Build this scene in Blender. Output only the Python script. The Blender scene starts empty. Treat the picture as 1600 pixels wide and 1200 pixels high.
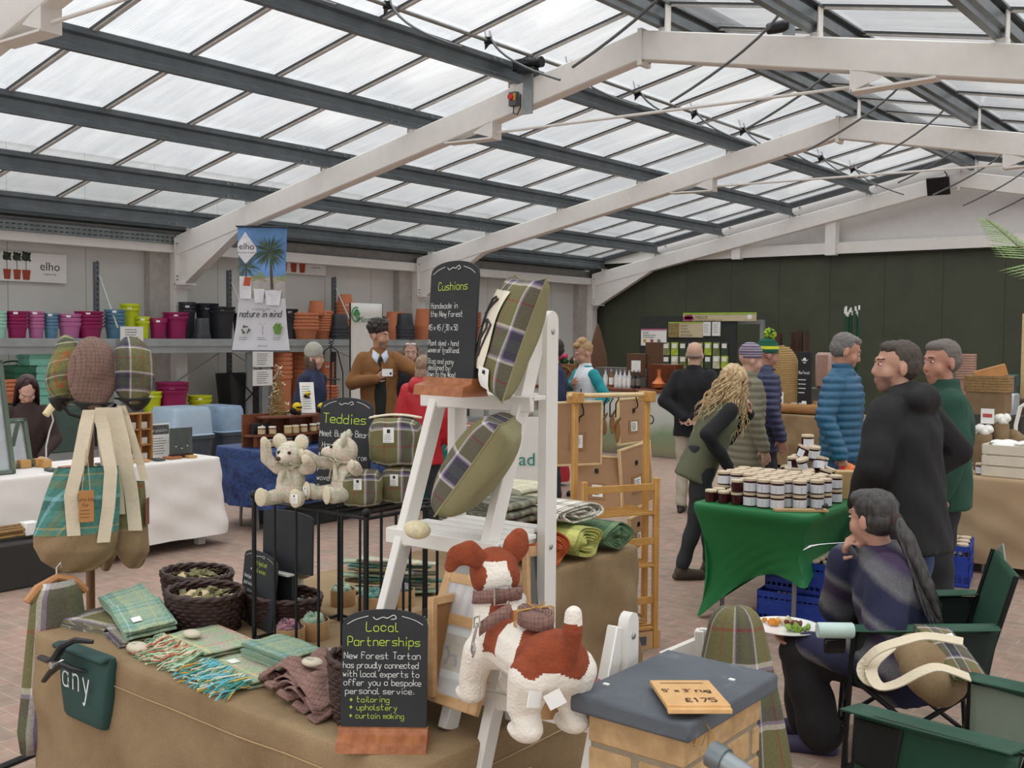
import bpy, bmesh, math, random
from mathutils import Vector, Matrix, Euler, noise
S=bpy.context.scene; COL=S.collection; R=random.Random(7)
PI=math.pi; rad=math.radians
# ---------------------------------------------------------------- camera
H=1.78; FPX=1636.0; PITCH=-.0456; ROLL=.0084; YAW=.6739
def _toB(p):
    c,s=math.cos(YAW),math.sin(YAW); return Vector((p[0]*c-p[1]*s,p[0]*s+p[1]*c,p[2]))
_cp,_sp,_cr,_sr=math.cos(PITCH),math.sin(PITCH),math.cos(ROLL),math.sin(ROLL)
FWD=_toB((0,_cp,_sp)); RGT=_toB((_cr,-_sr*_sp,_sr*_cp)); UPV=_toB((-_sr,-_cr*_sp,_cr*_cp))
cam=bpy.data.cameras.new('camera'); camo=bpy.data.objects.new('camera',cam); COL.objects.link(camo)
m=Matrix.Identity(4)
for i in range(3): m[i][0]=RGT[i]; m[i][1]=UPV[i]; m[i][2]=-FWD[i]
m[2][3]=H; camo.matrix_world=m
cam.sensor_width=36; cam.lens=36*FPX/1600; cam.clip_end=200; cam.clip_start=.05
S.camera=camo
S.view_settings.view_transform='Standard'; S.view_settings.look='None'; S.view_settings.gamma=1
S.view_settings.use_curve_mapping=False; S.view_settings.exposure=0.42
# ---------------------------------------------------------------- sky: bright overcast
W=bpy.data.worlds.new('overcast'); S.world=W; W.use_nodes=True
nt=W.node_tree; bg=nt.nodes['Background']
tc=nt.nodes.new('ShaderNodeTexCoord'); sx=nt.nodes.new('ShaderNodeSeparateXYZ'); rp=nt.nodes.new('ShaderNodeValToRGB')
nz=nt.nodes.new('ShaderNodeTexNoise'); nz.inputs['Scale'].default_value=3.0; nz.inputs['Detail'].default_value=4
mx=nt.nodes.new('ShaderNodeMix'); mx.data_type='RGBA'; mx.blend_type='MULTIPLY'; mx.inputs[0].default_value=.22
nt.links.new(tc.outputs['Generated'],sx.inputs[0]); nt.links.new(sx.outputs['Z'],rp.inputs[0])
rp.color_ramp.elements[0].position=0.0; rp.color_ramp.elements[0].color=(.37,.375,.385,1)
rp.color_ramp.elements[1].position=1.0; rp.color_ramp.elements[1].color=(1,1,1,1)
nt.links.new(tc.outputs['Generated'],nz.inputs['Vector'])
nt.links.new(rp.outputs[0],mx.inputs[6]); nt.links.new(nz.outputs['Fac'],mx.inputs[7])
nt.links.new(mx.outputs[2],bg.inputs['Color']); bg.inputs['Strength'].default_value=2.45
# ---------------------------------------------------------------- pixel helpers (photo frame 1600x1200)
def ray(px,py): return FWD+RGT*((px-800)/FPX)+UPV*((600-py)/FPX)
EYE=Vector((0,0,H))
def onz(px,py,z): r=ray(px,py); return EYE+r*((z-H)/r.z)
def onu(px,py,u): r=ray(px,py); return EYE+r*(u/r.x)
def onv(px,py,v): r=ray(px,py); return EYE+r*(v/r.y)
def atd(px,py,d): return EYE+ray(px,py)*d
# ---------------------------------------------------------------- mesh builder
def V3(*a): return Vector(a)
class MB:
    def __init__(s): s.v=[]; s.f=[]; s.m=[]; s.uv={}; s.mi=0; s.T=Matrix.Identity(4)
    def add(s,vs,fs,uvs=None):
        b=len(s.v); s.v+= [s.T@Vector(p) for p in vs]
        for k,f in enumerate(fs):
            if uvs: s.uv[len(s.f)]=[uvs[i] for i in f]
            s.f.append([i+b for i in f]); s.m.append(s.mi)
        return s
    def mat(s,i): s.mi=i; return s
    def box(s,c,d,rz=0,rx=0,ry=0,ch=0):
        c=Vector(c); hx,hy,hz=d[0]/2,d[1]/2,d[2]/2
        M=Euler((rx,ry,rz)).to_matrix()
        if ch<=0:
            vs=[Vector((x*hx,y*hy,z*hz)) for x in(-1,1) for y in(-1,1) for z in(-1,1)]
            fs=[(0,1,3,2),(4,6,7,5),(0,4,5,1),(2,3,7,6),(0,2,6,4),(1,5,7,3)]
        else:
            vs=[];idx={}
            for x in(-1,1):
                for y in(-1,1):
                    for z in(-1,1):
                        for k in range(3):
                            q=[x*(hx-ch),y*(hy-ch),z*(hz-ch)]; q[k]=(x*hx,y*hy,z*hz)[k]
                            idx[x,y,z,k]=len(vs); vs.append(Vector(q))
            fs=[]
            for k in range(3):
                a,b=[i for i in range(3) if i!=k]
                for sg in(-1,1):
                    loop=[]
                    for sa,sb in((-1,-1),(1,-1),(1,1),(-1,1)):
                        t=[0,0,0]; t[k]=sg; t[a]=sa; t[b]=sb; loop.append(idx[(*t,k)])
                    fs.append(loop if (sg>0)==(k!=1) else loop[::-1])
            for k in range(3):
                a,b=[i for i in range(3) if i!=k]
                for sa in(-1,1):
                    for sb in(-1,1):
                        t0=[0,0,0];t1=[0,0,0];t0[k]=-1;t1[k]=1;t0[a]=t1[a]=sa;t0[b]=t1[b]=sb
                        fs.append([idx[(*t0,a)],idx[(*t1,a)],idx[(*t1,b)],idx[(*t0,b)]])
            for x in(-1,1):
                for y in(-1,1):
                    for z in(-1,1): fs.append([idx[x,y,z,0],idx[x,y,z,1],idx[x,y,z,2]])
        return s.add([c+M@p for p in vs],fs)
    def bar(s,a,b,w,h,up=(0,0,1),ch=0):   # box beam from a to b, w across, h along up
        a=Vector(a);b=Vector(b);d=(b-a);L=d.length;d.normalize();up=Vector(up)
        x=d.cross(up)
        if x.length<1e-4: x=d.cross(Vector((0,1,0)))
        x.normalize();z=x.cross(d)
        T=s.T; M=Matrix((( x.x,d.x,z.x,0),(x.y,d.y,z.y,0),(x.z,d.z,z.z,0),(0,0,0,1)))
        s.T=T@Matrix.Translation((a+b)/2)@M; s.box((0,0,0),(w,L,h),ch=ch); s.T=T; return s
    def grid(s,fn,nu,nv,closeu=False,closev=False):
        vs=[];uv=[]
        for j in range(nv+1):
            for i in range(nu+1):
                vs.append(Vector(fn(i/nu,j/nv))); uv.append((i/nu,j/nv))
        fs=[(j*(nu+1)+i,j*(nu+1)+i+1,(j+1)*(nu+1)+i+1,(j+1)*(nu+1)+i) for j in range(nv) for i in range(nu)]
        return s.add(vs,fs,uv)
    def lathe(s,prof,n=20,c=(0,0,0),cap=True,sc=(1,1)):
        c=Vector(c);vs=[];k=len(prof)
        for (r,z) in prof:
            for i in range(n):
                a=2*PI*i/n; vs.append(c+Vector((r*math.cos(a)*sc[0],r*math.sin(a)*sc[1],z)))
        fs=[(j*n+i,j*n+(i+1)%n,(j+1)*n+(i+1)%n,(j+1)*n+i) for j in range(k-1) for i in range(n)]
        if cap: fs+=[list(range(n))[::-1],list(range((k-1)*n,k*n))]
        return s.add(vs,fs)
    def tube(s,pts,r,n=8,cap=True,flat=None,up=None):
        pts=[Vector(p) for p in pts]; k=len(pts)
        rs=r if isinstance(r,(list,tuple)) else [r]*k
        vs=[];nrm=None
        for i,p in enumerate(pts):
            t=(pts[min(i+1,k-1)]-pts[max(i-1,0)])
            t=t.normalized() if t.length>1e-9 else Vector((0,0,1))
            if nrm is None:
                u=Vector(up) if up else (Vector((0,0,1)) if abs(t.z)<.9 else Vector((0,1,0)))
                nrm=(u-t*u.dot(t)).normalized()
            else:
                nrm=nrm-t*nrm.dot(t); nrm=nrm.normalized() if nrm.length>1e-6 else t.orthogonal().normalized()
            b=t.cross(nrm)
            for q in range(n):
                a=2*PI*q/n; vs.append(p+(nrm*math.cos(a)*(flat or 1)+b*math.sin(a))*rs[i])
        fs=[(i*n+q,i*n+(q+1)%n,(i+1)*n+(q+1)%n,(i+1)*n+q) for i in range(k-1) for q in range(n)]
        if cap: fs+=[list(range(n))[::-1],list(range((k-1)*n,k*n))]
        return s.add(vs,fs)
    def ell(s,c,r,M=None,nu=14,nv=9):
        c=Vector(c); M=M or Matrix.Identity(3)
        if isinstance(r,(int,float)): r=(r,r,r)
        vs=[c+M@Vector((0,0,-r[2]))]
        for j in range(1,nv):
            t=-PI/2+PI*j/nv
            for i in range(nu):
                a=2*PI*i/nu; vs.append(c+M@Vector((r[0]*math.cos(t)*math.cos(a),r[1]*math.cos(t)*math.sin(a),r[2]*math.sin(t))))
        vs.append(c+M@Vector((0,0,r[2]))); n=len(vs)-1
        fs=[(0,1+(i+1)%nu,1+i) for i in range(nu)]
        for j in range(nv-2):
            fs+=[(1+j*nu+i,1+j*nu+(i+1)%nu,1+(j+1)*nu+(i+1)%nu,1+(j+1)*nu+i) for i in range(nu)]
        fs+=[(n,n-nu+i,n-nu+(i+1)%nu) for i in range(nu)]
        return s.add(vs,fs)
    def cone(s,a,b,ra,rb,n=12):   # capsule with two radii
        a=Vector(a);b=Vector(b);d=(b-a)
        if d.length<1e-6: return s.ell(a,max(ra,rb))
        d.normalize(); pts=[];rs=[]
        for k in range(4):
            t=-PI/2+PI/2*(k+.15)/4; pts.append(a+d*ra*math.sin(t)); rs.append(ra*math.cos(t))
        pts+=[a,b];rs+=[ra,rb]
        for k in range(4):
            t=PI/2*(k+.85)/4; pts.append(b+d*rb*math.sin(t)); rs.append(rb*math.cos(t))
        return s.tube(pts,rs,n)
    def loft(s,rings,n=18,pw=1.0):  # rings: (centre, xaxis, yaxis, rx, ry)
        vs=[];k=len(rings)
        for c,x,y,rx,ry in rings:
            for i in range(n):
                a=2*PI*i/n; ca,sa=math.cos(a),math.sin(a)
                if pw!=1: ca=math.copysign(abs(ca)**pw,ca); sa=math.copysign(abs(sa)**pw,sa)
                vs.append(Vector(c)+Vector(x)*rx*ca+Vector(y)*ry*sa)
        fs=[(j*n+i,j*n+(i+1)%n,(j+1)*n+(i+1)%n,(j+1)*n+i) for j in range(k-1) for i in range(n)]
        fs+=[list(range(n))[::-1],list(range((k-1)*n,k*n))]
        return s.add(vs,fs)
    def prism(s,poly,z0,z1,plane='xy'):
        n=len(poly); f={'xy':lambda p,t:(p[0],p[1],t),'xz':lambda p,t:(p[0],t,p[1]),'yz':lambda p,t:(t,p[0],p[1])}[plane]
        vs=[f(p,z0) for p in poly]+[f(p,z1) for p in poly]
        fs=[(i,(i+1)%n,n+(i+1)%n,n+i) for i in range(n)]+[list(range(n))[::-1],list(range(n,2*n))]
        return s.add(vs,fs)
    def mesh(s,name,mats):
        me=bpy.data.meshes.new(name); me.from_pydata([tuple(p) for p in s.v],[],s.f)
        for q in mats: me.materials.append(q)
        if len(mats)>1:
            for p,i in zip(me.polygons,s.m): p.material_index=min(i,len(mats)-1)
        if s.uv:
            l=me.uv_layers.new(name='UVMap').data
            for k,us in s.uv.items():
                for li,u in zip(me.polygons[k].loop_indices,us): l[li].uv=u
        me.update(); return me
def fixn(me):
    b=bmesh.new(); b.from_mesh(me); bmesh.ops.recalc_face_normals(b,faces=b.faces); b.to_mesh(me); b.free()
def smooth(me,ang=40):
    me.polygons.foreach_set('use_smooth',[True]*len(me.polygons))
    if ang: me.set_sharp_from_angle(angle=rad(ang))
TMP=bpy.data.scenes.new('build')
def DG():
    with bpy.context.temp_override(scene=TMP,view_layer=TMP.view_layers[0]):
        d=bpy.context.evaluated_depsgraph_get(); d.update(); return d
def link(name,me,parent=None,loc=None,rz=0):
    o=bpy.data.objects.new(name,me); COL.objects.link(o)
    if parent: o.parent=parent
    if loc is not None: o.location=loc
    if rz: o.rotation_euler.z=rz
    return o
def bevel(o,w=.003,seg=2):
    b=o.modifiers.new('bevel','BEVEL'); b.width=w; b.segments=seg; b.limit_method='ANGLE'; b.angle_limit=rad(40)
    return o
def obj(name,mb,mats,parent=None,loc=None,rz=0,sm=40,label=None,bev=0):
    if not isinstance(mats,(list,tuple)): mats=[mats]
    me=mb.mesh(name,mats); fixn(me)
    if sm: smooth(me,sm)
    o=link(name,me,parent,loc,rz)
    if label: o['label']=label
    if bev: bevel(o,bev)
    return o
def tag(o,label,cat,group=None,kind=None):
    o['label']=label; o['category']=cat
    if group: o['group']=group
    if kind: o['kind']=kind
    return o
def thing(name,label,cat,loc=(0,0,0),rz=0,group=None):
    o=bpy.data.objects.new(name,None); COL.objects.link(o); o.location=loc; o.rotation_euler=(0,0,rz); o.empty_display_size=.05
    return tag(o,label,cat,group)
def struct(name,mb,mats,parent=None,sm=0,**k):
    o=obj(name,mb,mats,parent,sm=sm,**k)
    if not parent: o['kind']='structure'
    return o
def dup(o,loc=None,rz=None,label=None,group=None,parent=None,scale=None):
    c=o.copy(); COL.objects.link(c)
    if parent: c.parent=parent
    if loc is not None: c.location=loc
    if rz is not None: c.rotation_euler=(c.rotation_euler.x,c.rotation_euler.y,rz)
    if scale is not None: c.scale=scale
    if label: c['label']=label
    if group: c['group']=group
    for ch in list(o.children): dup(ch,parent=c)
    return c
def blob(name,mb,mats,parent=None,vox=.008,it=3,loc=None,rz=0,pick=None,label=None,disp=None,fac=.5):
    me=mb.mesh(name+'_raw',[mats[0]] if isinstance(mats,(list,tuple)) else [mats]); fixn(me)
    o=bpy.data.objects.new('tmp',me); TMP.collection.objects.link(o); q=o.modifiers.new('r','REMESH'); q.mode='VOXEL'; q.voxel_size=vox
    if it: w=o.modifiers.new('s','SMOOTH'); w.factor=fac; w.iterations=it
    me2=bpy.data.meshes.new_from_object(o.evaluated_get(DG())); bpy.data.objects.remove(o); bpy.data.meshes.remove(me)
    me2.name=name
    if isinstance(mats,(list,tuple)):
        me2.materials.clear()
        for q in mats: me2.materials.append(q)
    if disp:
        n=len(me2.vertices); A=[0.0]*(3*n); B=[0.0]*(3*n); me2.vertices.foreach_get('co',A); me2.vertices.foreach_get('normal',B)
        for i in range(n): A[3*i:3*i+3]=disp(Vector(A[3*i:3*i+3]),Vector(B[3*i:3*i+3]))
        me2.vertices.foreach_set('co',A); me2.update()
    if pick:
        n=len(me2.polygons); A=[0.0]*(3*n); me2.polygons.foreach_get('center',A); me2.polygons.foreach_set('material_index',[pick(Vector(A[3*i:3*i+3])) for i in range(n)]); me2.update()
    smooth(me2,0)
    o=link(name,me2,parent,loc,rz)
    if label: o['label']=label
    return o
# ---------------------------------------------------------------- materials
def lin(c): 
    if isinstance(c,str):
        c=[int(c[i:i+2],16)/255 for i in(0,2,4)]
    return tuple(x/12.92 if x<=.04045 else ((x+.055)/1.055)**2.4 for x in c)+(1,)
class NT:
    def __init__(s,name):
        s.m=bpy.data.materials.new(name); s.m.use_nodes=True; s.t=s.m.node_tree; s.b=s.t.nodes['Principled BSDF']; s.out=s.t.nodes['Material Output']
    def n(s,ty,**k):
        q=s.t.nodes.new('ShaderNode'+ty)
        for a,v in k.items(): setattr(q,a,v)
        return q
    def l(s,a,b): s.t.links.new(a,b)
    def coord(s,kind='Object',sc=(1,1,1),rot=(0,0,0)):
        t=s.n('TexCoord'); mp=s.n('Mapping'); mp.inputs['Scale'].default_value=sc; mp.inputs['Rotation'].default_value=rot
        s.l(t.outputs[kind],mp.inputs[0]); return mp.outputs[0]
    def noise(s,vec,scale,det=3,rough=.55):
        q=s.n('TexNoise'); q.inputs['Scale'].default_value=scale; q.inputs['Detail'].default_value=det; q.inputs['Roughness'].default_value=rough
        s.l(vec,q.inputs['Vector']); return q.outputs['Fac']
    def ramp(s,fac,st,interp='LINEAR'):
        q=s.n('ValToRGB'); cr=q.color_ramp; cr.interpolation=interp
        while len(cr.elements)<len(st): cr.elements.new(.5)
        for e,(p,c) in zip(cr.elements,st): e.position=p; e.color=c
        s.l(fac,q.inputs[0]); return q.outputs[0]
    def mix(s,fac,a,b,mode='MIX'):
        q=s.n('Mix',data_type='RGBA',blend_type=mode)
        for i,x in((0,fac),(6,a),(7,b)):
            if hasattr(x,'links') or hasattr(x,'is_linked'): s.l(x,q.inputs[i])
            else: q.inputs[i].default_value=x
        return q.outputs[2]
    def math(s,op,a,b=None,c=None):
        q=s.n('Math',operation=op)
        for i,x in enumerate((a,b,c)):
            if x is None: continue
            if hasattr(x,'is_linked'): s.l(x,q.inputs[i])
            else: q.inputs[i].default_value=x
        return q.outputs[0]
    def bump(s,h,st=.3,d=.01):
        q=s.n('Bump'); q.inputs['Strength'].default_value=st; q.inputs['Distance'].default_value=d; s.l(h,q.inputs['Height']); s.l(q.outputs[0],s.b.inputs['Normal'])
    def set(s,col=None,rough=.6,metal=0,**k):
        if col is not None:
            if hasattr(col,'is_linked'): s.l(col,s.b.inputs['Base Color'])
            else: s.b.inputs['Base Color'].default_value=col
        s.b.inputs['Roughness'].default_value=rough; s.b.inputs['Metallic'].default_value=metal
        for a,v in k.items(): s.b.inputs[a].default_value=v
        return s.m
_mc={}
def mt(name,c,rough=.6,metal=0,var=.12,sc=8,bump=0,bsc=60,kind='Object',**k):
    key=(name,c)
    if key in _mc: return _mc[key]
    q=NT(name); v=q.coord(kind); a=lin(c)
    col=q.ramp(q.noise(v,sc),[(.3,tuple(x*(1-var) for x in a[:3])+(1,)),(.7,tuple(min(1,x*(1+var)) for x in a[:3])+(1,))])
    if bump: q.bump(q.noise(v,bsc,4),bump,.01)
    _mc[key]=q.set(col,rough,metal,**k); return _mc[key]
def wood(name,c1,c2,sc=(3,3,40),rough=.5,rings=6):
    if name in _mc: return _mc[name]
    q=NT(name); v=q.coord('Object',sc)
    n=q.noise(v,1.2,5,.6); col=q.ramp(n,[(.3,lin(c1)),(.7,lin(c2))])
    q.bump(n,.15,.004); _mc[name]=q.set(col,rough); return q.m
def plaid(name,warp,weft,per=.12,kind='UV',rot=0,dim=(1,1),rough=.9,weave=900,perv=None,bump=.25):
    """warp / weft: constant colour stops along each thread direction; per = repeat length"""
    if name in _mc: return _mc[name]
    q=NT(name)
    v=q.coord(kind,(dim[0],dim[1],1),(0,0,rot)); sp=q.n('SeparateXYZ'); q.l(v,sp.inputs[0])
    def fr(o,p): return q.math('FRACT',q.math('ADD',q.math('DIVIDE',o,p),100.0))
    if kind=='Object':
        X=q.math('ADD',sp.outputs[0],q.math('MULTIPLY',sp.outputs[1],.7)); Y=q.math('ADD',sp.outputs[2],q.math('MULTIPLY',sp.outputs[1],.25))
    else: X,Y=sp.outputs[0],sp.outputs[1]
    a=q.ramp(fr(X,per),[(p,lin(c)) for p,c in warp],'CONSTANT'); b=q.ramp(fr(Y,perv or per),[(p,lin(c)) for p,c in weft],'CONSTANT')
    col=q.mix(.5,a,b); nn=q.noise(v,weave/10,2)
    col=q.mix(.25,col,q.ramp(nn,[(.3,(.15,.15,.15,1)),(.75,(.9,.9,.9,1))]),'OVERLAY')
    q.bump(q.noise(v,weave,2),bump,.002); _mc[name]=q.set(col,rough); return q.m
# ================================================================ STRUCTURE
UA,ZR,TP,UL,UR=-5.893,4.98,.2026,-14.25,6.0
VZ,VA,VB,VC=4.163,9.557,14.951,20.99
def rz_(u): return ZR-TP*abs(u-UA)
SL=math.atan(TP)
cream=mt('cream_painted_steel','E8E5DF',.45,0,.03)
galv=mt('galvanised_steel','6A7073',.36,.55,.15,5)
galvl=mt('light_galvanised_steel','8E9596',.42,.6,.15,5)
greyp=NT('grey_cladding'); v=greyp.coord(); sp=greyp.n('SeparateXYZ'); greyp.l(v,sp.inputs[0])
s_=greyp.math('ADD',sp.outputs[0],sp.outputs[1]); fr=greyp.math('FRACT',greyp.math('DIVIDE',greyp.math('ADD',s_,50.1),1.15))
ln=greyp.math('LESS_THAN',fr,.008)
nn=greyp.ramp(greyp.noise(v,1.3,3),[(.3,lin('CFCFC9')),(.7,lin('D9D8D2'))]); greyp.l(nn,greyp.b.inputs['Base Color'])
col=greyp.mix(ln,nn,lin('8A888A')); greyp=greyp.set(col,.6)
grn=NT('dark_green_cladding'); v=grn.coord(); sp=grn.n('SeparateXYZ'); grn.l(v,sp.inputs[0])
fr=grn.math('FRACT',grn.math('DIVIDE',grn.math('ADD',sp.outputs[0],50.3),1.13)); ln=grn.math('LESS_THAN',fr,.012)
nn=grn.ramp(grn.noise(v,2,3),[(.3,lin('3D4231')),(.7,lin('464B38'))]); grn=grn.set(grn.mix(ln,nn,lin('22261C')),.55)
# floor: block pavers
pv=NT('brick_pavers'); v=pv.coord('Object')
b=pv.n('TexBrick'); pv.l(v,b.inputs['Vector']); b.offset=.5
for k,x in (('Color1',lin('A07E6E')),('Color2',lin('88786A')),('Mortar',lin('A8937F')),('Scale',1.0),('Mortar Size',.0065),('Mortar Smooth',.3),('Bias',0.0),('Brick Width',.21),('Row Height',.105)):
    b.inputs[k].default_value=x
n1=pv.noise(v,.7,4); n2=pv.noise(v,9,3)
c=pv.mix(.33,b.outputs['Color'],pv.ramp(n1,[(.3,lin('8F7D73')),(.7,lin('AE9787'))]),'MIX')
c=pv.mix(.22,c,pv.ramp(n2,[(.35,(.2,.2,.2,1)),(.7,(.8,.8,.8,1))]),'OVERLAY')
h=pv.math('ADD',pv.math('MULTIPLY',b.outputs['Fac'],-1.0),pv.math('MULTIPLY',n2,.3)); pv.bump(h,.5,.006)
pav=pv.set(c,.8)
fb=MB(); fb.grid(lambda a,b:(-16+a*26,-8+b*32,0),26,32); struct('floor',fb,pav)
# walls
wl=MB(); wl.box((-14.6,7.5,2.2),(.1,31,4.4)); struct('wall_left',wl,greyp)
wf=MB(); wf.box((-4.2,21.25,1.765),(20.8,.08,3.53)); o=struct('wall_far',wf,grn)
wg=MB(); wg.prism([(-14.55,3.5),(-14.55,rz_(-14.3)+.3),(UA,ZR+.35),(6.2,rz_(6.2)+.3),(6.2,3.0)],21.3,21.38,'xz'); struct('wall_gable',wg,mt('light_grey_cladding','DEDCDA',.6,0,.03))
gb=MB(); gb.box((-4.1,21.12,3.645),(20.5,.14,.23)); struct('trim_1',gb,cream)
gs=MB(); gs.box((-4.1,21.15,3.51),(20.5,.06,.04)); struct('trim_2',gs,mt('dark_beam_flashing','2B2E26'))  # thin dark strip along the underside of the gable beam
for k,(x,w) in enumerate(((1300,.22),(1153,.2))):
    u=onv(x,380,21.05).x; q=MB(); q.box((u,21.05,(3.5+rz_(u)-.2)/2),(w,.2,rz_(u)-.2-3.5)); struct('trim_%d'%(3+k),q,cream); 
# portal frames
def frame(vv,tie=True,right=True):
    mb=MB(); 
    yL0=(UL,vv,rz_(UL)-.15); ap=(UA,vv,ZR-.15)
    mb.bar(yL0,ap,.17,.30,ch=.012)
    if right: mb.bar(ap,(UR,vv,rz_(UR)-.15),.17,.30,ch=.012)
    root=struct('portal_frame',mb,cream); 
    h=MB(); zt=rz_(UL)
    h.prism([(UL+.02,zt-.28),(UL+.02,zt-.72),(UL+.2,zt-.74),(UL+1.65,rz_(UL+1.65)-.29)],vv-.075,vv+.075,'xz'); obj('haunch',h,cream,root)
    c=MB(); c.box((UL-.08,vv,(zt-.1)/2),(.2,.2,zt-.1)); obj('column',c,cream,root)
    p=MB(); p.box((UL+.03,vv,zt-.42),(.03,.26,.78)); p.box((UL+.1,vv,zt-.745),(.24,.26,.03))
    p.box((UA,vv,ZR-.17),(.05,.2,.38)); obj('end_plate',p,cream,root)
    bl=MB()
    for z in (-.06,-.12,-.25,-.31):
        for dv in(-.07,.07): bl.box((UA,vv+dv,ZR+z),(.075,.02,.02))
    for z in (-.12,-.62,-.68):
        for dv in(-.1,.1): bl.box((UL+.05,vv+dv,zt+z),(.03,.02,.02))
    obj('bolt',bl,galvl,root)
    if tie:
        for u,s in((-7.9,1),(-3.64,-1)):
            t=MB(); zb=rz_(u)-.3
            t.box((u,vv,zb-.09),(.02,.17,.2)); t.bar((u,vv,zb-.18),(u-s*.75,vv,rz_(u-s*.75)-.31),.17,.02)
            t.prism([(u,zb+.02),(u,zb-.18),(u-s*.3,zb-.09)],vv-.08,vv-.07,'xz'); obj('tie_bracket',t,cream,root)
        t=MB(); t.tube([(-8.0,vv,rz_(-7.9)-.41),(-3.5,vv,rz_(-3.64)-.43)],.016,10); obj('tie_rod',t,cream,root)
    return root
for vv in (VZ,VA,VB): frame(vv)
frame(VC,False)
frame(VZ-5.394)
# purlins: sigma profile
def purlin(u,s,y0=-4,y1=21.0):
    z=rz_(u)+.05; mb=MB(); cu=-.06 if s>0 else .035
    pr=[(0,0),(.07*s,0),(.07*s,.02),(.012*s,.02),(.012*s,.06),(-.02*s,.085),(-.02*s,.165),(.012*s,.19),(.012*s,.23),(-.06*s,.23),(-.06*s,.25),(0,.25),(0,.2),(-.032*s,.175),(-.032*s,.078),(0,.055)]
    mb.prism([(u+a,z+b) for a,b in pr],y0,y1,'xz'); o=struct('purlin',mb,galv)
    c=MB()
    for vv in (VZ,VA,VB,VC): c.box((u+cu,vv,rz_(u)+.14),(.012,.11,.3)); c.box((u,vv,rz_(u)+.02),(.1,.08,.06))
    obj('cleat',c,cream,o)
    b=MB()
    for vv in (VZ,VA,VB,VC):
        for dy in(-.42,-.3,.3,.42): b.box((u+.02*s,vv+dy,z+.21),(.03,.025,.025)); b.box((u+.02*s,vv+dy,z+.04),(.03,.025,.025))
    obj('purlin_bolt',b,galvl,o)
PUR_L=[-7.62,-9.24,-10.87,-12.5,-13.95]; PUR_R=[-5.65,-4.01,-2.37,-.73,.91,2.55,4.19,5.8]
for u in PUR_L: purlin(u,1)
for u in PUR_R: purlin(u,-1)
# glazing
gl=NT('twinwall_polycarbonate'); v=gl.coord('Object'); t=gl.t
w=gl.n('TexWave'); w.wave_type='BANDS'; w.bands_direction='Y'; w.inputs['Scale'].default_value=9; w.inputs['Distortion'].default_value=.3; gl.l(v,w.inputs['Vector'])
st=gl.noise(gl.coord('Object',(.7,5,.7)),1.6,5,.65)
colr=gl.mix(.5,gl.ramp(w.outputs['Fac'],[(0,(.80,.82,.83,1)),(1,(.95,.955,.96,1))]),gl.ramp(st,[(.3,(.60,.62,.64,1)),(.72,(.98,.98,.98,1))]))
tr=gl.n('BsdfTransparent'); tl=gl.n('BsdfTranslucent'); gs_=gl.n('BsdfGlossy'); gs_.inputs['Roughness'].default_value=.25
gl.l(colr,tr.inputs[0]); gl.l(colr,tl.inputs[0])
m1=gl.n('MixShader'); m1.inputs[0].default_value=.32; gl.l(tr.outputs[0],m1.inputs[1]); gl.l(tl.outputs[0],m1.inputs[2])
lw=gl.n('LayerWeight'); lw.inputs[0].default_value=.5; fz=gl.n('MapRange'); gl.l(lw.outputs['Facing'],fz.inputs[0])
for k,x in((1,.2),(2,.85),(3,.06),(4,.70)): fz.inputs[k].default_value=x
m2=gl.n('MixShader'); gl.l(fz.outputs[0],m2.inputs[0]); gl.l(m1.outputs[0],m2.inputs[1]); gl.l(gs_.outputs[0],m2.inputs[2]); gl.l(m2.outputs[0],gl.out.inputs[0]); glass=gl.m
BARS=[VA+.05+1.0788*k for k in range(-12,11)]
barw=mt('white_glazing_bar','CFCFCC',.4); bard=mt('dark_glazing_gasket','3A3C3E',.5)
for s,u1,nm in((-1,UL-.25,'ceiling_left'),(1,6.2,'ceiling_right')):
    mb=MB(); off=.33
    mb.grid(lambda a,b:(UA+(u1-UA)*a,-4+25*b,rz_(UA+(u1-UA)*a)+off),4,20); o=struct(nm,mb,glass)
    q=MB(); q.mat(0).bar((UA,0,ZR+off-.03),(u1,0,rz_(u1)+off-.03),.04,.03)
    q.mat(1); q.bar((UA,-.03,ZR+off-.015),(u1,-.03,rz_(u1)+off-.015),.008,.02); q.bar((UA,.03,ZR+off-.015),(u1,.03,rz_(u1)+off-.015),.02,.03)
    q0=obj('glazing_bar',q,[barw,bard],o,loc=(0,BARS[0],0),sm=0)
    for y in BARS[1:]:
        if -4<y<21: dup(q0,(0,y,0),parent=o)
rdg=MB(); rdg.box((UA,8.5,ZR+.42),(.5,25,.04)); struct('trim_6',rdg,galv)
e=MB(); e.box((UL-.15,8.5,rz_(UL)+.22),(.34,25,.24)); struct('trim_7',e,galv)
e=MB(); e.box((UL-.12,8.5,rz_(UL)-.18),(.2,25,.16)); struct('trim_8',e,cream)
e=MB(); e.box((UL-.2,8.5,rz_(UL)-.02),(.12,25,.16)); struct('trim_9',e,mt('eave_board','A19E9B',.6))
# end-bay flashing against the gable
e=MB(); e.bar((UL,21.05,rz_(UL)+.3),(UA,21.05,ZR+.3),.2,.1); e.bar((UA,21.05,ZR+.3),(6,21.05,rz_(6)+.3),.2,.1); struct('trim_10',e,mt('dark_flashing','3C4044',.5))
# backing columns on the grey wall
for vv in (VA,VB,VC):
    q=MB(); q.box((-14.47,vv-.25,1.6),(.16,.4,3.2)); struct('trim_%d'%(11+int(vv)),q,mt('wall_post','B3ADA5',.6))
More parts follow.
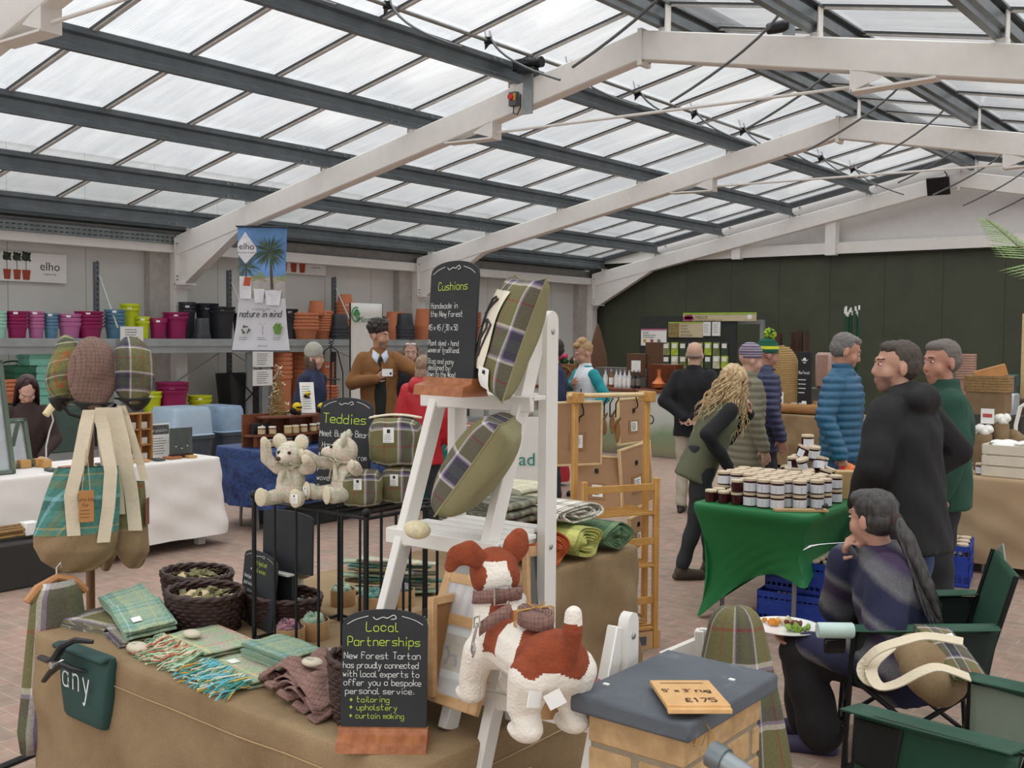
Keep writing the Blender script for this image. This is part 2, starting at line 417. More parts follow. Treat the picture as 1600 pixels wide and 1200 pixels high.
# perforated cable tray in the near bay
tr_=MB(); tr_.box((UL-.02,6.85,rz_(UL)-.06),(.03,5.2,.15)); 
o=tag(obj('cable_tray',tr_,galvl),'perforated grey steel cable tray along the top of the grey wall','cable tray'); 
q=MB()
for k in range(60):
    for z in(-.03,.03): q.box((UL+.0,4.4+k*.085,rz_(UL)-.06+z),(.02,.045,.012))
obj('slot',q,mt('slot_dark','35383A'),o); o.children[0]['kind']='stuff'
# ================================================================ lettering
# single-stroke hand lettering: x digit + y letter (d = baseline, h = x-height, k = cap height)
GL={'a':"4g3h1h0g0e1d3d4e 4h4d",'b':"0k0d 0g1h3h4g4e3d1d0e",'c':"4g3h1h0g0e1d3d4e",'d':"4k4d 4g3h1h0g0e1d3d4e",'e':"0f4f4g3h1h0g0e1d4d",'f':"4j3k2k1j1d 0h3h",
'g':"4h4b3a1a0b 4g3h1h0g0e1d3d4e",'h':"0k0d 0g1h3h4g4d",'i':"1h1d 1j1k",'j':"2h2b1a0a 2j2k",'k':"0k0d 4h0f 1f4d",'l':"0k0e1d2d",'m':"0h0d 0g1h2g2d 2g3h4g4d",'n':"0h0d 0g1h3h4g4d",
'o':"1h3h4g4e3d1d0e0g1h",'p':"0h0a 0g1h3h4g4e3d1d0e",'q':"4h4a 4g3h1h0g0e1d3d4e",'r':"0h0d 0f1h3h",'s':"4h1h0g1f3f4e3d0d",'t':"1k1e2d3d 0h3h",'u':"0h0e1d3d4e 4h4d",'v':"0h2d4h",
'w':"0h1d2g3d4h",'x':"0h4d 0d4h",'y':"0h2d 4h1a0a",'z':"0h4h0d4d",'A':"0d2k4d 1f3f",'B':"0d0k3k4j3h0h 3h4g4e3d0d",'C':"4j3k1k0i0e1d3d4e",'D':"0d0k2k4i4f2d0d",'E':"4k0k0d4d 0h3h",'F':"4k0k0d 0h3h",
'G':"4j3k1k0i0e1d3d4e4g2g",'H':"0k0d 4k4d 0h4h",'I':"1k1d",'L':"0k0d4d",'M':"0d0k2g4k4d",'N':"0d0k4d4k",'O':"1k3k4i4f3d1d0f0i1k",'P':"0d0k3k4j4h3g0g",'R':"0d0k3k4j4h3g0g 2g4d",'S':"4j3k1k0j1h3g4e3d1d0e",
'T':"0k4k 2k2d",'U':"0k0e1d3d4e4k",'W':"0k1d2i3d4k",'Y':"0k2g4k 2g2d",'K':"0k0d 4k0g4d",'V':"0k2d4k",'0':"1k3k4i4f3d1d0f0i1k",'1':"1j2k2d",'3':"0k3k4j3h1h 3h4g4e3d0d",'4':"3d3k0f4f",'5':"4k0k0h3h4g4e3d0d",'7':"0k4k1d",
'/':"0c4k",'+':"2g2e 1f3f",'*':"1h3f 1f3h 2i2e 0g4g",'.':"1d1e","'":"1k1j",'-':"1f3f",'&':"4d0i1k3j0f1d3d4f",'£':"4j3k2k1j1d 0d4d 0g3g",':':"1g1h 1d1e",'~':"0f1g3f4g",',':"1d0c",'!':"1k1f 1d1e"}
def _stroke(mb,pts,w,th):
    # smooth polyline then ribbon box
    P=[Vector(p) for p in pts]
    if len(P)>2:
        Q=[]
        for i in range(len(P)-1):
            a=P[max(i-1,0)];b=P[i];c=P[i+1];d=P[min(i+2,len(P)-1)]
            for t in (0,.34,.67):
                Q.append(.5*((2*b)+(c-a)*t+(2*a-5*b+4*c-d)*t*t+(3*b-a-3*c+d)*t**3))
        Q.append(P[-1]); P=Q
    vs=[];n=len(P)
    for i,p in enumerate(P):
        t=P[min(i+1,n-1)]-P[max(i-1,0)]; t=t.normalized() if t.length>1e-9 else Vector((1,0))
        q=Vector((-t.y,t.x))*w/2; e=t*(w/2)*(-1 if i==0 else 1 if i==n-1 else 0)
        vs+= [(p.x+q.x+e.x,-th,p.y+q.y+e.y),(p.x-q.x+e.x,-th,p.y-q.y+e.y)]
    fs=[(2*i,2*i+1,2*i+3,2*i+2) for i in range(n-1)]
    mb.add(vs,fs)
def hand(mb,s,x,y,size,w=None,align='l',gap=1.5,sq=.85,jit=.25,th=.0006,slant=.0):
    """chalk line in the local xz plane facing -y; size = cap height"""
    k=size/7; w=w or size*.085; wd=0
    def cw(c): return (2.2 if c in ' ' else 1.6 if c in "il.'I:!," else 4)*sq
    tot=sum(cw(c)+gap for c in s)*k
    if align=='c': x-=tot/2
    for c in s:
        if c in GL:
            jy=R.uniform(-jit,jit); js=R.uniform(.94,1.06)
            for st in GL[c].split():
                pts=[]
                for i in range(0,len(st),2):
                    gx,gy=int(st[i])*sq,(ord(st[i+1])-100)*js+jy
                    pts.append((x+(gx+slant*gy)*k,y+gy*k))
                _stroke(mb,pts,w,th)
        x+=(cw(c)+gap)*k
def printed(mb,s,x,y,size,align='LEFT',off=0,ext=.0004,th=.0008,sp=1.0):
    cu=bpy.data.curves.new('t','FONT'); cu.body=s; cu.size=size; cu.align_x=align; cu.offset=off; cu.resolution_u=3; cu.space_character=sp
    o=bpy.data.objects.new('t',cu); TMP.collection.objects.link(o); me=bpy.data.meshes.new_from_object(o.evaluated_get(DG()))
    bpy.data.objects.remove(o)
    mb.add([(v.co.x+x,-th,v.co.y+y) for v in me.vertices],[list(p.vertices) for p in me.polygons]); bpy.data.meshes.remove(me)
def scrib(mb,x0,x1,z0,z1,n,w=.0012,th=.0008,fill=.9):   # rows of tiny illegible print
    for i in range(n):
        z=z1-(z1-z0)*(i+.5)/n; x=x0+(0 if i%2 else .0)
        xe=x0+(x1-x0)*R.uniform(fill-.25,fill)
        while x<xe:
            L=(x1-x0)*R.uniform(.06,.16); L=min(L,xe-x); mb.add([(x,-th,z-w/2),(x+L,-th,z-w/2),(x+L,-th,z+w/2),(x,-th,z+w/2)],[(0,1,2,3)]); x+=L+(x1-x0)*.03
def disc(mb,cx,cz,rx,rz=None,th=.001,n=16,a0=0):
    rz=rz or rx; mb.add([(cx+rx*math.cos(2*PI*i/n+a0),-th,cz+rz*math.sin(2*PI*i/n+a0)) for i in range(n)],[list(range(n))])
def poly(mb,pts,th=.001): mb.add([(x,-th,z) for x,z in pts],[list(range(len(pts)))])
INK=mt('black_print','1C1C1E',.7,0,0); CHG=mt('green_chalk','B9D44A',.9,0,.05); CHW=mt('white_chalk','E4E6E2',.9,0,.05); PAPER=mt('white_paper','EDEDE8',.7,0,.02)
BRD=mt('blackboard_slate','26282B',.75,0,.15,12)
def frameT(o,x,y): # local matrix from origin, x axis and "into the board" axis
    x=Vector(x).normalized(); y=Vector(y); y=(y-x*y.dot(x)).normalized(); z=x.cross(y)
    return Matrix(((x.x,y.x,z.x,o[0]),(x.y,y.y,z.y,o[1]),(x.z,y.z,z.z,o[2]),(0,0,0,1)))
def place(o,M): o.matrix_world=M; return o
# ================================================================ WALL SHELVING AND POTS
ZS=1.70; US=-13.62
def ordn(k,n): 
    return 'topmost' if k==n-1 else 'lowest' if k==0 else ['second','third','fourth','fifth','sixth','seventh','eighth','ninth','tenth'][n-2-k]+' from top'
vr=[onu(x,460,-14.15).y for x in(149,357,521)]
edges=[vr[0]-2*(vr[1]-vr[0])*.98, vr[0]-(vr[1]-vr[0])*.98]+vr+[16.3]
galvs=mt("rack_steel","A3A8A8",.45,.25,.08,6); upm=galv
for i in range(len(edges)-1):
    a,b=edges[i],edges[i+1]
    t=thing('storage_rack','grey steel storage rack bay '+('at the far left behind the jewellery stall','behind the woman with dark red hair','under the first large wall banner','behind the grey felt hat','behind the man in the brown jacket')[i],'rack',(-13.9,(a+b)/2,0))
    w=b-a-.01
    for nm,y in(('upright',-w/2+.02),)+((('upright',w/2-.02),) if i==len(edges)-2 else ()):
        for x in(-.27,):
            mb=MB(); mb.box((x,y,1.4),(.07,.06,2.8)); 
            o=obj('upright',mb,upm,t)
            q=MB(); 
            for k in range(36): q.box((x+.036,y,.1+k*.077),(.004,.022,.04))
            obj('slot',q,mt('slot_dark','35383A'),o)['kind']='stuff'
        mb=MB(); mb.box((.24,y,1.4 if i in(1,) else .85),(.05,.1,2.8 if i in(1,) else 1.7)); obj('front_post',mb,galvs,t)
    mb=MB(); mb.box((0,0,ZS-.012),(.56,w,.024)); obj('shelf_board',mb,galvs,t)
    mb=MB(); mb.box((.285,0,ZS-.045),(.025,w,.09)); mb.box((.275,0,ZS-.15),(.03,w,.12)); mb.box((.30,0,ZS-.1),(.02,w,.02)); obj('shelf_beam',mb,galvs,t)
    mb=MB(); mb.box((0,0,.12),(.56,w,.024)); mb.box((.285,0,.09),(.03,w,.12)); obj('bottom_board',mb,galvs,t)
    mb=MB(); mb.bar((-.27,-w/2+.05,2.65),(.24,-w/2+.05,1.85),.025,.012); mb.bar((-.29,-w/2+.05,.3),(-.29,w/2-.1,1.5),.02,.01); mb.bar((-.28,w/2-.1,.3),(-.28,-w/2+.05,1.5),.02,.01); obj('brace',mb,galvs,t)
POT={}
STK=mt('white_sticker','F2F2F0',.5,0,0)
def potmesh(Rm,h,rim,style='round'):
    mb=MB(); r0=.70*Rm
    if style=='terra': pr=[(r0,0),(.9*Rm,h-rim),(.99*Rm,h-rim),(1.0*Rm,h-.006),(.985*Rm,h),(.93*Rm,h),(.86*Rm,h-rim),(r0-.012,.015)]
    else: pr=[(r0,0),(r0+.004,.005),(.84*Rm,h-rim),(.94*Rm,h-rim+.004),(Rm,h-.004),(.99*Rm,h),(.95*Rm,h),(.87*Rm,h-rim),(r0-.01,.012)]
    mb.lathe(pr,22); return mb
def stack(x0,x1,yt,yb,col,n,desc,inv=False,style='round',u=-13.88,z=ZS,noun='pot',dzf=None,stk=True,group=None):
    pc=onu((x0+x1)/2,(yt+yb)/2,u); d=(pc-EYE).dot(FWD); k=d/FPX
    Rm=(x1-x0)/2*k; tot=(yb-yt)*k*1.0
    m=mt('pot_'+col,col,.42 if style=='round' else .75,0,.06,3)
    if n>1: dz=dzf*k if dzf else min(tot*.52/(n-1),.06); h=tot-dz*(n-1)
    else: dz=0;h=tot
    me=potmesh(Rm,h,(min(h*.24,dz*.8) if n>1 and not inv else h*.24),style).mesh('plant_pot',[m]); fixn(me); smooth(me,35)
    nm={'C0':'x'}
    cn=desc[0]; where=desc[1]
    for i in range(n):
        o=link('plant_pot',me); o.location=(u,pc.y,z+i*dz+(h if inv else 0)); 
        if inv: o.rotation_euler.x=PI
        od=ordn(i,n)
        lb=f"{cn} {noun}{' upside down' if inv else ''}, "+(f"{od} of stack {where}" if n>1 else where)
        tag(o,lb,'plant pot',group or 'nested pots on the wall shelving')
        if stk and i==n-1 and not inv:
            s=MB(); s.box((.9*Rm*math.cos(-.55),.93*Rm*math.sin(-.55),h*.84),(.02,.055,.03),rz=-.55); 
            so=obj('sticker',s,STK,o); 
    return pc
MG='9C1F5C';PK='C06FA0';BL='5F8CA6';LM='C8D420';MT='A9D8C6';BK='2C2E33';TC='C27650'
stack(-14,10,480,522,MT,5,('mint green','at the very left shelf end'))
stack(10,43,480,522,MG,5,('magenta','right of the mint green pots'))
stack(43,69,480,522,PK,5,('light pink','right of the first magenta stack'))
stack(68,91,483,522,BL,5,('blue','between the two pink stacks'))
stack(90,127,484,522,PK,3,('light pink','right of the narrow blue stack'))
stack(117,161,480,522,MG,5,('magenta','right of the wide pink stack'))
stack(163,196,477,522,BL,5,('blue','left of the lime pots'))
stack(187,219,468,522,LM,2,('lime green','behind the front rack post'),u=-14.05)
stack(212,234,488,522,LM,2,('lime green','just right of the front rack post'))
stack(232,262,490,522,MG,1,('small magenta','just right of the lime green pots'))
stack(254,295,481,522,MG,2,('large magenta','left of the black pots'))
stack(279,306,465,522,BK,3,('dark grey','tallest beside the white column'),u=-14.08)
stack(304,342,467,522,BK,2,('black','behind the other black pots'),u=-14.08)
stack(301,330,491,523,'3A3C40',1,('charcoal','in front of the black pots'),inv=True,u=-13.75)
stack(324,368,472,522,BK,2,('black','left of the hanging banner'))
stack(362,396,482,522,BK,2,('black','partly behind the hanging banner'),u=-14.0)
stack(436,466,474,521,BK,3,('black','right of the hanging banner'),u=-14.05)
stack(456,498,480,521,TC,5,('terracotta','just right of the hanging banner'),style='terra')
stack(488,521,478,522,TC,8,('terracotta','under an upside down pot'),style='terra',u=-14.1,dzf=4)
stack(480,509,457,480,TC,1,('terracotta','on top of the terracotta stack by the banner'),inv=True,style='terra',u=-14.1,z=ZS+.41)
stack(523,556,463,521,TC,8,('terracotta','on the shelf behind the black cones'),style='terra',u=-14.1,dzf=5)
stack(525,553,440,463,TC,1,('terracotta','highest of all on the shelf'),inv=True,style='terra',u=-14.1,z=ZS+.54)
stack(514,546,484,523,BK,4,('black','left of the white green banner'),inv=True)
stack(577,606,486,522,BK,2,('black','just behind the white green banner'),inv=True,u=-14.1)
stack(598,641,467,510,TC,3,('large terracotta','right of the white green banner'),inv=True,style='terra',u=-14.0)
stack(616,649,480,521,BK,4,('black','between two terracotta stacks'),inv=True,u=-13.78)
stack(646,676,473,521,TC,4,('large terracotta','left of the Cushions chalkboard'),inv=True,style='terra')
stack(716,752,478,521,'A9583A',5,('brown','seen right of the Cushions chalkboard'),style='terra',u=-13.9)
# pots under the shelf
B=.132
stack(243,295,579,645,MG,3,('big magenta','on the ground left of the column'),z=.42,u=-13.75,noun='planter')
stack(222,253,592,646,LM,2,('big lime green','behind the tweed caps'),z=.42,u=-13.75,noun='planter')
stack(293,331,602,639,LM,2,('big lime green','right of the magenta planters'),z=.47,u=-13.75,noun='planter')
stack(424,457,552,700,TC,9,('tall terracotta','below the hanging banner'),style='terra',z=.132,u=-13.8,dzf=7)
stack(453,484,552,690,TC,9,('tall terracotta','behind the grey felt hat'),style='terra',z=.132,u=-14.05,dzf=7)
stack(497,522,576,640,TC,7,('small terracotta','behind the black plant stand'),style='terra',z=.6,u=-13.8,dzf=4)
q=MB(); q.box((0,0,.22),(.5,1.6,.17)); tag(obj('plinth_crate',q,mt('dark_crate','33373A'),loc=(-13.86,onu(275,640,-13.8).y,.02),bev=.01),'low dark crate on the rack base carrying magenta and lime planters','crate')
q=MB(); q.box((0,0,.22),(.5,.5,.42)); tag(obj('plinth_crate',q,mt('dark_crate','33373A'),loc=(-13.86,onu(510,640,-13.8).y,.14),bev=.01),'dark crate on the rack base carrying small terracotta pots','crate')
# terracotta bowls and mint troughs at the left
stack(-10,31,563,600,TC,4,('wide orange','under the shelf at the far left'),style='terra',z=.85,u=-13.8,noun='bowl')
def trough(mb,w,d,h):
    def ring(sx,z): return [(x*sx,y,z) for x,y in ()]
    o=[(-w/2,-d/2),(w/2,-d/2),(w/2,d/2),(-w/2,d/2)]
    vs=[(x*.85,y*.8,0) for x,y in o]+[(x,y,h) for x,y in o]+[(x*1.12,y*1.06,h+.02) for x,y in o]+[(x*.93,y*.9,h) for x,y in o]+[(x*.8,y*.75,.02) for x,y in o]
    fs=[(3,2,1,0)]+[(r*4+i,r*4+(i+1)%4,r*4+4+(i+1)%4,r*4+4+i) for r in range(4) for i in range(4)]+[(16,17,18,19)]
    mb.add(vs,fs)
    mb.tube([(-w*.56,d*.53*math.cos(a),h+.02+.05*math.sin(a)) for a in [PI*i/8 for i in range(9)]],.012,6)
for k,(x,col,cn,wh,n) in enumerate(((32,'2F6B50','dark green','at the far left',5),(62,'8CCFBB','mint green','left of the tweed caps',7))):
    p=onu(x,570,-13.8); mb=MB(); trough(mb,.32,.42 if k else .3,.22); me=mb.mesh('balcony_trough',[mt('trough_'+cn,col,.45)]); fixn(me)
    for i in range(n):
        o=link('balcony_trough',me,None,(-13.82,p.y,.70+i*.1)); tag(o,f"{cn} plastic balcony trough, {ordn(i,n)} of stack {wh}",'trough','nested balcony troughs under the shelf'); 
q=MB(); q.box((0,0,.32),(.5,1.3,.6),ch=.01); tag(obj('storage_cabinet',q,mt('greygreen_plastic','4A5D55',.5),loc=(-13.84,onu(55,640,-13.8).y,.132)),'grey green plastic storage cabinet carrying the nested balcony troughs','cabinet')
# storage tubs in front of the shelving
def tub(x0,x1,yt,yb,lid,base,u,label,n=1):
    p=onu((x0+x1)/2,(yt+yb)/2,u); d=(p-EYE).dot(FWD); k=d/FPX; w=(x1-x0)*k*.93; h=(yb-yt)*k; z0=max(.0,onu((x0+x1)/2,yb,u).z)
    t=thing('storage_tub',label,'storage tub',(u-.3,p.y,z0))
    M=[(Vector((0,0,z)),(1,0,0),(0,1,0),sx*.35,sx*w/2) for z,sx in((0,.86),(h*.5,.95),(h*.5,1.02),(h*.56,1.02))]
    b=MB(); b.loft(M,24,.35); obj('base',b,base,t)
    M=[(Vector((0,0,z)),(1,0,0),(0,1,0),sx*.35,sx*w/2) for z,sx in((h*.56,1.02),(h*.58,.95),(h*.93,.9),(h,.82))]
    b=MB(); b.loft(M,24,.35); obj('lid',b,lid,t)
tl_=mt('pale_blue_plastic','A9BED0',.25,0,.04); tb=mt('slate_plastic','3E4A55',.4)
tub(262,347,637,735,tl_,tb,-11.6,'pale blue lidded storage tub with dark base behind the necklace board')
tub(338,392,655,745,mt('blue_grey_plastic','8DA5BC',.3),tb,-11.9,'blue grey lidded storage tub between pale blue tub and honey table')
# black trug with crossed frame
t=thing('black_planter','large black square planter on the bottom rack shelf left of terracotta stacks','planter',(-13.9,onu(382,600,-13.8).y,.132))
mb=MB(); mb.loft([(Vector((0,0,z)),(1,0,0),(0,1,0),.24*s,.36*s) for z,s in((0.3,.8),(1.02,1),(1.02,.94),(.35,.75))],24,.3); obj('pot_body',mb,mt('black_plastic','1B1D20',.4),t)
mb=MB(); 
for s in(1,-1): mb.bar((.3,-.4*s,.35),(.3,.4*s,1.05),.02,.012)
for y in(-.36,.36): mb.box((.2,y,.2),(.03,.03,.4)); mb.box((-.2,y,.2),(.03,.03,.4))
obj('crossed_frame',mb,mt('black_metal','1E2022',.4,.5),t)
# ---- wall panels with topiary print
def panel(x0,x1,y0,y1,pots,label,tsz):
    a=onu(x0,y0,-14.52); b=onu(x1,y1,-14.52); w=b.y-a.y; h=a.z-b.z
    M=frameT((-14.5,a.y,b.z),(0,1,0),(-1,0,0))
    t=thing('wall_panel',label,'sign'); place(t,M)
    q=MB(); q.box((w/2,.015,h/2),(w,.03,h)); obj('backing_board',q,PAPER,t)
    pt=MB(); tr=MB(); lf=MB()
    for cx,r,top in pots:
        cx*=w; r*=h*.8; poly(pt,[(cx-r*.75,.06*h),(cx+r*.75,.06*h),(cx+r,.4*h),(cx-r,.4*h)],.003); poly(tr,[(cx-.01*h,.4*h),(cx+.01*h,.4*h),(cx+.01*h,.7*h),(cx-.01*h,.7*h)],.003)
        disc(lf,cx,top*h,r*1.0,r*1.05,.004,14)
        for k in range(16): disc(lf,cx+r*.9*math.cos(k),top*h+r*.9*math.sin(k*1.7+1),r*.25,th=.0045,n=7)
    obj('pot_print',pt,mt('print_red','A8452F',.6),t); obj('stem_print',tr,mt('print_brown','4A3B2C',.6),t); obj('topiary_print',lf,mt('print_green','34402C',.6,0,.4,30),t)
    x=MB(); printed(x,'elho',tsz[0]*w,.42*h,h*.42,'CENTER',sp=1.0); printed(x,'enlighten life',tsz[0]*w,.26*h,h*.09,'CENTER'); obj('lettering',x,INK,t,sm=0)
panel(-70,103,387,443,[(.1,.17,.84),(.22,.17,.84),(.34,.17,.84),(.44,.17,.84),(.53,.17,.84),(.615,.19,.86)],'white wall panel printed with red potted topiary at the upper left',[.84])
panel(425,508,384,431,[(.2,.2,.84),(.38,.2,.84),(.54,.2,.84)],'white wall panel printed with red potted topiary right of the hanging banner',[.8])
# ---- hanging banner
M=frameT(onv(362,548,9.3)-Vector((0,0,0)),RGT*1.0-Vector((0,0,RGT.z))+Vector((0,.22,0)),(-.2,1,0))
d_=(onv(410,450,9.3)-EYE).dot(FWD); k=d_/FPX; bw=92*k; bh=200*k
t=thing('hanging_banner','large hanging banner with palms in white pots below the first roof beam','banner'); place(t,M)
def wprof(v): # left and right edge
    l=[(0,0),(.2,.07),(.45,.13),(.7,.14),(1,.10)]; r=[(0,1),(.2,.95),(.45,.92),(.7,.935),(1,.955)]
    def ip(T):
        for (a,x),(b,y) in zip(T,T[1:]):
            if a<=v<=b: return x+(y-x)*(v-a)/(b-a)
    return ip(l)*bw,ip(r)*bw
def bf(u,v): 
    a,b=wprof(v); return (a+(b-a)*u,.02*math.sin(v*7)+.05*(v-.5)**2,v*bh)
q=MB()
q.grid(bf,10,40); 
me=q.mesh('sheet',[mt('banner_white','DDDDE2',.6,0,.03),mt('banner_sky','6C9BD2',.6,0,.25,2.2),mt('banner_terrace','B9B4AE',.6,0,.2,4)])
for p in me.polygons:
    zc=p.center.z/bh; p.material_index=0 if zc<.42 else (2 if zc<.6 else 1)
o=link('sheet',me,t); sd=o.modifiers.new('t','SOLIDIFY'); sd.thickness=.004
q=MB(); q.tube([(wprof(1)[0]-.02,0.01,bh),(wprof(1)[1]+.02,0.01,bh)],.012,8); q.tube([(bw*.5,.01,bh),(bw*.48,.01,bh+.45)],.004,5); q.box((bw*.5,.005,0),(bw*1.0,.012,.015)); obj('hanging_bar',q,mt('dark_rail','30343C',.4),t)
Y=lambda v:-(.02*math.sin(v*7)+.05*(v-.5)**2)+.006
def palm(mb,cx,cz,r,n,th,w=.016,up=0):
    for i in range(n):
        a=2*PI*i/n+R.uniform(-.2,.2); L=r*R.uniform(.7,1.1)
        if up and math.sin(a)<-.3: continue
        dx,dz=math.cos(a)*L,math.sin(a)*L
        x,z=cx+dx,cz+dz-.1*r*(abs(dx)/r)
        x=min(max(x,.12*bw),.93*bw); px_,pz=-dz/L*w*r*2.2,dx/L*w*r*2.2
        poly(mb,[(cx-px_,cz-pz),(cx+dx*.5+px_*.8,cz+dz*.5+pz*.8),(x,z),(cx+dx*.5-px_*.8,cz+dz*.5-pz*.8)],th)
th=-Y(.75)+.02
g1=MB(); palm(g1,.66*bw,.80*bh,.16*bh,60,.022); palm(g1,.24*bw,.68*bh,.13*bh,40,.021); obj('palm_print',g1,mt('print_palm','55684A',.7,0,.35,20),t,sm=0)
g2=MB(); palm(g2,.47*bw,.58*bh,.08*bh,40,.0225,up=1); palm(g2,.85*bw,.57*bh,.075*bh,30,.0225,up=1); obj('shrub_print',g2,mt('print_shrub','9DB060',.7,0,.3,20),t,sm=0)
g3=MB(); poly(g3,[(.67*bw,.50*bh),(.72*bw,.50*bh),(.69*bw,.80*bh),(.65*bw,.80*bh)],.0215); poly(g3,[(.24*bw,.6*bh),(.27*bw,.6*bh),(.26*bw,.7*bh),(.24*bw,.7*bh)],.0215); obj('trunk_print',g3,mt('print_trunk','5B4B3E',.7),t,sm=0)
g4=MB(); poly(g4,[(.40*bw,.39*bh),(.54*bw,.39*bh),(.57*bw,.5*bh),(.38*bw,.5*bh)],.023); poly(g4,[(.60*bw,.37*bh),(.82*bw,.37*bh),(.86*bw,.49*bh),(.57*bw,.49*bh)],.0235); poly(g4,[(.14*bw,.42*bh),(.34*bw,.42*bh),(.34*bw,.6*bh),(.14*bw,.6*bh)],.0222); obj('white_pot_print',g4,mt('print_white','E6E6EA',.6),t,sm=0)
g5=MB(); poly(g5,[(.2*bw,.525*bh),(.32*bw,.52*bh),(.34*bw,.59*bh),(.23*bw,.6*bh)],.0226); obj('cushion_print',g5,mt('print_orange','C0583A',.6),t,sm=0)
g6=MB(); poly(g6,[(.24*bw,.955*bh),(.43*bw,.83*bh),(.43*bw,.79*bh),(.24*bw,.7*bh),(.11*bw,.78*bh),(.11*bw,.86*bh)],.026); obj('logo_diamond',g6,mt('print_white','E6E6EA',.6),t,sm=0)
x=MB(); printed(x,'elho',.265*bw,.815*bh,.07*bh,'CENTER',th=.028); printed(x,'give room to nature',.265*bw,.785*bh,.018*bh,'CENTER',th=.028)
hand(x,'created with',.36*bw,.33*bh,.018*bh,th=.02); hand(x,'nature in mind',.5*bw,.275*bh,.052*bh,.006*bh,'c',th=.02,slant=.2,gap=1.1,sq=.62)
for cx in(.22,.53,.8): scrib(x,(cx-.09)*bw,(cx+.09)*bw,.085*bh,.115*bh,2,.004*bh,th=.02)
printed(x,'elho.com',.53*bw,.035*bh,.02*bh,'CENTER',th=.02); obj('lettering',x,INK,t,sm=0)
x=MB()
for k_ in range(3):
    a=k_*2*PI/3+PI/2; c=(.24*bw,.17*bh); P_=lambda r,b:(c[0]+r*bh*math.cos(a+b),c[1]+r*bh*math.sin(a+b))
    poly(x,[P_(.036,-.7),P_(.036,.35),P_(.022,.4),P_(.022,-.7)],.02); poly(x,[P_(.045,.3),P_(.03,1.0),P_(.014,.35)],.0202)
obj('recycling_symbol',x,mt('print_darkgreen','4C5A44',.6),t,sm=0)
x=MB(); poly(x,[(.525*bw,.13*bh),(.54*bw,.13*bh),(.535*bw,.21*bh),(.53*bw,.21*bh)],.02)
for a in(.6,2.7,4.8): poly(x,[(.532*bw,.21*bh),(.532*bw+.03*bh*math.cos(a),.21*bh+.03*bh*math.sin(a)),(.534*bw+.028*bh*math.cos(a+.15),.21*bh+.028*bh*math.sin(a+.15))],.02)
obj('wind_turbine_print',x,mt('print_grey','8A8F96',.6),t,sm=0)
x=MB(); poly(x,[(.74*bw,.135*bh),(.84*bw,.135*bh),(.87*bw,.19*bh),(.71*bw,.19*bh)],.02)
for k_ in range(7): disc(x,(.73+.02*k_)*bw,(.19+.012*(k_%3))*bh,.012*bh,th=.0202,n=8)
obj('plant_print',x,mt('print_leaf','6E9440',.6),t,sm=0)
# ---- paper signs on the front rack posts
for k_,(x0,y0,x1,y1,lab) in enumerate(((188,510,224,540,'white paper notice on the rack post above the plaid caps'),(395,549,427,573,'upper of two white paper notices on the post below the banner'),(395,578,426,602,'lower of two white paper notices on the post below the banner'))):
    uu=(-13.57,-13.312,-13.312)[k_]; a=onu(x0,y0,uu); b=onu(x1,y1,uu); w=b.y-a.y; h=a.z-b.z
    M=frameT((uu,a.y,b.z),(0,1,0),(-1,0,0)); t=thing('paper_notice',lab,'notice'); place(t,M)
    q=MB(); q.box((w/2,.003,h/2),(w,.004,h)); obj('sheet',q,PAPER,t)
    q=MB(); scrib(q,w*.2,w*.85,h*.1,h*.9,6,h*.035,.001); obj('lettering',q,INK,t,sm=0)
q=MB(); q.box((0,0,.8),(.08,.12,1.6)); tag(obj('rack_post',q,galvl,loc=(-13.36,onu(412,600,-13.36).y,0)),'light grey steel rack post carrying the two paper notices','post')
# ================================================================ CLOTHS
burlap=NT('burlap_hessian'); v=burlap.coord('Object')
w1=burlap.n('TexWave'); w1.inputs['Scale'].default_value=170; w1.inputs['Distortion'].default_value=2; w1.bands_direction='X'; burlap.l(v,w1.inputs[0])
w2=burlap.n('TexWave'); w2.inputs['Scale'].default_value=170; w2.inputs['Distortion'].default_value=2; w2.bands_direction='Z'; burlap.l(v,w2.inputs[0])
nb=burlap.noise(v,3,5,.6); col=burlap.ramp(nb,[(.28,lin('7C6446')),(.75,lin('A08866'))])
col=burlap.mix(.15,col,burlap.ramp(burlap.noise(v,220,2),[(.3,(.1,.1,.1,1)),(.7,(.9,.9,.9,1))]),'OVERLAY')
burlap.bump(burlap.math('ADD',burlap.math('ADD',w1.outputs['Fac'],w2.outputs['Fac']),burlap.math('MULTIPLY',nb,3.0)),.35,.002); burlap=burlap.set(col,.95)
whitecloth=mt('white_tablecloth','E2DDD7',.85,0,.02,3,.25,12)
kraftc=mt('tan_tablecloth','AE9474',.85,0,.05,3,.2,8)
OLIVE='6E6A46';DKP='3C3844';LIL='8C7AA0';WHT='CFC8BC';RED='8E3B32';SLG='454B43'
tart=[(0,OLIVE),(.22,RED),(.245,OLIVE),(.46,WHT),(.495,LIL),(.52,DKP),(.62,SLG),(.76,DKP),(.86,LIL),(.885,WHT),(.92,OLIVE)]
forest_uv=plaid('forest_tartan',tart,tart,.62,'UV')
forest=plaid('forest_tartan_cloth',tart,tart,.16,'Object')
sage_=[(0,'8FA48C'),(.2,'C4B673'),(.225,'8FA48C'),(.4,'6F9483'),(.56,'A3C0C0'),(.6,'6F9483'),(.75,'A0AD8C'),(.9,'8FA48C')]
sagep=[(0,'A3B091'),(.25,'C98F86'),(.3,'A9B698'),(.5,'8DA58C'),(.7,'D3C98C'),(.74,'A3B091'),(.88,'B9A79C')]
tealp=[(0,'4E857A'),(.2,'3A6257'),(.38,'7FB0B5'),(.46,'4E857A'),(.62,'76805A'),(.76,'4E857A'),(.85,'B39A5C'),(.88,'44736A')]
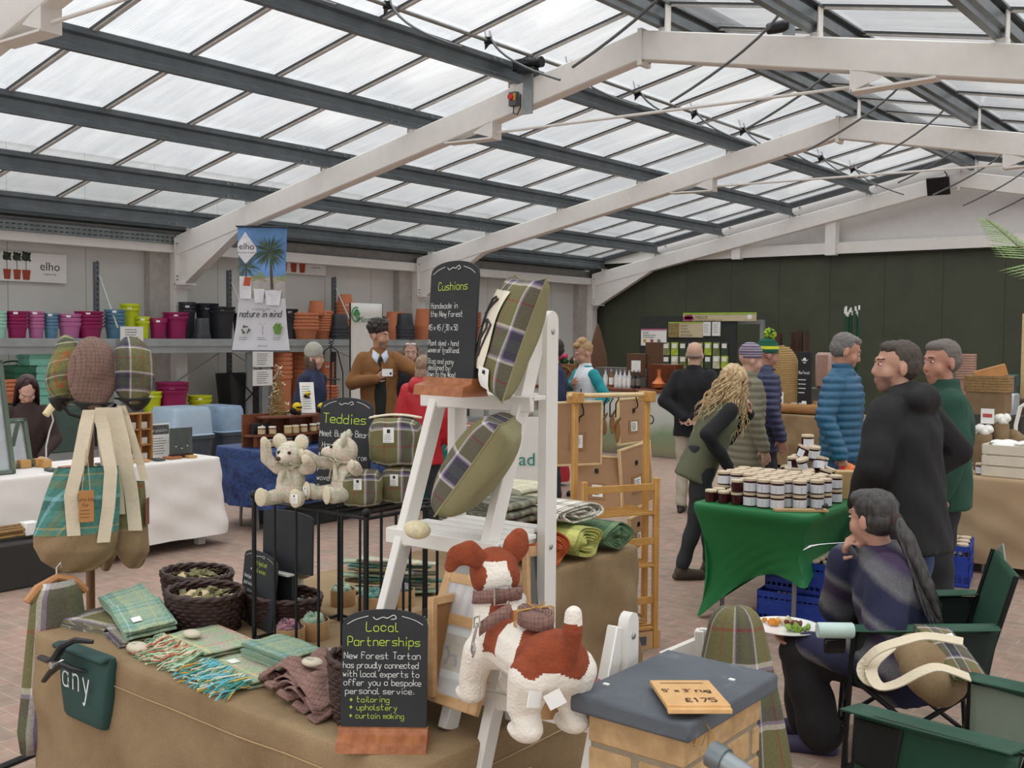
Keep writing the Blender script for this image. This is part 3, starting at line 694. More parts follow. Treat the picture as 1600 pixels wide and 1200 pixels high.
creamp=[(0,'CFC5B2'),(.3,'BCC0A6'),(.45,'CFC5B2'),(.7,'D6B9AC'),(.8,'CFC5B2'),(.92,'B6B39C')]
tweedp=[(0,'8A6A60'),(.8,'4D373C'),(.94,'8A6A60')]
capp=[(0,'7A7A48'),(.2,'B7A98C'),(.24,'7A7A48'),(.42,'A8512E'),(.46,'7A7A48'),(.6,'4C5145'),(.74,'C9BFA8'),(.78,'4C5145'),(.9,'7A7A48')]
sage=plaid('sage_plaid',sage_,sage_,.15,'ObjXY' if False else 'UV'); scarfp=plaid('pastel_plaid',sagep,sagep,.3,'UV'); teal=plaid('teal_plaid',tealp,tealp,.42,'UV')
bearm=plaid('bear_plaid',creamp,creamp,.075,'Object',bump=.4); tweed=plaid('brown_tweed',tweedp,tweedp,.012,'Object'); tweed_uv=plaid('brown_tweed_uv',tweedp,tweedp,.08,'UV'); capm=plaid('cap_plaid',capp,capp,.13,'Object')
def drape(name,u0,u1,v0,v1,z,zb,mat,label,cat='tablecloth',amp=.03,nf=9,rc=.05,out=.012,seed=0,group=None,flare=.03,zfun=None,parent=None,seam=0):
    rr=random.Random(seed); per=[]; # perimeter points with normals
    def arc(cx,cy,a0):
        for k in range(7): a=a0+PI/2*k/6; per.append((cx+rc*math.cos(a),cy+rc*math.sin(a),math.cos(a),math.sin(a)))
    def edge(xa,ya,xb,yb,nx,ny):
        n=max(4,int(math.hypot(xb-xa,yb-ya)/.03))
        for k in range(1,n): t=k/n; per.append((xa+(xb-xa)*t,ya+(yb-ya)*t,nx,ny))
    arc(u1-rc,v1-rc,0); edge(u1-rc,v1,u0+rc,v1,0,1); arc(u0+rc,v1-rc,PI/2); edge(u0,v1-rc,u0,v0+rc,-1,0); arc(u0+rc,v0+rc,PI); edge(u0+rc,v0,u1-rc,v0,0,-1); arc(u1-rc,v0+rc,-PI/2); edge(u1,v0+rc,u1,v1-rc,1,0)
    N=len(per); L=[0]
    for i in range(N): L.append(L[-1]+math.hypot(per[(i+1)%N][0]-per[i][0],per[(i+1)%N][1]-per[i][1])+ (rc*.0))
    ph=[rr.uniform(0,6.3) for _ in range(6)]; W_=L[-1]
    def fold(s): 
        a=2*PI*s/W_
        return .5*math.sin(nf*a+ph[0])+.3*math.sin(round(nf*1.7)*a+ph[1])+.25*math.sin(round(nf*2.9)*a+ph[2])
    rows=[(-.03,z),(-.004,z-.002),(.004,z-.010),(.007,z-.03)]; nz=14
    for k in range(1,nz+1): rows.append((None,k/nz))
    mb=MB(); vs=[];uv=[]
    for (o,zz) in rows:
        for i,(x,y,nx,ny) in enumerate(per):
            if o is not None: ox,zv=o,zz
            else:
                zbt=zfun(x,y) if zfun else zb; t=zz; ox=.007+flare*t+amp*fold(L[i])*t**.8+.009*math.sin(9*t+L[i]*7)*min(1,3*t)+.006*math.sin(17*t-L[i]*13)*min(1,3*t); ox=max(ox,.004); zv=z-.03+(zbt-z+.03)*t
            vs.append(Vector((x+nx*ox,y+ny*ox,zv))); uv.append((L[i],zv))
    fs=[(r*N+i,r*N+(i+1)%N,(r+1)*N+(i+1)%N,(r+1)*N+i) for r in range(len(rows)-1) for i in range(N)]+[list(range(N))[::-1]]
    mb.add(vs,fs,uv)
    o=obj(name,mb,mat,parent,sm=60)
    if not parent: tag(o,label,cat,group)
    if seam:
        q=MB(); k0=(3+seam)*N; q.tube([vs[k0+i]+Vector((per[i][2],per[i][3],0))*.003 for i in range(N)]+[vs[k0]],.0022,5,cap=False); obj('stitched_seam',q,mt('hessian_thread','A98F68',.9),o)
    return o
def trestle(u0,u1,v0,v1,z,label,mat=None,legs='metal',group=None,inset=.05):
    t=thing('trestle_table',label,'table',((u0+u1)/2,(v0+v1)/2,0),0,group); w=u1-u0;d=v1-v0
    m=mat or mt('grey_plastic_top','C9C8C4',.5)
    q=MB(); q.box((0,0,z-.03),(w-.03,d-.03,.04),ch=.008); obj('tabletop',q,m,t)
    lm=mt('grey_leg_steel','8A8C8E',.4,.5)
    for sx in(-1,1):
        for sy in(-1,1):
            q=MB()
            if legs=='wood': q.box((sx*(w/2-.1),sy*(d/2-.08),(z-.05)/2),(.07,.07,z-.05),ch=.004)
            else: q.tube([(sx*(w/2-.25 if inset<.1 else w/2-inset),sy*(d/2-inset-.02),z-.05),(sx*(w/2-.22 if inset<.1 else w/2-inset),sy*(d/2-inset),0)],.014,8)
            obj('leg',q,m if legs=='wood' else lm,t)
    return t
ZT=.74
trestle(-3.52,-1.78,1.84,2.5,ZT-.006,'trestle table under the brown hessian cloth at the front of the stall')
drape('hessian_tablecloth',-3.56,-1.72,1.78,2.56,ZT,.06,burlap,'brown hessian cloth over the front stall table with scarves and baskets',amp=.026,nf=7,seed=3,seam=1)
trestle(-3.42,-2.82,2.65,4.42,ZT-.006,'trestle table under the hessian cloth with rolled blankets')
drape('hessian_tablecloth',-3.5,-2.74,2.60,4.47,ZT,.1,burlap,'hessian cloth over the side table carrying rolled blankets by the white ladder',amp=.06,nf=9,seed=11)
# ================================================================ CHALKBOARDS
redwood=wood('red_brown_wood','8A5030','B4744A',(30,6,30),.45)
def chalkboard(label,L,Rr,top,lines,base=True,z=ZT,tilt=.10,arch=.12,flour=True,bz=.04,name='chalkboard_sign',back=False,yaw=None,zbot=None):
    L=Vector(L);Rr=Vector(Rr); x=(Rr-L); w=x.length; x.normalize(); y=Vector((-x.y,x.x,0)).normalized()
    t=thing(name,label,'chalkboard sign'); place(t,frameT(L,x,y)); h=top
    pts=[(0,0),(w,0)]
    hs=h*(1-arch)
    for k in range(13): a=PI*k/12; pts.append((w/2+w/2*math.cos(a),hs+(h-hs)*math.sin(a)**.8 if k not in(0,12) else hs))
    T=Matrix.Translation((0,.03,.0))@Matrix.Rotation(-tilt,4,'X')
    q=MB(); q.T=T; q.prism(pts,0,.008,'xz'); obj('board',q,BRD,t,bev=.001)
    if base:
        q=MB(); q.prism([(-.015,0),(.085,0),(.075,bz*.55),(.05,bz*.7),(.046,bz),(.024,bz),(.02,bz*.7),(-.01,bz*.55)],-.004,w+.004,'yz'); obj('wooden_base',q,redwood,t)
    gm=MB();gm.T=T;wm=MB();wm.T=T
    for ln in lines:
        c,s,xx,zz,sz=ln[:5]; hand(gm if c=='g' else wm,s,xx*w,zz*h,sz*h,align=ln[5] if len(ln)>5 else 'l',gap=ln[6] if len(ln)>6 else 1.5,sq=ln[7] if len(ln)>7 else .85)
    if flour:
        k=w*.5; c0=h*.955
        _stroke(wm,[(w*.5-k*.28,c0-.012*h),(w*.5-k*.2,c0-.03*h),(w*.5-k*.06,c0-.012*h),(w*.5+.06*k,c0-.018*h),(w*.5+.2*k,c0+.005*h),(w*.5+.26*k,c0-.02*h),(w*.5+.15*k,c0-.028*h)],h*.005,.0006)
        _stroke(wm,[(w*.06,hs+.01*h),(w*.16,hs+.045*h),(w*.3,hs+.07*h)],h*.004,.0006); _stroke(wm,[(w*.94,hs+.01*h),(w*.84,hs+.045*h),(w*.7,hs+.07*h)],h*.004,.0006)
    if gm.f: obj('green_lettering',gm,CHG,t,sm=0)
    if wm.f: obj('white_lettering',wm,CHW,t,sm=0)
    return t
def bpx(l,r,z): return onz(*l,z),onz(*r,z)
a,b=bpx((528,1174),(664,1176),ZT); 
chalkboard('Local Partnerships chalkboard on red brown base at the front table corner',a,b,.345,
 [('g','Local',.48,.84,.066,'c',1.9,.95),('g','Partnerships',.5,.735,.062,'c',1.5,.95),('w','New Forest Tartan',.03,.64,.046,'l',1.5,.95),('w','has proudly connected',.02,.572,.044,'l',1.2,.82),('w','with local experts to',.02,.508,.044,'l',1.3,.88),('w','offer you a bespoke',.03,.446,.044,'l',1.4,.92),('w','personal service.',.05,.385,.042,'l',1.6,1.),
  ('g','* tailoring',.1,.325,.04,'l',1.6,1.),('g','* upholstery',.1,.268,.04,'l',1.6,1.),('g','* curtain making',.1,.208,.038,'l',1.4,.95)],bz=.05)
a,b=bpx((361,968),(400,989),ZT)
chalkboard('narrow Plant dyed and hand woven chalkboard beside the wicker baskets',a,b+(b-a)*.25,.265,
 [('g','Plant dyed and',.5,.82,.06,'c',1.1,.72),('g','hand woven',.5,.72,.06,'c'),('w','Hand dyed using',.06,.60,.05,'l',.9,.68),('w','plant material',.06,.51,.05,'l',1.,.7),('w','dyed and woven',.06,.42,.05,'l',.95,.68),('w','by hand looms',.06,.33,.05,'l',1,.7),('w','using natural',.06,.24,.05,'l',1,.7),('w','techniques for',.06,.15,.05,'l',1,.68),('w','weaving by',.06,.06,.05)],base=False)
# ================================================================ BLACK WIRE RACK
blackm=mt('black_wrought_iron','17181A',.45,.4)
CZ=1.232; cu0,cu1,cv0,cv1=-2.84,-2.30,2.18,2.56
t=thing('wire_display_rack','black iron rack of vertical bars carrying teddies and tartan door stops','display rack',((cu0+cu1)/2,(cv0+cv1)/2,ZT)); hw,hd,hh=(cu1-cu0)/2,(cv1-cv0)/2,CZ-ZT
q=MB()
for z in(hh-.006,.02): q.tube([(-hw,-hd,z),(hw,-hd,z),(hw,hd,z),(-hw,hd,z),(-hw,-hd,z)],.006,6)
obj('frame',q,blackm,t)
q=MB()
for k in range(9): x=-hw+2*hw*k/8; q.tube([(x,-hd,hh-.006),(x,hd,hh-.006)],.004,5)
obj('top_grid',q,blackm,t)
def bars(x,y): 
    q=MB(); q.tube([(x,y,0),(x,y,hh)],.0048 if not(abs(abs(x)-hw)<.01 and abs(abs(y)-hd)<.01) else .0085,6)
    if abs(abs(x)-hw)<.01 and abs(abs(y)-hd)<.01: q.ell((x,y,hh+.012),.014)
    obj('bar',q,blackm,t)
for k in range(6): bars(-hw+2*hw*k/5,-hd)
for k in range(1,7): bars(hw,-hd+2*hd*k/6)
for k in range(0,5): bars(-hw+2*hw*k/5,hd)
# ================================================================ BASKETS
wick=mt('dark_wicker','3A2620',.55,0,.35,25)
def basket(label,c,Rx,Ry,h,rz=0,n=9,group='dark wicker baskets on the stall'):
    t=thing('wicker_basket',label,'basket',c,rz,group)
    q=MB(); NS=44
    for j in range(n):
        z=.008+(h-.016)*j/(n-1); s=.84+.16*(z/h)**.7
        pts=[]
        for i in range(NS*2+1):
            a=2*PI*i/(NS*2); m=1+.03*math.cos(NS*a/2*1.0+(PI if j%2 else 0)); pts.append((Rx*s*m*math.cos(a),Ry*s*m*math.sin(a),z+.002*math.sin(5*a+j)))
        q.tube(pts,h/n*.46,5,cap=False)
    obj('woven_wall',q,wick,t,sm=60)
    q=MB()
    for i in range(22):
        a=2*PI*i/22; q.tube([(Rx*.84*math.cos(a),Ry*.84*math.sin(a),0),(Rx*.98*math.cos(a),Ry*.98*math.sin(a),h)],.003,5)
    obj('stakes',q,wick,t)
    q=MB()
    for ph in(0,PI): q.tube([(Rx*1.0*math.cos(a)*(1+.03*math.cos(9*a+ph)),Ry*math.sin(a)*(1+.03*math.cos(9*a+ph)),h+.006+.005*math.sin(9*a+ph)) for a in [2*PI*i/80 for i in range(81)]],.0075,6,cap=False)
    obj('braided_rim',q,wick,t,sm=60)
    q=MB(); q.lathe([(.01,0),(.84,0),(.84,.01),(.01,.01)],24,sc=(Rx,Ry)); obj('base',q,wick,t)
    return t
stripm=[plaid('strip_olive',[(0,'6F6A45'),(.5,'8A8458'),(.8,'4E4B33')],[(0,'6F6A45'),(.5,'9A936C'),(.7,'57533A')],.02,'Object'),mt('cream_wood_disc','CDB78C',.6),plaid('strip_sage',sage_,sage_,.04,'Object')]
def strips(c,Rx,Ry,n,what='fabric keyring',where='',z0=.0):
    for i in range(n):
        a=i*2.4; r=math.sqrt((i+.5)/n)*.68; x,y=c[0]+Rx*r*math.cos(a),c[1]+Ry*r*math.sin(a)
        q=MB(); L=R.uniform(.026,.044); w=.012
        pr=[(-L,0),(-L*.4,.004),(0,.012),(L*.5,.006),(L,.0)]
        q.grid(lambda u,v:((pr[min(4,int(u*4.001))][0]),(v-.5)*2*w,pr[min(4,int(u*4.001))][1]),4,1); q.grid(lambda u,v:((pr[min(4,int(u*4.001))][0]),(v-.5)*2*w,-.006+pr[min(4,int(u*4.001))][1]*-.3),4,1)
        o=obj('fabric_keyring',q,stripm[0 if R.random()<.7 else 1],None,(x,y,c[2]+z0+R.uniform(0,.022)),R.uniform(0,6.3)); o.rotation_euler=(R.uniform(-.5,.5),R.uniform(-.5,.5),R.uniform(0,6.3))
        sd=o.modifiers.new('t','SOLIDIFY'); sd.thickness=.002
        tag(o,'small olive plaid fabric keyring heaped '+where,'keyring','fabric keyrings '+where)
B1=(-3.44,2.37,ZT);B2=(-3.13,2.19,ZT);B3=(-3.14,2.49,ZT)
b=basket('oval dark wicker basket of olive keyrings farthest left on the hessian table',B1,.15,.12,.115); strips(B1,.15,.12,26,where='in the farthest left wicker basket',z0=.09)
b=basket('round dark wicker basket of cream tagged keyrings left of the narrow chalkboard',B2,.145,.125,.125); strips(B2,.145,.125,26,where='in the wicker basket left of the narrow chalkboard',z0=.098)
b=basket('dark wicker basket behind the narrow chalkboard, holding paper tags',(-2.97,2.40,ZT),.16,.11,.10,rz=.1)
b=basket('dark wicker basket half hidden behind the Local Partnerships chalkboard',(-2.02,1.93,ZT),.13,.09,.165,n=15)
# ================================================================ TEXTILES
def slab(mb,w,d,h,z,r=None,dx=0,dy=0,seed=0,wave=.002):
    rr=random.Random(seed); ph=rr.uniform(0,6)
    prof=[(1,-.5)]; N=28
    def f(u,v):  # u around section (closed), v along depth
        a=2*PI*u; n_=.25
        x=math.copysign(abs(math.cos(a))**n_,math.cos(a))*w/2; zz=math.copysign(abs(math.sin(a))**.6,math.sin(a))*h/2
        return (x+dx+.003*math.sin(v*9+ph),(v-.5)*d+dy+.004*math.sin(u*6+ph),z+h/2+zz+wave*math.sin(x*40+v*11+ph))
    b=len(mb.v); mb.grid(f,N,8)
    # uv by position
    for k in range(len(mb.f)-N*8,len(mb.f)):
        mb.uv[k]=[(mb.v[i].x,mb.v[i].y) for i in mb.f[k]]
    mb.add([mb.v[b+i] for i in range(N)],[list(range(N))]); mb.add([mb.v[b+8*(N+1)+i] for i in range(N)],[list(range(N))])
def folded(name,label,cat,c,w,d,layers,h,mat,rz=0,seed=0,group=None,edge=None,taper=0):
    t=thing(name,label,cat,c,rz,group)
    q=MB(); rr=random.Random(seed)
    for i in range(layers): slab(q,w*(1-rr.uniform(0,.05)),d*(1-rr.uniform(0,.06)),h*.97,i*h,dx=rr.uniform(-.006,.006),dy=rr.uniform(-.006,.006),seed=seed+i)
    obj('folded_cloth',q,mat,t,sm=50)
    return t
def fringe(parent,w,edge_y,z,L,n,mats,seed=0,drop=.02,spread=.5):
    rr=random.Random(seed); q=MB()
    for i in range(n):
        x=-w/2+w*(i+.5)/n+rr.uniform(-.006,.006); q.mi=rr.randrange(len(mats)); ll=L*rr.uniform(.75,1.15); sx=rr.uniform(-spread,spread)*ll; ph=rr.uniform(0,6)
        q.tube([(x+sx*t+.006*math.sin(6*t+ph),edge_y-ll*t,max(z-drop*t+rr.uniform(0,.012)+.012*math.sin(3*t+ph)*t,.0035)) for t in(0,.25,.5,.75,1)],.0026,5)
    obj('fringe',q,mats,parent,sm=60)
fr1=[mt('yarn_mint','A9C9A8',.95),mt('yarn_rust','B86F52',.95),mt('yarn_cream','D6CBAE',.95),mt('yarn_green','7C9A78',.95)]
fr2=[mt('yarn_blue','6FB6C4',.95),mt('yarn_pale','CBD3C4',.95),mt('yarn_gold','C9A24E',.95),mt('yarn_teal','4E9488',.95)]
def tagp(parent,c,w,h,rz=0,rx=0,mat=None,name='paper_tag',up=False,text=True):
    q=MB(); q.box((0,0,0),(w,h,.0015) if not up else (w,.0015,h)); o=obj(name,q,mat or PAPER,parent,c); o.rotation_euler=(rx,0,rz)
    if text and up:
        s=MB(); s.T=Matrix.Translation((0,-.0015,0)); scrib(s,-w*.35,w*.35,-h*.4,h*.1,4,h*.035,.0004); poly(s,[(-w*.12,h*.2),(w*.12,h*.2),(w*.12,h*.38),(-w*.12,h*.38)],.0004); obj('print',s,INK,o,sm=0)
    return o
# left pile of sage plaid covers
P0=onz(150,985,ZT)
folded('folded_plaid','olive and purple tartan folded cloth lowest in the left corner pile','folded cloth',(-3.45,1.98,ZT),.26,.2,2,.014,forest_uv,rz=.2,seed=1)
t=folded('folded_plaid','sage green plaid folded cloth leaning on the left corner pile','folded cloth',(-3.43,2.08,ZT+.055),.22,.16,2,.014,sage,rz=-.25,seed=2); t.rotation_euler=(.18,.1,-.25)
t=folded('folded_plaid','sage green plaid folded cloth with white label, nearest of the left corner pile','folded cloth',(-3.20,1.99,ZT+.045),.25,.165,3,.014,sage,rz=-.35,seed=3); t.rotation_euler=(.12,.12,-.35)
tagp(t,(.06,-.03,.046),.04,.03)
folded('folded_plaid','thin folded tartan cloth under the labelled sage green cloth','folded cloth',(-3.22,1.97,ZT),.24,.16,2,.012,forest_uv,rz=-.3,seed=4)
# scarves with fringe
t=folded('fringed_scarf','pastel green plaid scarf with rust and cream fringe under a pebble','scarf',(-2.90,2.05,ZT),.30,.2,3,.014,scarfp,rz=-.12,seed=5); fringe(t,.28,-.10,.035,.10,95,fr1,1,.03); fringe(t,.28,-.10,.015,.12,60,fr1,3,.012)
t=folded('fringed_scarf','sage green plaid scarf with blue and gold fringe and white label','scarf',(-2.58,2.02,ZT),.27,.25,2,.014,scarfp,rz=-.16,seed=6); fringe(t,.26,-.12,.03,.10,95,fr2,2,.025); fringe(t,.26,-.12,.012,.115,50,fr2,4,.008); tagp(t,(-.07,-.07,.030),.04,.03)
t=folded('fringed_scarf','rolled teal plaid scarf folded across the blue fringed scarf','scarf',(-2.56,2.07,ZT+.029),.24,.15,3,.016,sage,rz=-.1,seed=8)
# brown tweed heap
t=thing('tweed_scarf','crumpled brown windowpane tweed scarf under a writing pebble','scarf',(-2.26,1.98,ZT),-.3)
q=MB()
for k in range(4):
    ph=k*1.3
    q.grid(lambda u,v:(-.2+.38*u,-.10+.19*v+.015*math.sin(9*u+ph),max(.004,.012+k*.016+.017*math.sin(13*u+3*v+ph)+.012*math.cos(9*v+ph)+.02*math.sin(PI*u))),26,12)
o=obj('folds',q,tweed,t,sm=60); sd=o.modifiers.new('t','SOLIDIFY'); sd.thickness=.005
q=MB()
for k in range(5): q.tube([(-.2+.085*k+.03*math.sin(i),-.11-.015*math.sin(i*1.3+k),.02+.014*math.sin(i+k)) for i in range(2)]+[(-.17+.085*k,-.05,.03)],[.016,.022,.02],8,flat=.6)
obj('rolled_edge',q,tweed,t)
# small folded tartan pieces right of scrunchies
folded('folded_plaid','small dark tartan folded piece with white label beside the paper pots','folded cloth',(-2.43,2.22,ZT),.17,.1,3,.013,forest_uv,rz=.55,seed=12); 
folded('folded_plaid','teal and red plaid folded piece behind the tweed scarf','folded cloth',(-2.26,2.21,ZT),.15,.1,3,.013,teal,rz=.6,seed=13)
q=MB(); q.box((0,0,.05),(.05,.008,.1)); o=tag(obj('wooden_plaque',q,mt('pale_birch','C99A5C',.5),loc=(-2.15,2.08,ZT+.02),rz=.3,bev=.001),'small pale wooden plaque standing behind the front wicker basket','plaque'); o.rotation_euler=(-.15,.35,.3); o.location.z=ZT
# pebbles
pebm=mt('pebble','C9BFAA',.6,0,.1,12)
def pebble(c,r,label,rz=0,txt=None):
    q=MB(); q.ell((0,0,r[2]),r,nu=18,nv=10); o=tag(obj('pebble',q,pebm,loc=c,rz=rz),label,'pebble')
    if txt:
        s=MB(); M=Matrix.Translation((0,-r[1]*.45,r[2]*1.93))@Matrix.Rotation(-PI/2+.35,4,'X'); s.T=M
        for k,l in enumerate(txt): hand(s,l,0,.008-k*.012,.007,align='c',th=.0012)
        obj('lettering',s,INK,o,sm=0)
pebble((-3.04,1.87,ZT),(.045,.03,.019),'written pebble at the table edge by the sage green cloths',.1,['Plant','dyed'])
pebble((-2.93,2.0,ZT+.044),(.036,.024,.013),'plain pebble resting on the rust fringed scarf',.2)
pebble((-2.30,1.97,ZT+.085),(.034,.026,.013),'written pebble resting on the brown tweed scarf',.2,['Grey','tweed'])
for k,(x,y) in enumerate(((345,905),(362,912))):
    p=onz(x,y+6,ZT); pebble((p.x,p.y,ZT),(.035,.025,.014),('plain oval pebble behind the right hand basket, left one','plain oval pebble behind the right hand basket, right one')[k],.4)
# kraft pots with scrunchies
kraft=mt('kraft_board','B89468',.8,0,.06)
scr=[plaid('scr_'+n,a,a,.03,'Object') for n,a in(('teal',tealp),('lilac',[(0,'6B5566'),(.3,'A89AAB'),(.4,'4F4350'),(.7,'7F9A86')]),('pink',[(0,'8A5564'),(.4,'B48C8C'),(.6,'5F4A55')]),('sage',sage_))]
def kraftpot(c,r,h,si,label,fill=True):
    t=thing('kraft_pot',label,'paper pot',c,0,'round kraft pots of scrunchies'); q=MB(); q.lathe([(r*.97,0),(r,.003),(r,h),(r*.95,h),(r*.93,.006)],26); obj('cup',q,kraft,t)
    if fill:
        for k in range(3):
            q=MB(); NR=40; rr=r*.5
            q.tube([((rr*(1+.12*math.sin(11*a+k)))*math.cos(a),(rr*(1+.12*math.sin(11*a+k)))*math.sin(a),.008*math.sin(13*a+k)) for a in[2*PI*i/NR for i in range(NR+1)]],[r*.28*(1+.3*math.sin(15*i)) for i in range(NR+1)],7,cap=False)
            o=obj('scrunchie',q,scr[(si+k//2)%4],loc=(c[0]+r*.15*math.cos(k*2.2),c[1]+r*.15*math.sin(k*2.2),c[2]+h*.62+k*.012),sm=60); o.rotation_euler=(.25*math.sin(k*2),.25*math.cos(k*2),k)
            tag(o,'ruffled plaid scrunchie, '+('lowest','middle','top')[k]+' in the '+label.split(',')[0].replace('kraft pot','pot'),'scrunchie','scrunchies in kraft pots')
for (x,y,r,si,lb) in ((452,1008,.052,1,'front left kraft pot, lilac scrunchies, behind the scarves'),(492,996,.05,2,'pink filled kraft pot, front right by the dark tartan piece'),(478,972,.045,0,'blue filled kraft pot, behind the front pair'),(536,945,.048,2,'brown filled kraft pot, right of the small teddy'),(583,955,.058,3,'green filled kraft pot, inside the rack bars'),(628,945,.05,0,'rear kraft pot, beside the ladder leg')):
    p=onz(x,y,ZT); kraftpot((p.x,p.y,ZT),r,.062,si,lb)
# long folded ties inside the rack
for k in range(11):
    q=MB(); y0=-.05+k*.012; m=[teal,sage,scarfp,forest_uv][k%4]
    slab(q,.05,.34,.012,0,seed=40+k)
    o=obj('folded_tie',q,m,loc=(-3.0+.04*math.sin(k*2),2.98+.02*math.cos(k*3),ZT+.0+k*.0125),sm=50,rz=PI/2+.5+.12*math.sin(k*1.7)); tag(o,'folded plaid strip in the heap behind the black rack bars','folded cloth','folded plaid strips behind the black rack bars')
# ================================================================ WHITE LADDER SHELVES
whitew=mt('white_painted_wood','E0DDD6',.45,0,.025,6,.08,30)
screw=mt('zinc_screw','A9A9A6',.3,.8)
def ladder(label,FR,W,rz,z0,shelves,hr=1.105,D=.44,hf=1.06):
    t=thing('ladder_shelf',label,'ladder shelf',(FR[0],FR[1],z0),rz)
    for sx in(0,-W):
        q=MB(); q.bar((sx,0,0),(sx,D-.03,hf),.03,.055,up=(0,-1,0),ch=.003); obj('front_leg',q,whitew,t)
        q=MB(); x=sx+(.016 if sx==0 else -.016); q.prism([(D-.03,0),(D+.03,0),(D+.03,hr-.02)]+[(D+.03*math.cos(a),hr-.02+.03*math.sin(a)) for a in(.5,1,1.57,2.1,2.6)]+[(D-.03,hr-.02)],x-.014,x+.014,'yz'); o=obj('rear_leg',q,whitew,t)
        q=MB(); 
        for z in(hr-.05,.42): q.T=Matrix.Translation((x+(.016 if sx==0 else -.016),D,z))@Matrix.Rotation(PI/2,4,'Y'); q.lathe([(.008,-.002),(.009,.0),(.006,.003)],10)
        obj('screw',q,screw,o)
    for zz,ov in shelves:
        yf=(D-.03)*zz/hf-.035; yb=D+.03; q=MB()
        q.box((-W/2,yf+.008,zz-.022),(W+2*ov,.02,.045),ch=.003); q.box((-W/2,yb-.01,zz-.022),(W,.02,.04),ch=.003)
        for sx in(0,-W): q.box((sx*1+( -.024 if sx==0 else .024),(yf+yb)/2,zz-.03),(.018,yb-yf,.035),ch=.002)
        n=max(2,int((yb-yf)/.062)); st=(yb-yf)/n
        for k in range(n): q.box((-W/2,yf+st*(k+.5),zz-.006),((W+2*ov) if k<max(1,n-2) else W-.0,st*.82,.014),ch=.002)
        obj('slatted_shelf',q,whitew,t)
    return t
LA=ladder('white wooden ladder shelf on the hessian table carrying cushions and the Cushions chalkboard',(-1.83,2.03),.31,.05,ZT,[(.115,.01),(.475,.05),(.87,.05)])
LB=ladder('white wooden ladder shelf on the floor carrying the plush dog',(-1.385,1.80),.31,.08,0,[(.3,.01),(.60,.02),(.855,.04)],hr=1.075,hf=1.05)
# ================================================================ CUSHIONS
khaki=mt('khaki_cotton','8C8763',.9,0,.05,6,.25,300)
def pillow4(name,label,cat,BN,BF,TN,TF,th,mats,pinch=.10,label_at=None,extra=None):
    t=thing(name,label,cat); c=(BN+BF+TN+TF)/4
    x=((BN+TN)/2-(BF+TF)/2); w=x.length; x.normalize(); z=((TN+TF)/2-(BN+BF)/2); z=z-x*z.dot(x); h=z.length; z.normalize(); y=z.cross(x)
    place(t,Matrix(((x.x,y.x,z.x,c.x),(x.y,y.y,z.y,c.y),(x.z,y.z,z.z,c.z),(0,0,0,1))))
    def f(s):
        def g(u,v):
            a,b=2*u-1,2*v-1
            k=(max(0,1-a*a)**.5*max(0,1-b*b)**.5)**.62
            pa=1-pinch*(1-b*b)*abs(a)**3*.8; pb=1-pinch*(1-a*a)*abs(b)**3*.8
            return (a*w/2*pa,s*(th/2)*k+.004*math.sin(9*a+5*b)*k,b*h/2*pb)
        return g
    q=MB(); q.grid(f(-1),24,24); obj('plaid_front',q,mats[0],t,sm=60)
    q=MB(); q.grid(f(1),24,24); obj('plain_back',q,mats[1],t,sm=60)
    q=MB(); pts=[]
    for k in range(97):
        s=k/96*4; a,b=(-1+2*s,-1) if s<1 else (1,-1+2*(s-1)) if s<2 else (1-2*(s-2),1) if s<3 else (-1,1-2*(s-3)); pts.append(f(1)((a+1)/2,(b+1)/2))
    q.tube(pts,.0025,5,cap=False); obj('seam',q,mats[1],t)
    return t,w,h,f
t,w,h,f=pillow4('cushion','large upright tartan cushion with cream stag panel on the ladder top shelf','cushion',atd(800,642,2.72),atd(748,607,2.98),atd(838,428,2.84),atd(798,432,3.08),.125,[forest_uv,khaki])
lin_=mt('cream_linen','E3DAC5',.9,0,.03,8,.2,300)
def onpil(u,v,o=.004): p=Vector(f(-1)(u,v)); p.y-=o; return p
q=MB(); q.grid(lambda a,b:onpil(.22+.46*a,.17+.66*b,.006),14,14); o=obj('cream_panel',q,lin_,t,sm=60)
s=MB()
def stagl(pts,r=.0035): s.tube([onpil(.22+.46*a,.17+.66*b,.009) for a,b in pts],r,5)
stagl([(.3,.15),(.4,.4),(.35,.55),(.5,.6),(.75,.55),(.7,.15)]); stagl([(.35,.55),(.3,.7),(.22,.66)]); stagl([(.3,.7),(.25,.85),(.35,.9)]); stagl([(.3,.7),(.4,.82),(.5,.88)]); stagl([(.45,.45),(.6,.3),(.62,.12)]); stagl([(.5,.6),(.62,.5),(.55,.35)])
obj('stag_drawing',s,mt('charcoal_ink','3A3632',.9),o)
def plabel(t,f,u,v,du,dv):
    q=MB(); q.grid(lambda a,b:tuple(Vector(f(-1)(u+du*a,v+dv*b))+Vector((0,-.007,0))),4,4); o=obj('label',q,PAPER,t,sm=60)
    q=MB(); q.grid(lambda a,b:tuple(Vector(f(-1)(u+du*(.38+.24*a),v+dv*(.7+.18*b)))+Vector((0,-.009,0))),1,1); obj('print',q,INK,o)
plabel(t,f,.62,.03,.22,.17)
t,w,h,f=pillow4('cushion','tartan cushion with khaki back leaning on the ladder middle shelf','cushion',atd(664,828,2.62),atd(704,778,2.94),atd(790,650,2.80),atd(818,648,3.10),.155,[forest_uv,khaki])
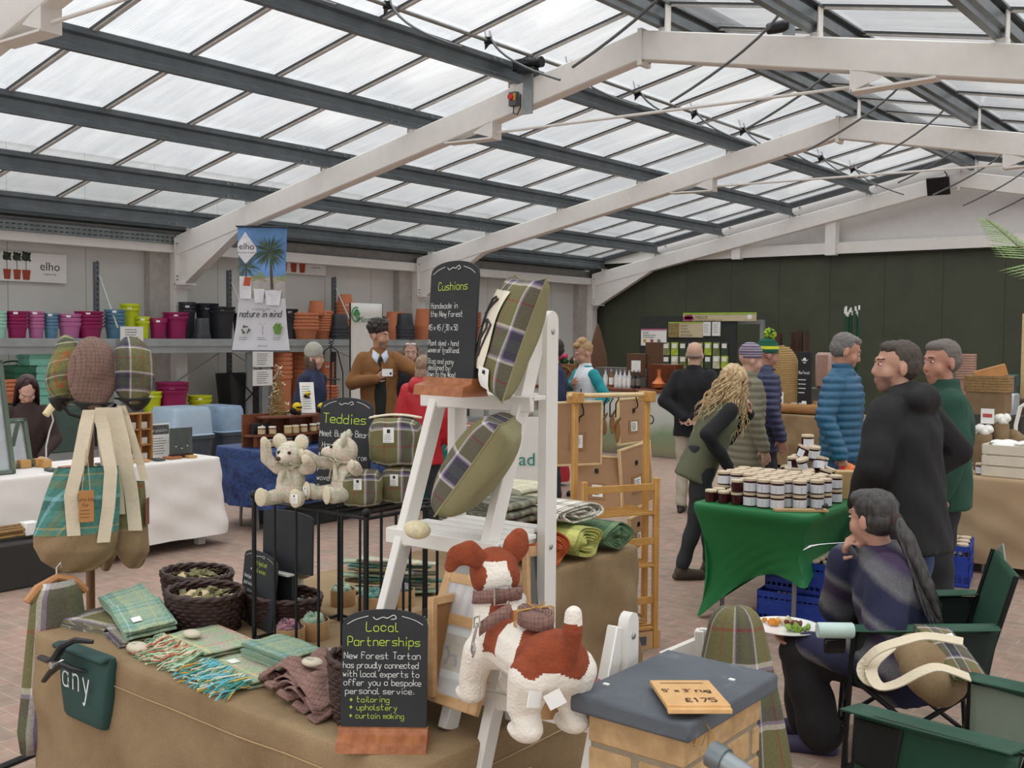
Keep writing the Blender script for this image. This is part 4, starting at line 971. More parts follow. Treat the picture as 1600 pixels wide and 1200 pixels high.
# Cushions board
a,b=atd(653,606,3.0),atd(728,612,2.86); a.z=b.z=ZT+.872
chalkboard('Cushions chalkboard on red brown base on the ladder top shelf',a,b-(b-a)*.02,.335,[('g','Cushions',.5,.755,.065,'c',1.5,.95),('w','Handmade in',.04,.60,.046,'l',1.5,.9),('w','the New Forest',.04,.53,.046,'l',1.3,.85),('w','~',.35,.505,.04),('w','45 x 45 / 30 x 50',.01,.415,.046,'l',.9,.72),('w','~',.35,.385,.04),('w','Plant dyed + hand',.02,.285,.042,'l',1.1,.76),('w','woven or traditional',.02,.225,.042,'l',.9,.7),('w','~',.35,.20,.04),('w','Stag and pony',.02,.13,.042,'l',1.3,.82),('w','designed by:',.04,.075,.042,'l',1.3,.82),('w','Down to the Wood',.02,.02,.042,'l',1.0,.76)],z=0,bz=.05,tilt=.06)
for c in [o for o in bpy.data.objects if o.get('label','').startswith('Cushions chalk')][0].children:
    if 'base' not in c.name: c.location.z+=.045
q=MB(); q.ell((0,0,.025),(.045,.03,.026)); o=tag(obj('yarn_ball',q,mt('cream_yarn','D9CDA9',.95,0,.15,60,.5,90),loc=atd(652,800,2.9)+Vector((0,0,-.02))),'small cream yarn bundle on the left end of the ladder middle shelf','yarn'); o.location.z=ZT+.475+.002
# ================================================================ PICTURE FRAMES AT THE LADDER
oak=wood('light_oak','B48A5E','CDA778',(8,8,30),.5)
glassm=NT('frame_glass'); glassm=glassm.set((.75,.78,.8,1),.06,0,**{'Transmission Weight':0.0,'Specular IOR Level':.6,'Alpha':.28}); 
plym=mt('brown_hardboard','8A6238',.7,0,.12,9)
def pframe(label,BL,BR,TL,bw=.03,inner='art',mat=None,dp=.018,name='picture_frame'):
    BL,BR,TL=Vector(BL),Vector(BR),Vector(TL); x=BR-BL; w=x.length; x.normalize(); z=TL-BL; z=z-x*z.dot(x); h=z.length; z.normalize(); y=z.cross(x)
    t=thing(name,label,'picture frame'); place(t,Matrix(((x.x,y.x,z.x,BL.x),(x.y,y.y,z.y,BL.y),(x.z,y.z,z.z,BL.z),(0,0,0,1))))
    q=MB(); m=mat or oak
    q.box((bw/2,0,h/2),(bw,dp,h),ch=.002); q.box((w-bw/2,0,h/2),(bw,dp,h),ch=.002); q.box((w/2,0,bw/2),(w-2*bw,dp,bw),ch=.002); q.box((w/2,0,h-bw/2),(w-2*bw,dp,bw),ch=.002)
    obj('frame_moulding',q,m,t)
    return t,w,h
def fill(t,w,h,bw,mat,y=.002,nm='backing'):
    q=MB(); q.box((w/2,y,h/2),(w-2*bw+.004,.004,h-2*bw+.004)); return obj(nm,q,mat,t)
# large two window frame
D0=2.80
t,w,h=pframe('large light oak frame with striped mount and pony picture leaning in the ladder',atd(640,1085,2.83),atd(745,1120,2.66),atd(655,883,3.0),.028)
q=MB(); q.box((w/2,0,h*.64),(w-.05,.016,.028)); obj('crossbar',q,oak,t)
fill(t,w,h,.028,mt('cream_mount','DDD6C8',.7),.004,'mount')
q=MB()
for k in range(6): poly(q,[(.04+k*.035,h*.68),(.052+k*.035,h*.68),(.052+k*.035,h-.03),(.04+k*.035,h-.03)],.0012)
obj('striped_fabric',q,mt('pale_stripe','C9A9A0',.8),t,sm=0)
q=MB(); poly(q,[(w*.55,h*.72),(w*.72,h*.72),(w*.72,h*.88),(w*.55,h*.88)],.002); obj('card',q,PAPER,t,sm=0)
q=MB(); poly(q,[(w*.2,h*.2),(w*.75,h*.2),(w*.75,h*.58),(w*.2,h*.58)],.0016); obj('inner_mount',q,PAPER,t,sm=0)
q=MB(); poly(q,[(w*.27,h*.26),(w*.68,h*.26),(w*.68,h*.53),(w*.27,h*.53)],.002); obj('sepia_picture',q,mt('sepia','B99D67',.7,0,.25,20),t,sm=0)
q=MB(); q.tube([(w*.38,-.003,h*.3),(w*.4,-.003,h*.37),(w*.5,-.003,h*.38),(w*.53,-.003,h*.3)],.004,5); q.tube([(w*.4,-.003,h*.37),(w*.36,-.003,h*.43),(w*.33,-.003,h*.42)],.004,5); obj('pony_drawing',q,mt('sepia_dark','4E3B28',.8),t)
q=MB(); q.box((w/2,-.007,h/2),(w-.05,.0015,h-.05)); obj('glass_pane',q,glassm,t)
t,w,h=pframe('oak frame seen from the back with brown hardboard in front of the pony picture',atd(672,1090,2.75),atd(752,1062,2.98),atd(690,930,2.82),.022); fill(t,w,h,.022,plym,-.001)
q=MB(); q.box((w*.6,-.006,h*.6),(.02,.006,.012)); obj('hanger_clip',q,blackm,t)
t,w,h=pframe('oak frame with grey crest certificate standing under the ladder middle shelf',atd(690,935,3.1),atd(775,945,3.0),atd(698,832,3.15),.022); fill(t,w,h,.022,mt('grey_paper','C4C3BE',.7),.001)
q=MB(); disc(q,w*.28,h*.68,.016,.02,.002,6); obj('crest',q,INK,t,sm=0); q=MB(); hand(q,'Parish',w*.42,h*.65,.014); scrib(q,w*.3,w*.85,h*.2,h*.35,2,.003); obj('lettering',q,INK,t,sm=0)
t,w,h=pframe('oak frame behind the plush dog ear seen from its side',atd(822,985,2.95),atd(857,870,3.2)-Vector((0,0,.20)),atd(815,855,2.95),.03); fill(t,w,h,.03,mt('dark_glazed_picture','55524C',.25),.0)
q=MB(); q.box((w*.55,-.006,h*.4),(.03,.002,.08)); obj('label',q,PAPER,t)
# Catherine Gray board and blank board
a=atd(642,925,3.25);b=atd(708,935,3.12); a.z=b.z=ZT
chalkboard('black Catherine Gray chalkboard standing behind the ladder leg',a,b,.2,[('w','Catherine',.05,.72,.09,'l',1.2,.8),('w','Gray',.3,.55,.09,'l',1.3,.9)],base=False,flour=False)
a=atd(400,885,3.78);b=atd(477,885,3.62); a.z=b.z=ZT+.2
t=chalkboard('blank black chalkboard back standing by the wire rack under the teddies',a,b,.215,[],base=False,flour=False,tilt=.02,arch=.1)
q=MB(); q.box((.09,.03,-.1),(.16,.02,.2)); obj('support',q,BRD,t); q=MB(); q.box((.09,.0,-.004),(.2,.03,.006)); obj('ledge',q,whitew,t)
a=atd(484,752,3.52);b=atd(566,752,3.44); a.z=b.z=CZ+.004
chalkboard('Teddies chalkboard standing behind the tartan teddy bears',a+Vector((0,0,0)),b,.335,[('g','Teddies',.5,.74,.09,'c',1.7,1.1),('w','Meet Burley Bear',.02,.605,.058,'l',1.2,.86),('w','Handmade by',.08,.49,.055,'l',1.3,.86),('w','Merrythought from',.03,.38,.055,'l',1.1,.8),('w','plant dyed',.02,.27,.055),('w','woven',.02,.16,.055),('w','Tartan',.03,.06,.055)],base=False,tilt=.12,arch=.11)
# ================================================================ PLUSH DOG
dogw=mt('white_plush','E9E2D6',.95,0,.05,25,.6,140); dogb=mt('rust_plush','8E4326',.95,0,.18,25,.6,140)
droot=thing('plush_dog','white plush dog with rust brown patches standing on the white ladder shelf','toy dog',(-1.52,1.955,.862),rad(157))
q=MB()
q.cone((-.125,0,.235),(.10,0,.245),.078,.072); q.ell((-.14,0,.245),(.075,.085,.08)); q.ell((.115,0,.235),(.075,.078,.09))
q.cone((.13,0,.27),(.165,0,.355),.066,.052)
q.ell((.172,0,.40),(.062,.064,.06)); q.ell((.16,0,.385),(.06,.066,.055)); q.cone((.20,0,.385),(.265,-.01,.365),.042,.03); q.ell((.285,-.012,.372),.012)
for s in(1,-1):
    q.cone((.12,.052*s,.21),(.15,.06*s,.10),.046,.036); q.cone((.15,.06*s,.10),(.15,.06*s,.04),.036,.033); q.ell((.165,.06*s,.028),(.05,.036,.03))
    q.cone((-.14,.055*s,.22),(-.115,.062*s,.11),.056,.04); q.cone((-.115,.062*s,.11),(-.145,.062*s,.04),.038,.032); q.ell((-.12,.062*s,.028),(.055,.037,.03))
q.cone((-.195,0,.27),(-.215,0,.335),.026,.023); q.cone((-.215,0,.335),(-.212,0,.378),.023,.02)
def dpick(c):
    x,y,z=c; n=.012*math.sin(40*x+30*z)+.01*math.sin(50*y)
    if x<-.185 and z>.26: return 1 if z<.352+n*.5 else 0
    if z>.355 and x>.1:  # head: brown cap and sides, white blaze down the back and muzzle
        if x>.215 and z<.42: return 0
        back=x<.155
        if back and abs(y-.012)<.036+n and z<.432: return 0
        return 1
    if -.25<x<-.075+n and z>.235+n+.25*abs(y)*0 and abs(y)<.11: return 1 if z>.245+n else 0
    if .0+n<x<.085+n and z>.225+n and y>-.09: return 1
    return 0
LO=.07
def low(v): 
    t=min(1,max(0,(v.z-.02)/.16)); v.z-=LO*t; 
    if v.z>.2: v.x-=.12*(v.z-.2)
    return v
q.v=[low(v) for v in q.v]
body=blob('body',q,[dogw,dogb],droot,vox=.0048,it=4,pick=lambda c:dpick((c.x+.12*max(0,c.z-.2),c.y,c.z+LO)))
def lw(p): return low(Vector(p))
for s,pts in((1,[(.155,.045,.43),(.155,.082,.455),(.165,.112,.45),(.175,.125,.425)]),(-1,[(.165,-.04,.43),(.165,-.056,.458),(.168,-.062,.474)])):
    q=MB(); pts=[lw(p) for p in pts]
    rs=[.024,.032,.027,.018] if s>0 else [.03,.038,.03]
    for a,b,r1,r2 in zip(pts,pts[1:],rs,rs[1:]): q.cone(a,b,r1,r2)
    c0=Vector(pts[1]); 
    blob('ear',q,dogb,droot,vox=.0048,it=3,disp=lambda co,no,c0=c0:Vector((c0.x+(co.x-c0.x)*.45,co.y,co.z)))
q=MB(); 
for s in(1,-1): q.ell(lw((.222,.034*s,.41)),.008)
obj('eye',q,mt('black_glass_eye','101010',.1),droot)
q=MB(); q.ell(lw((.293,-.012,.375)),(.012,.016,.011)); obj('nose',q,mt('black_nose','17130F',.4),droot)
q=MB()
for k in range(60):
    pass
a0=[2*PI*k/40 for k in range(41)]
q.grid(lambda u,v:(.139+.063*math.cos(2*PI*u)-.008*v,.063*math.sin(2*PI*u),.254+.034*v-.22*(.06*math.cos(2*PI*u))),40,2,True); o=obj('collar',q,tweed,None,sm=60); o.modifiers.new('t','SOLIDIFY').thickness=.004; o.matrix_world=droot.matrix_basis; tag(o,'brown tweed dog collar with steel buckle around the plush dog neck','dog collar')
steel=mt('bright_steel','C9C9C6',.2,.9)
q=MB(); c=Vector((.078,.02,.282)); sq=[(0,-.018,-.02),(0,.018,-.02),(0,.018,.02),(0,-.018,.02),(0,-.018,-.02)]; q.tube([c+Vector(p) for p in sq],.003,6); obj('buckle',q,steel,o)
# rolled lead on the back
q=MB(); T=5
for v0 in(0,):
    q.grid(lambda u,v:((.014+.034*u)*1.35*math.cos(2*PI*T*u),(.014+.034*u)*.82*math.sin(2*PI*T*u),.036*v),150,1)
lead=obj('rolled_strap',q,tweed,None,sm=60); lead.modifiers.new('t','SOLIDIFY').thickness=.0035
Lr=thing('dog_lead','rolled brown tweed dog lead tied with string lying on the plush dog back','dog lead',droot.matrix_basis@Vector((-.075,.012,.248)),rad(157)); lead.parent=Lr
q=MB(); 
for k in range(3): q.tube([(-.004+.006*k,-.05,.0),(-.004+.006*k,-.05,.038),(0,0,.041),(-.004+.006*k,.05,.038),(-.004+.006*k,.05,.0)],.0013,5)
q.tube([(0,0,.041),(.02,.014,.054),(.03,.0,.042),(0,0,.042),(-.02,-.016,.056),(-.03,.004,.043)],.0013,5); obj('string',q,mt('jute_string','B48A48',.9),Lr)
q=MB(); q.grid(lambda u,v:(.058+.06*u,.03+.055*u*u,.034*v+.004-.05*u*u),8,1); s_=obj('strap_end',q,tweed,Lr,sm=60); s_.modifiers.new('t','SOLIDIFY').thickness=.0035
q=MB(); c=Vector((.122,.088,-.035)); q.tube([c+Vector((0,0,.02)),c+Vector((.004,.004,-.005)),c+Vector((.01,.007,-.03)),c+Vector((.018,.007,-.05)),c+Vector((.008,.008,-.062)),c+Vector((0,.007,-.045)),c+Vector((.006,.007,-.028))],.0035,7); q.tube([c+Vector((-.012,0,.04)),c+Vector((.012,.002,.03)),c+Vector((.008,.004,.008)),c+Vector((-.012,.0,.016)),c+Vector((-.012,0,.04))],.0025,6); obj('snap_hook',q,steel,Lr)
q=MB(); q.box((-.205,.085,.125),(.002,.055,.035),rz=.5,rx=.3); q.box((-.225,.045,.125),(.002,.04,.035),rz=-.5,rx=-.5); o=obj('care_label',q,PAPER,droot)
# things beside the dog on the shelf
p=onz(812,1108,.86); kraftpot((-1.50,2.02,.862),.046,.062,0,'teal filled kraft pot, under the plush dog belly')
kraftpot((-1.44,2.13,.862),.046,.055,1,'brown tweed filled kraft pot, behind the plush dog legs')
t=folded('tweed_roll','rolled brown tweed strap beside the plush dog front paw','dog lead',(-1.60,2.10,.862),.09,.06,4,.012,tweed,rz=.3,seed=77)
# ================================================================ TEDDIES
padm=mt('cream_felt','D3C8AE',.95,0,.04,20,.3,200); eyem=mt('black_bead','141210',.12); nosem=mt('brown_thread','4A2E22',.8)
def teddy(label,c,rz,s=1.0,arms=((.07,.09,.30,.02),(-.07,.07,.26,.1)),hd=(0,0),lay=0,bowc='C2BBA2',tagside=1):
    t=thing('teddy_bear',label,'teddy bear',c,rz); t.scale=(s,s,s); t.rotation_euler=(lay,0,rz)
    q=MB(); q.ell((0,.0,.085),(.062,.055,.085)); q.ell((0,0,.06),(.066,.06,.06)); blob('torso',q,bearm,t,vox=.006,it=3)
    hq=MB(); hq.ell((0,0,.0),(.062,.055,.056)); hq.cone((0,-.035,-.010),(0,-.076,-.016),.036,.021)
    h=blob('head',hq,bearm,t,vox=.0055,it=3,loc=(0,-.005,.205)); h.rotation_euler=(hd[1],0,hd[0])
    for sx in(1,-1):
        q=MB(); q.ell((0,0,0),(.033,.014,.035)); q2=obj('ear',q,bearm,h,(.05*sx,.0,.05)); q2.rotation_euler=(0,.5*sx,0); q=MB(); q.ell((0,-.009,.0),(.024,.006,.025)); obj('inner_ear',q,padm,q2)
        q=MB(); q.ell((.024*sx,-.052,.012),.0072); obj('eye',q,eyem,h)
        ax,ay,az,_=arms[0 if sx>0 else 1]
        q=MB(); S_=Vector((.055*sx,-.005,.145)); E_=S_.lerp(Vector((ax,-ay,az)),.55)+Vector((.02*sx,0,-.015)); q.cone(S_,E_,.026,.025); q.cone(E_,(ax,-ay,az),.025,.022); blob('arm',q,bearm,t,vox=.006,it=3)
        dv=(Vector((ax,-ay,az))-E_).normalized(); q=MB(); q.ell(Vector((ax,-ay,az))+dv*.012+Vector((0,-.012,0)),(.017,.008,.02)); obj('paw_pad',q,padm,t)
        q=MB(); q.cone((.042*sx,-.03,.035),(.07*sx,-.105,.032),.033,.028); q.cone((.07*sx,-.105,.032),(.072*sx,-.118,.05),.026,.026); lg=blob('leg',q,bearm,t,vox=.006,it=3)
        q=MB(); q.T=Matrix.Translation((.073*sx,-.138,.045)); q.ell((0,0,0),(.026,.008,.038)); fp=obj('foot_pad',q,padm,lg)
        if sx==tagside:
            q=MB(); q.box((.073*sx,-.147,.045),(.026,.0015,.036)); o=obj('foot_label',q,PAPER,lg); q=MB(); q.box((.071*sx,-.1482,.056),(.006,.0008,.007)); q.T=Matrix.Translation((.073*sx,-.148,.045)); scrib(q,-.01,.01,-.016,.004,4,.0012,.0003); obj('print',q,INK,o,sm=0)
    q=MB(); q.ell((0,-.098,-.008),(.012,.007,.009)); obj('nose',q,nosem,h)
    q=MB(); q.tube([(0,-.097,-.015),(0,-.098,-.024),(.010,-.092,-.031),(.016,-.085,-.03)],.0014,5); q.tube([(0,-.098,-.024),(-.010,-.092,-.031),(-.016,-.085,-.03)],.0014,5); obj('mouth',q,nosem,h)
    bm=mt('ribbon_'+bowc,bowc,.6)
    q=MB(); q.tube([(.044*math.cos(a),.04*math.sin(a)-.003,.163) for a in[2*PI*k/20 for k in range(21)]],.007,6,cap=False,flat=1); 
    for sx in(1,-1):
        q.tube([(0,-.05,.16),(.022*sx,-.06,.175),(.036*sx,-.058,.165),(.02*sx,-.055,.153),(0,-.05,.158)],[.005,.01,.012,.01,.005],6,flat=.35); q.tube([(0,-.05,.158),(.014*sx,-.062,.13),(.024*sx,-.062,.095)],[.006,.009,.010],6,flat=.25)
    obj('ribbon_bow',q,bm,t); return t
p=atd(455,778,3.36); teddy('left tartan teddy bear sitting on the rack with one arm raised',(p.x,p.y,CZ+.005),-.1+.6,.78,arms=((.10,.08,.19,0),(-.09,.05,.25,0)),hd=(-.15,.0))
p=atd(540,783,3.34); teddy('right tartan teddy bear reclining on the rack in front of the Teddies chalkboard',(p.x,p.y,CZ+.02),-.15,.78,arms=((.14,.05,.16,0),(-.09,.13,.19,0)),hd=(-.75,-.12),lay=0.0,tagside=-1)
p=onz(452,953,ZT); teddy('small tartan teddy bear sitting on the hessian table before the rack bars',(p.x,p.y,ZT+.003),+.55,.98,arms=((.075,.07,.20,0),(-.085,.02,.20,0)),hd=(.1,0),tagside=-1)
# ================================================================ TARTAN CUBE DOOR STOPS
def cube(label,c,s,rz,seed=0,handle=True):
    t=thing('door_stop',label,'door stop',c,rz,None)
    q=MB(); faces=[((1,0,0),(0,0,1)),((-1,0,0),(0,0,1)),((0,1,0),(0,0,1)),((0,-1,0),(0,0,1)),((0,0,1),(0,1,0)),((0,0,-1),(0,1,0))]
    for n,u in faces:
        n=Vector(n);u=Vector(u);r=u.cross(n)
        def f(a,b):
            A,B=2*a-1,2*b-1; p=n+r*A+u*B; e=4.2; L=(abs(p.x)**e+abs(p.y)**e+abs(p.z)**e)**(1/e); p=p/L; k=1+.03*math.sin(7*p.x+seed)*math.sin(6*p.z)
            return (p.x*s/2*k,p.y*s/2*k,s*.46+p.z*s*.46*k)
        q.grid(f,14,14)
    obj('tartan_cover',q,plaid('cube_tartan',[(0,OLIVE),(.3,RED),(.325,OLIVE),(.56,WHT),(.6,LIL),(.63,DKP),(.76,SLG),(.84,LIL),(.87,WHT),(.9,OLIVE)],[(0,WHT),(.05,OLIVE),(.42,RED),(.45,OLIVE),(.78,WHT),(.82,LIL),(.86,DKP),(.97,OLIVE)],1.0,'UV'),t,sm=60)
    q=MB(); q.box((-.1*s,-s*.505,s*.62),(.2*s,.003,.28*s)); o=obj('label',q,PAPER,t); q=MB(); q.T=Matrix.Translation((-.1*s,-s*.505-.002,s*.62)); poly(q,[(-.03*s,.04*s),(.03*s,.04*s),(.03*s,.11*s),(-.03*s,.11*s)],.0005); scrib(q,-.08*s,.08*s,-.13*s,.02*s,4,.008*s,.0005); obj('print',q,INK,o,sm=0)
    if handle:
        q=MB(); q.grid(lambda a,b:((a-.5)*s*1.0,(b-.5)*.3*s,s*.92+.06*s*math.sin(PI*a)),12,1); o=obj('webbing_handle',q,mt('cream_webbing','D8CFB8',.9,0,.03,20,.2,200),t,sm=60); o.modifiers.new('t','SOLIDIFY').thickness=.004
    return t
def cpos(x,y,d,z=None): p=atd(x,y,d); return (p.x,p.y,p.z if z is None else z)
cube('tartan cube door stop with white label at the left, beside the reclining teddy',cpos(567,800,3.34,CZ+.004),.125,.75,1,False)
cube('tartan cube door stop with white label partly behind the ladder leg, lower right',cpos(627,801,3.42,CZ+.004),.13,.62,2,False)
cube('large tartan cube door stop with cream handle on top of two others',cpos(618,748,3.44,CZ+.122),.172,.72,3)
# ================================================================ HAT STAND WITH CAPS AND BAGS
HS=(-3.86,2.17)
t=thing('hat_stand','brown wooden hat stand with black feet carrying caps and tote bags','hat stand',(HS[0],HS[1],0))
q=MB(); q.tube([(0,0,.1),(0,0,1.62)],.017,10); obj('post',q,wood('stand_wood','5A3E28','7A5636',(20,20,4)),t)
for a in(.9,3.05,3.75): q=MB(); q.tube([(0,0,.32),(.18*math.cos(a),.18*math.sin(a),.12),(.42*math.cos(a),.42*math.sin(a),.014)],.015,8); obj('foot',q,blackm,t)
for a in(-.6,1.0,2.6,4.0): q=MB(); q.tube([(0,0,1.44),(.07*math.cos(a),.07*math.sin(a),1.46),(.1*math.cos(a),.1*math.sin(a),1.50)],.007,7); obj('hook',q,blackm,t)
camdir=Vector((.86,-.5,0)).normalized(); camr=Vector((.78,.62,0))
def facing(o,c,yaw=0,tilt=0,roll=0): # local -y to camera
    o.location=c; a=math.atan2(-c[0],c[1]) if False else math.atan2(c[0],-c[1])+0
    o.rotation_euler=(tilt,roll,math.atan2(EYE.y-c[1],EYE.x-c[0])+PI/2+yaw)
def cap(label,x,y,d,w,h,mat,yaw,roll=0):
    c=atd(x,y,d); t=thing('flat_cap',label,'cap'); facing(t,c,yaw,0,roll)
    q=MB(); q.ell((0,0,0),(w*.5,.05,h*.5)); q.ell((0,.015,-.02),(w*.46,.055,h*.42)); q.ell((0,-.02,h*.12),(w*.42,.045,h*.33)); blob('crown',q,mat,t,vox=.008,it=4,disp=lambda co,no:co+no*.004*math.sin(co.x*40)*math.sin(co.z*30))
    q=MB(); q.grid(lambda a,b:((a-.5)*w*.85*(1-.25*b),-.0-.012+.05*b-.02*math.sin(PI*a),-h*.40-.05*b*math.sin(PI*a)**.7),14,4); o=obj('peak',q,mt('cap_lining','2A2B2C',.8),t,sm=60); o.modifiers.new('t','SOLIDIFY').thickness=.005
    q=MB(); q.ell((0,-.055,h*.28),(.008,.005,.008)); obj('button',q,mat,t)
    return t
cap('narrow olive plaid flat cap hanging leftmost on the hat stand',103,578,4.12,.145,.285,capm,.9,.1)
cap('brown windowpane tweed flat cap hanging at the middle of the hat stand',145,583,3.98,.185,.285,tweed2:=plaid('brown_tweed_big',[(0,'80655A'),(.82,'45343A'),(.95,'80655A')],[(0,'80655A'),(.82,'45343A'),(.95,'80655A')],.0145,'Object'),-.1,.05)
cap('green and orange plaid flat cap hanging rightmost on the hat stand',207,579,4.02,.175,.27,forest,-.5,-.02)
canv=mt('cream_canvas','D5C8AE',.9,0,.05,10,.25,60)
def tote(label,prof,d,split,mat,straps,thick=.12,yaw=0,tagp_=None,name='tote_bag'):
    # prof: (y px, x0 px, x1 px) from the top
    ym=(prof[0][0]+prof[-1][0])/2; xm=sum((a+b)/2 for _,a,b in prof)/len(prof); c=atd(xm,ym,d); k=d/FPX
    t=thing(name,label,'bag'); facing(t,c,yaw)
    def ring(y,a,b,n): 
        s=((y-prof[0][0])/(prof[-1][0]-prof[0][0])); th=thick*(.35+.65*min(1,s*1.8))*(1 if s<.8 else max(.15,1-(s-.8)*3.2)); return (Vector((((a+b)/2-xm)*k,0,(ym-y)*k)),(1,0,0),(0,1,0),(b-a)/2*k,th/2)
    def part(rows,nm,m):
        N=40; rs=[]
        for (y0,a0,b0),(y1,a1,b1) in zip(rows,rows[1:]):
            for j in range(5): u=j/5; rs.append(ring(y0+(y1-y0)*u,a0+(a1-a0)*u,b0+(b1-b0)*u,N))
        rs.append(ring(*rows[-1],N)); vs=[];uv=[]
        for j,(cc,x,y,rx,ry) in enumerate(rs):
            for i in range(N+1):
                a=2*PI*i/N-PI/2; ca=math.copysign(abs(math.cos(a))**.8,math.cos(a)); sa=math.copysign(abs(math.sin(a))**.8,math.sin(a)); wv=.004*math.sin(5*a+j*.5)*(1 if j<len(rs)-3 else 0)
                p=cc+Vector((rx*ca,ry*sa+wv,0)); vs.append(p); uv.append((i/N*(rx*4),p.z))
        fs=[(j*(N+1)+i,j*(N+1)+i+1,(j+1)*(N+1)+i+1,(j+1)*(N+1)+i) for j in range(len(rs)-1) for i in range(N)]
        q=MB(); q.add(vs,fs,uv); 
        if nm=='hessian_base': q.add(vs[-N-1:-1],[list(range(N))])
        obj(nm,q,m,t,sm=70)
    yl,al,bl=prof[-1]; part(prof[:split+1],'plaid_body',mat); part(prof[split:]+[(yl+4,al+(bl-al)*.18,bl-(bl-al)*.18)],'hessian_base',burlap)
    for pts,wd,yo in straps:
        P=[Vector(((x-xm)*k,-thick*.5*yy-.004,(ym-y)*k)) for x,y,yy in pts]
        Q=[]
        for i in range(len(P)-1):
            for u in(0,.33,.66): Q.append(P[i].lerp(P[i+1],u))
        Q.append(P[-1]); q=MB(); q.grid(lambda u,v:tuple(Q[int(round(u*(len(Q)-1)))]+Vector(((v-.5)*wd,0.004*math.sin(u*9)+yo,0))),len(Q)-1,2); o=obj('strap',q,canv,t,sm=0); o.modifiers.new('t','SOLIDIFY').thickness=.005
    return t,xm,ym,k
tealb=plaid('teal_plaid_bag',tealp,tealp,.19,'UV')
t,xm,ym,k=tote('large teal plaid tote bag with hessian base and cream straps on the hat stand',[(730,90,182),(775,74,184),(832,58,182),(850,58,180),(872,68,172),(890,92,150)],3.84,2,tealb,[([(90+26,832,1.05),(112,770,1),(122,728,.7),(134,665,.3),(140,640,.1)],.045,0),([(158,845,1.05),(166,790,1),(170,735,.7),(160,670,.2),(152,640,.1)],.045,0),([(128,728,.2),(142,650,0)],.035,.03)],.12)
q=MB(); q.box(((134-xm)*k,-.085,(ym-786)*k),(.052,.004,.115),ch=.001); o=obj('wooden_tag',q,mt('tan_board','B07A45',.6,0,.08),t); q=MB(); q.T=Matrix.Translation(((134-xm)*k,-.088,(ym-786)*k)); hand(q,'Tote bag',0,.02,.012,align='c',th=.0004); hand(q,'for',0,.0,.012,align='c',th=.0004); scrib(q,-.02,.02,-.045,-.008,3,.0018,.0004); obj('lettering',q,INK,o,sm=0)
q=MB(); q.tube([((128-xm)*k,-.08,(ym-766)*k),((134-xm)*k,-.04,(ym-700)*k)],.001,4); q.tube([((140-xm)*k,-.08,(ym-766)*k),((136-xm)*k,-.04,(ym-700)*k)],.001,4); obj('tag_string',q,mt('string','C9BB9A',.9),o)
t,xm,ym,k=tote('small dark tartan bag with hessian base and cream straps right of the teal tote',[(752,188,225),(790,182,228),(822,180,229),(832,178,230),(862,182,232),(884,196,222)],3.98,2,forest_uv,[([(186,800,.8),(180,735,.6),(172,680,.3),(168,636,.1)],.07,0),([(216,825,1.0),(208,760,.7),(196,690,.4),(182,636,.1)],.05,0),([(226,750,.5),(206,680,.2),(190,634,.1)],.03,.03)],.11,yaw=-.2)
q=MB(); q.box(((232-xm)*k,-.03,(ym-797)*k),(.006,.04,.1)); obj('wooden_tag',q,mt('dark_tan_board','7A4A30',.6),t)
t,xm,ym,k=tote('hessian bag hanging behind the large teal plaid tote',[(740,150,186),(800,150,184),(850,148,182),(870,150,180),(888,158,172)],4.1,1,tealb,[([(172,742,.4),(170,690,.2),(166,640,.1)],.045,0)],.1)
# waistcoat on a hanger and green pouch clamped to the table corner
t=thing('tartan_waistcoat','olive tartan waistcoat hanging on a wooden hanger under the tote bags','waistcoat'); c=atd(90,1040,3.74); facing(t,c,.5); k=3.72/FPX
W_=[(905,.05,.05),(930,.075,.07),(980,.085,.08),(1060,.10,.09),(1130,.115,.085),(1165,.11,.075)]
q=MB(); N=36; vs=[];uv=[]
for j,(y,rx,ry) in enumerate(W_):
    for i in range(N+1):
        a=2*PI*i/N; wv=1+.06*math.sin(6*a+j)*(j/5); vs.append((rx*1.25*math.cos(a)*wv,ry*.6*math.sin(a)*wv,(1040-y)*k)); uv.append((i/N*.5,(1040-y)*k))
q.add(vs,[(j*(N+1)+i,j*(N+1)+i+1,(j+1)*(N+1)+i+1,(j+1)*(N+1)+i) for j in range(len(W_)-1) for i in range(N)],uv); o=obj('body',q,forest_uv,t,sm=70); o.modifiers.new('t','SOLIDIFY').thickness=.006
q=MB(); q.tube([(-.11,0,(1040-930)*k),(-.07,0,(1040-912)*k),(0,0,(1040-900)*k),(.07,0,(1040-912)*k),(.11,0,(1040-930)*k)],[.014,.017,.014,.017,.014],8); obj('wooden_hanger',q,mt('hanger_wood','B07C4E',.45),t)
q=MB(); q.tube([(0,0,(1040-900)*k),(0,0,(1040-885)*k),(.015,0,(1040-878)*k),(.02,0,(1040-886)*k)],.003,6); obj('hanger_hook',q,steel,t)
grn_=mt('bottle_green_canvas','23443F',.7,0,.08,8,.15,80)
t=thing('green_pouch','dark green canvas pouch lettered any, clamped to the table corner','pouch'); a=onv(84,978,1.728); b=onv(160,1005,1.728); b.z=a.z=.735; b.y=a.y
x=(b-a); w=x.length; x.normalize(); place(t,frameT(a-Vector((0,0,.215)),x,Vector((-x.y,x.x,0))))
q=MB()
q.loft([(Vector((w*.5,.035,z)),(1,0,0),(0,1,0),w*.5*s,.038*f_) for z,s,f_ in((0,.78,.5),(.015,.82,.7),(.09,.9,.8),(.18,1.0,.7),(.21,1.02,.6),(.235,1.02,.4))],28,.35); obj('body',q,grn_,t,sm=60)
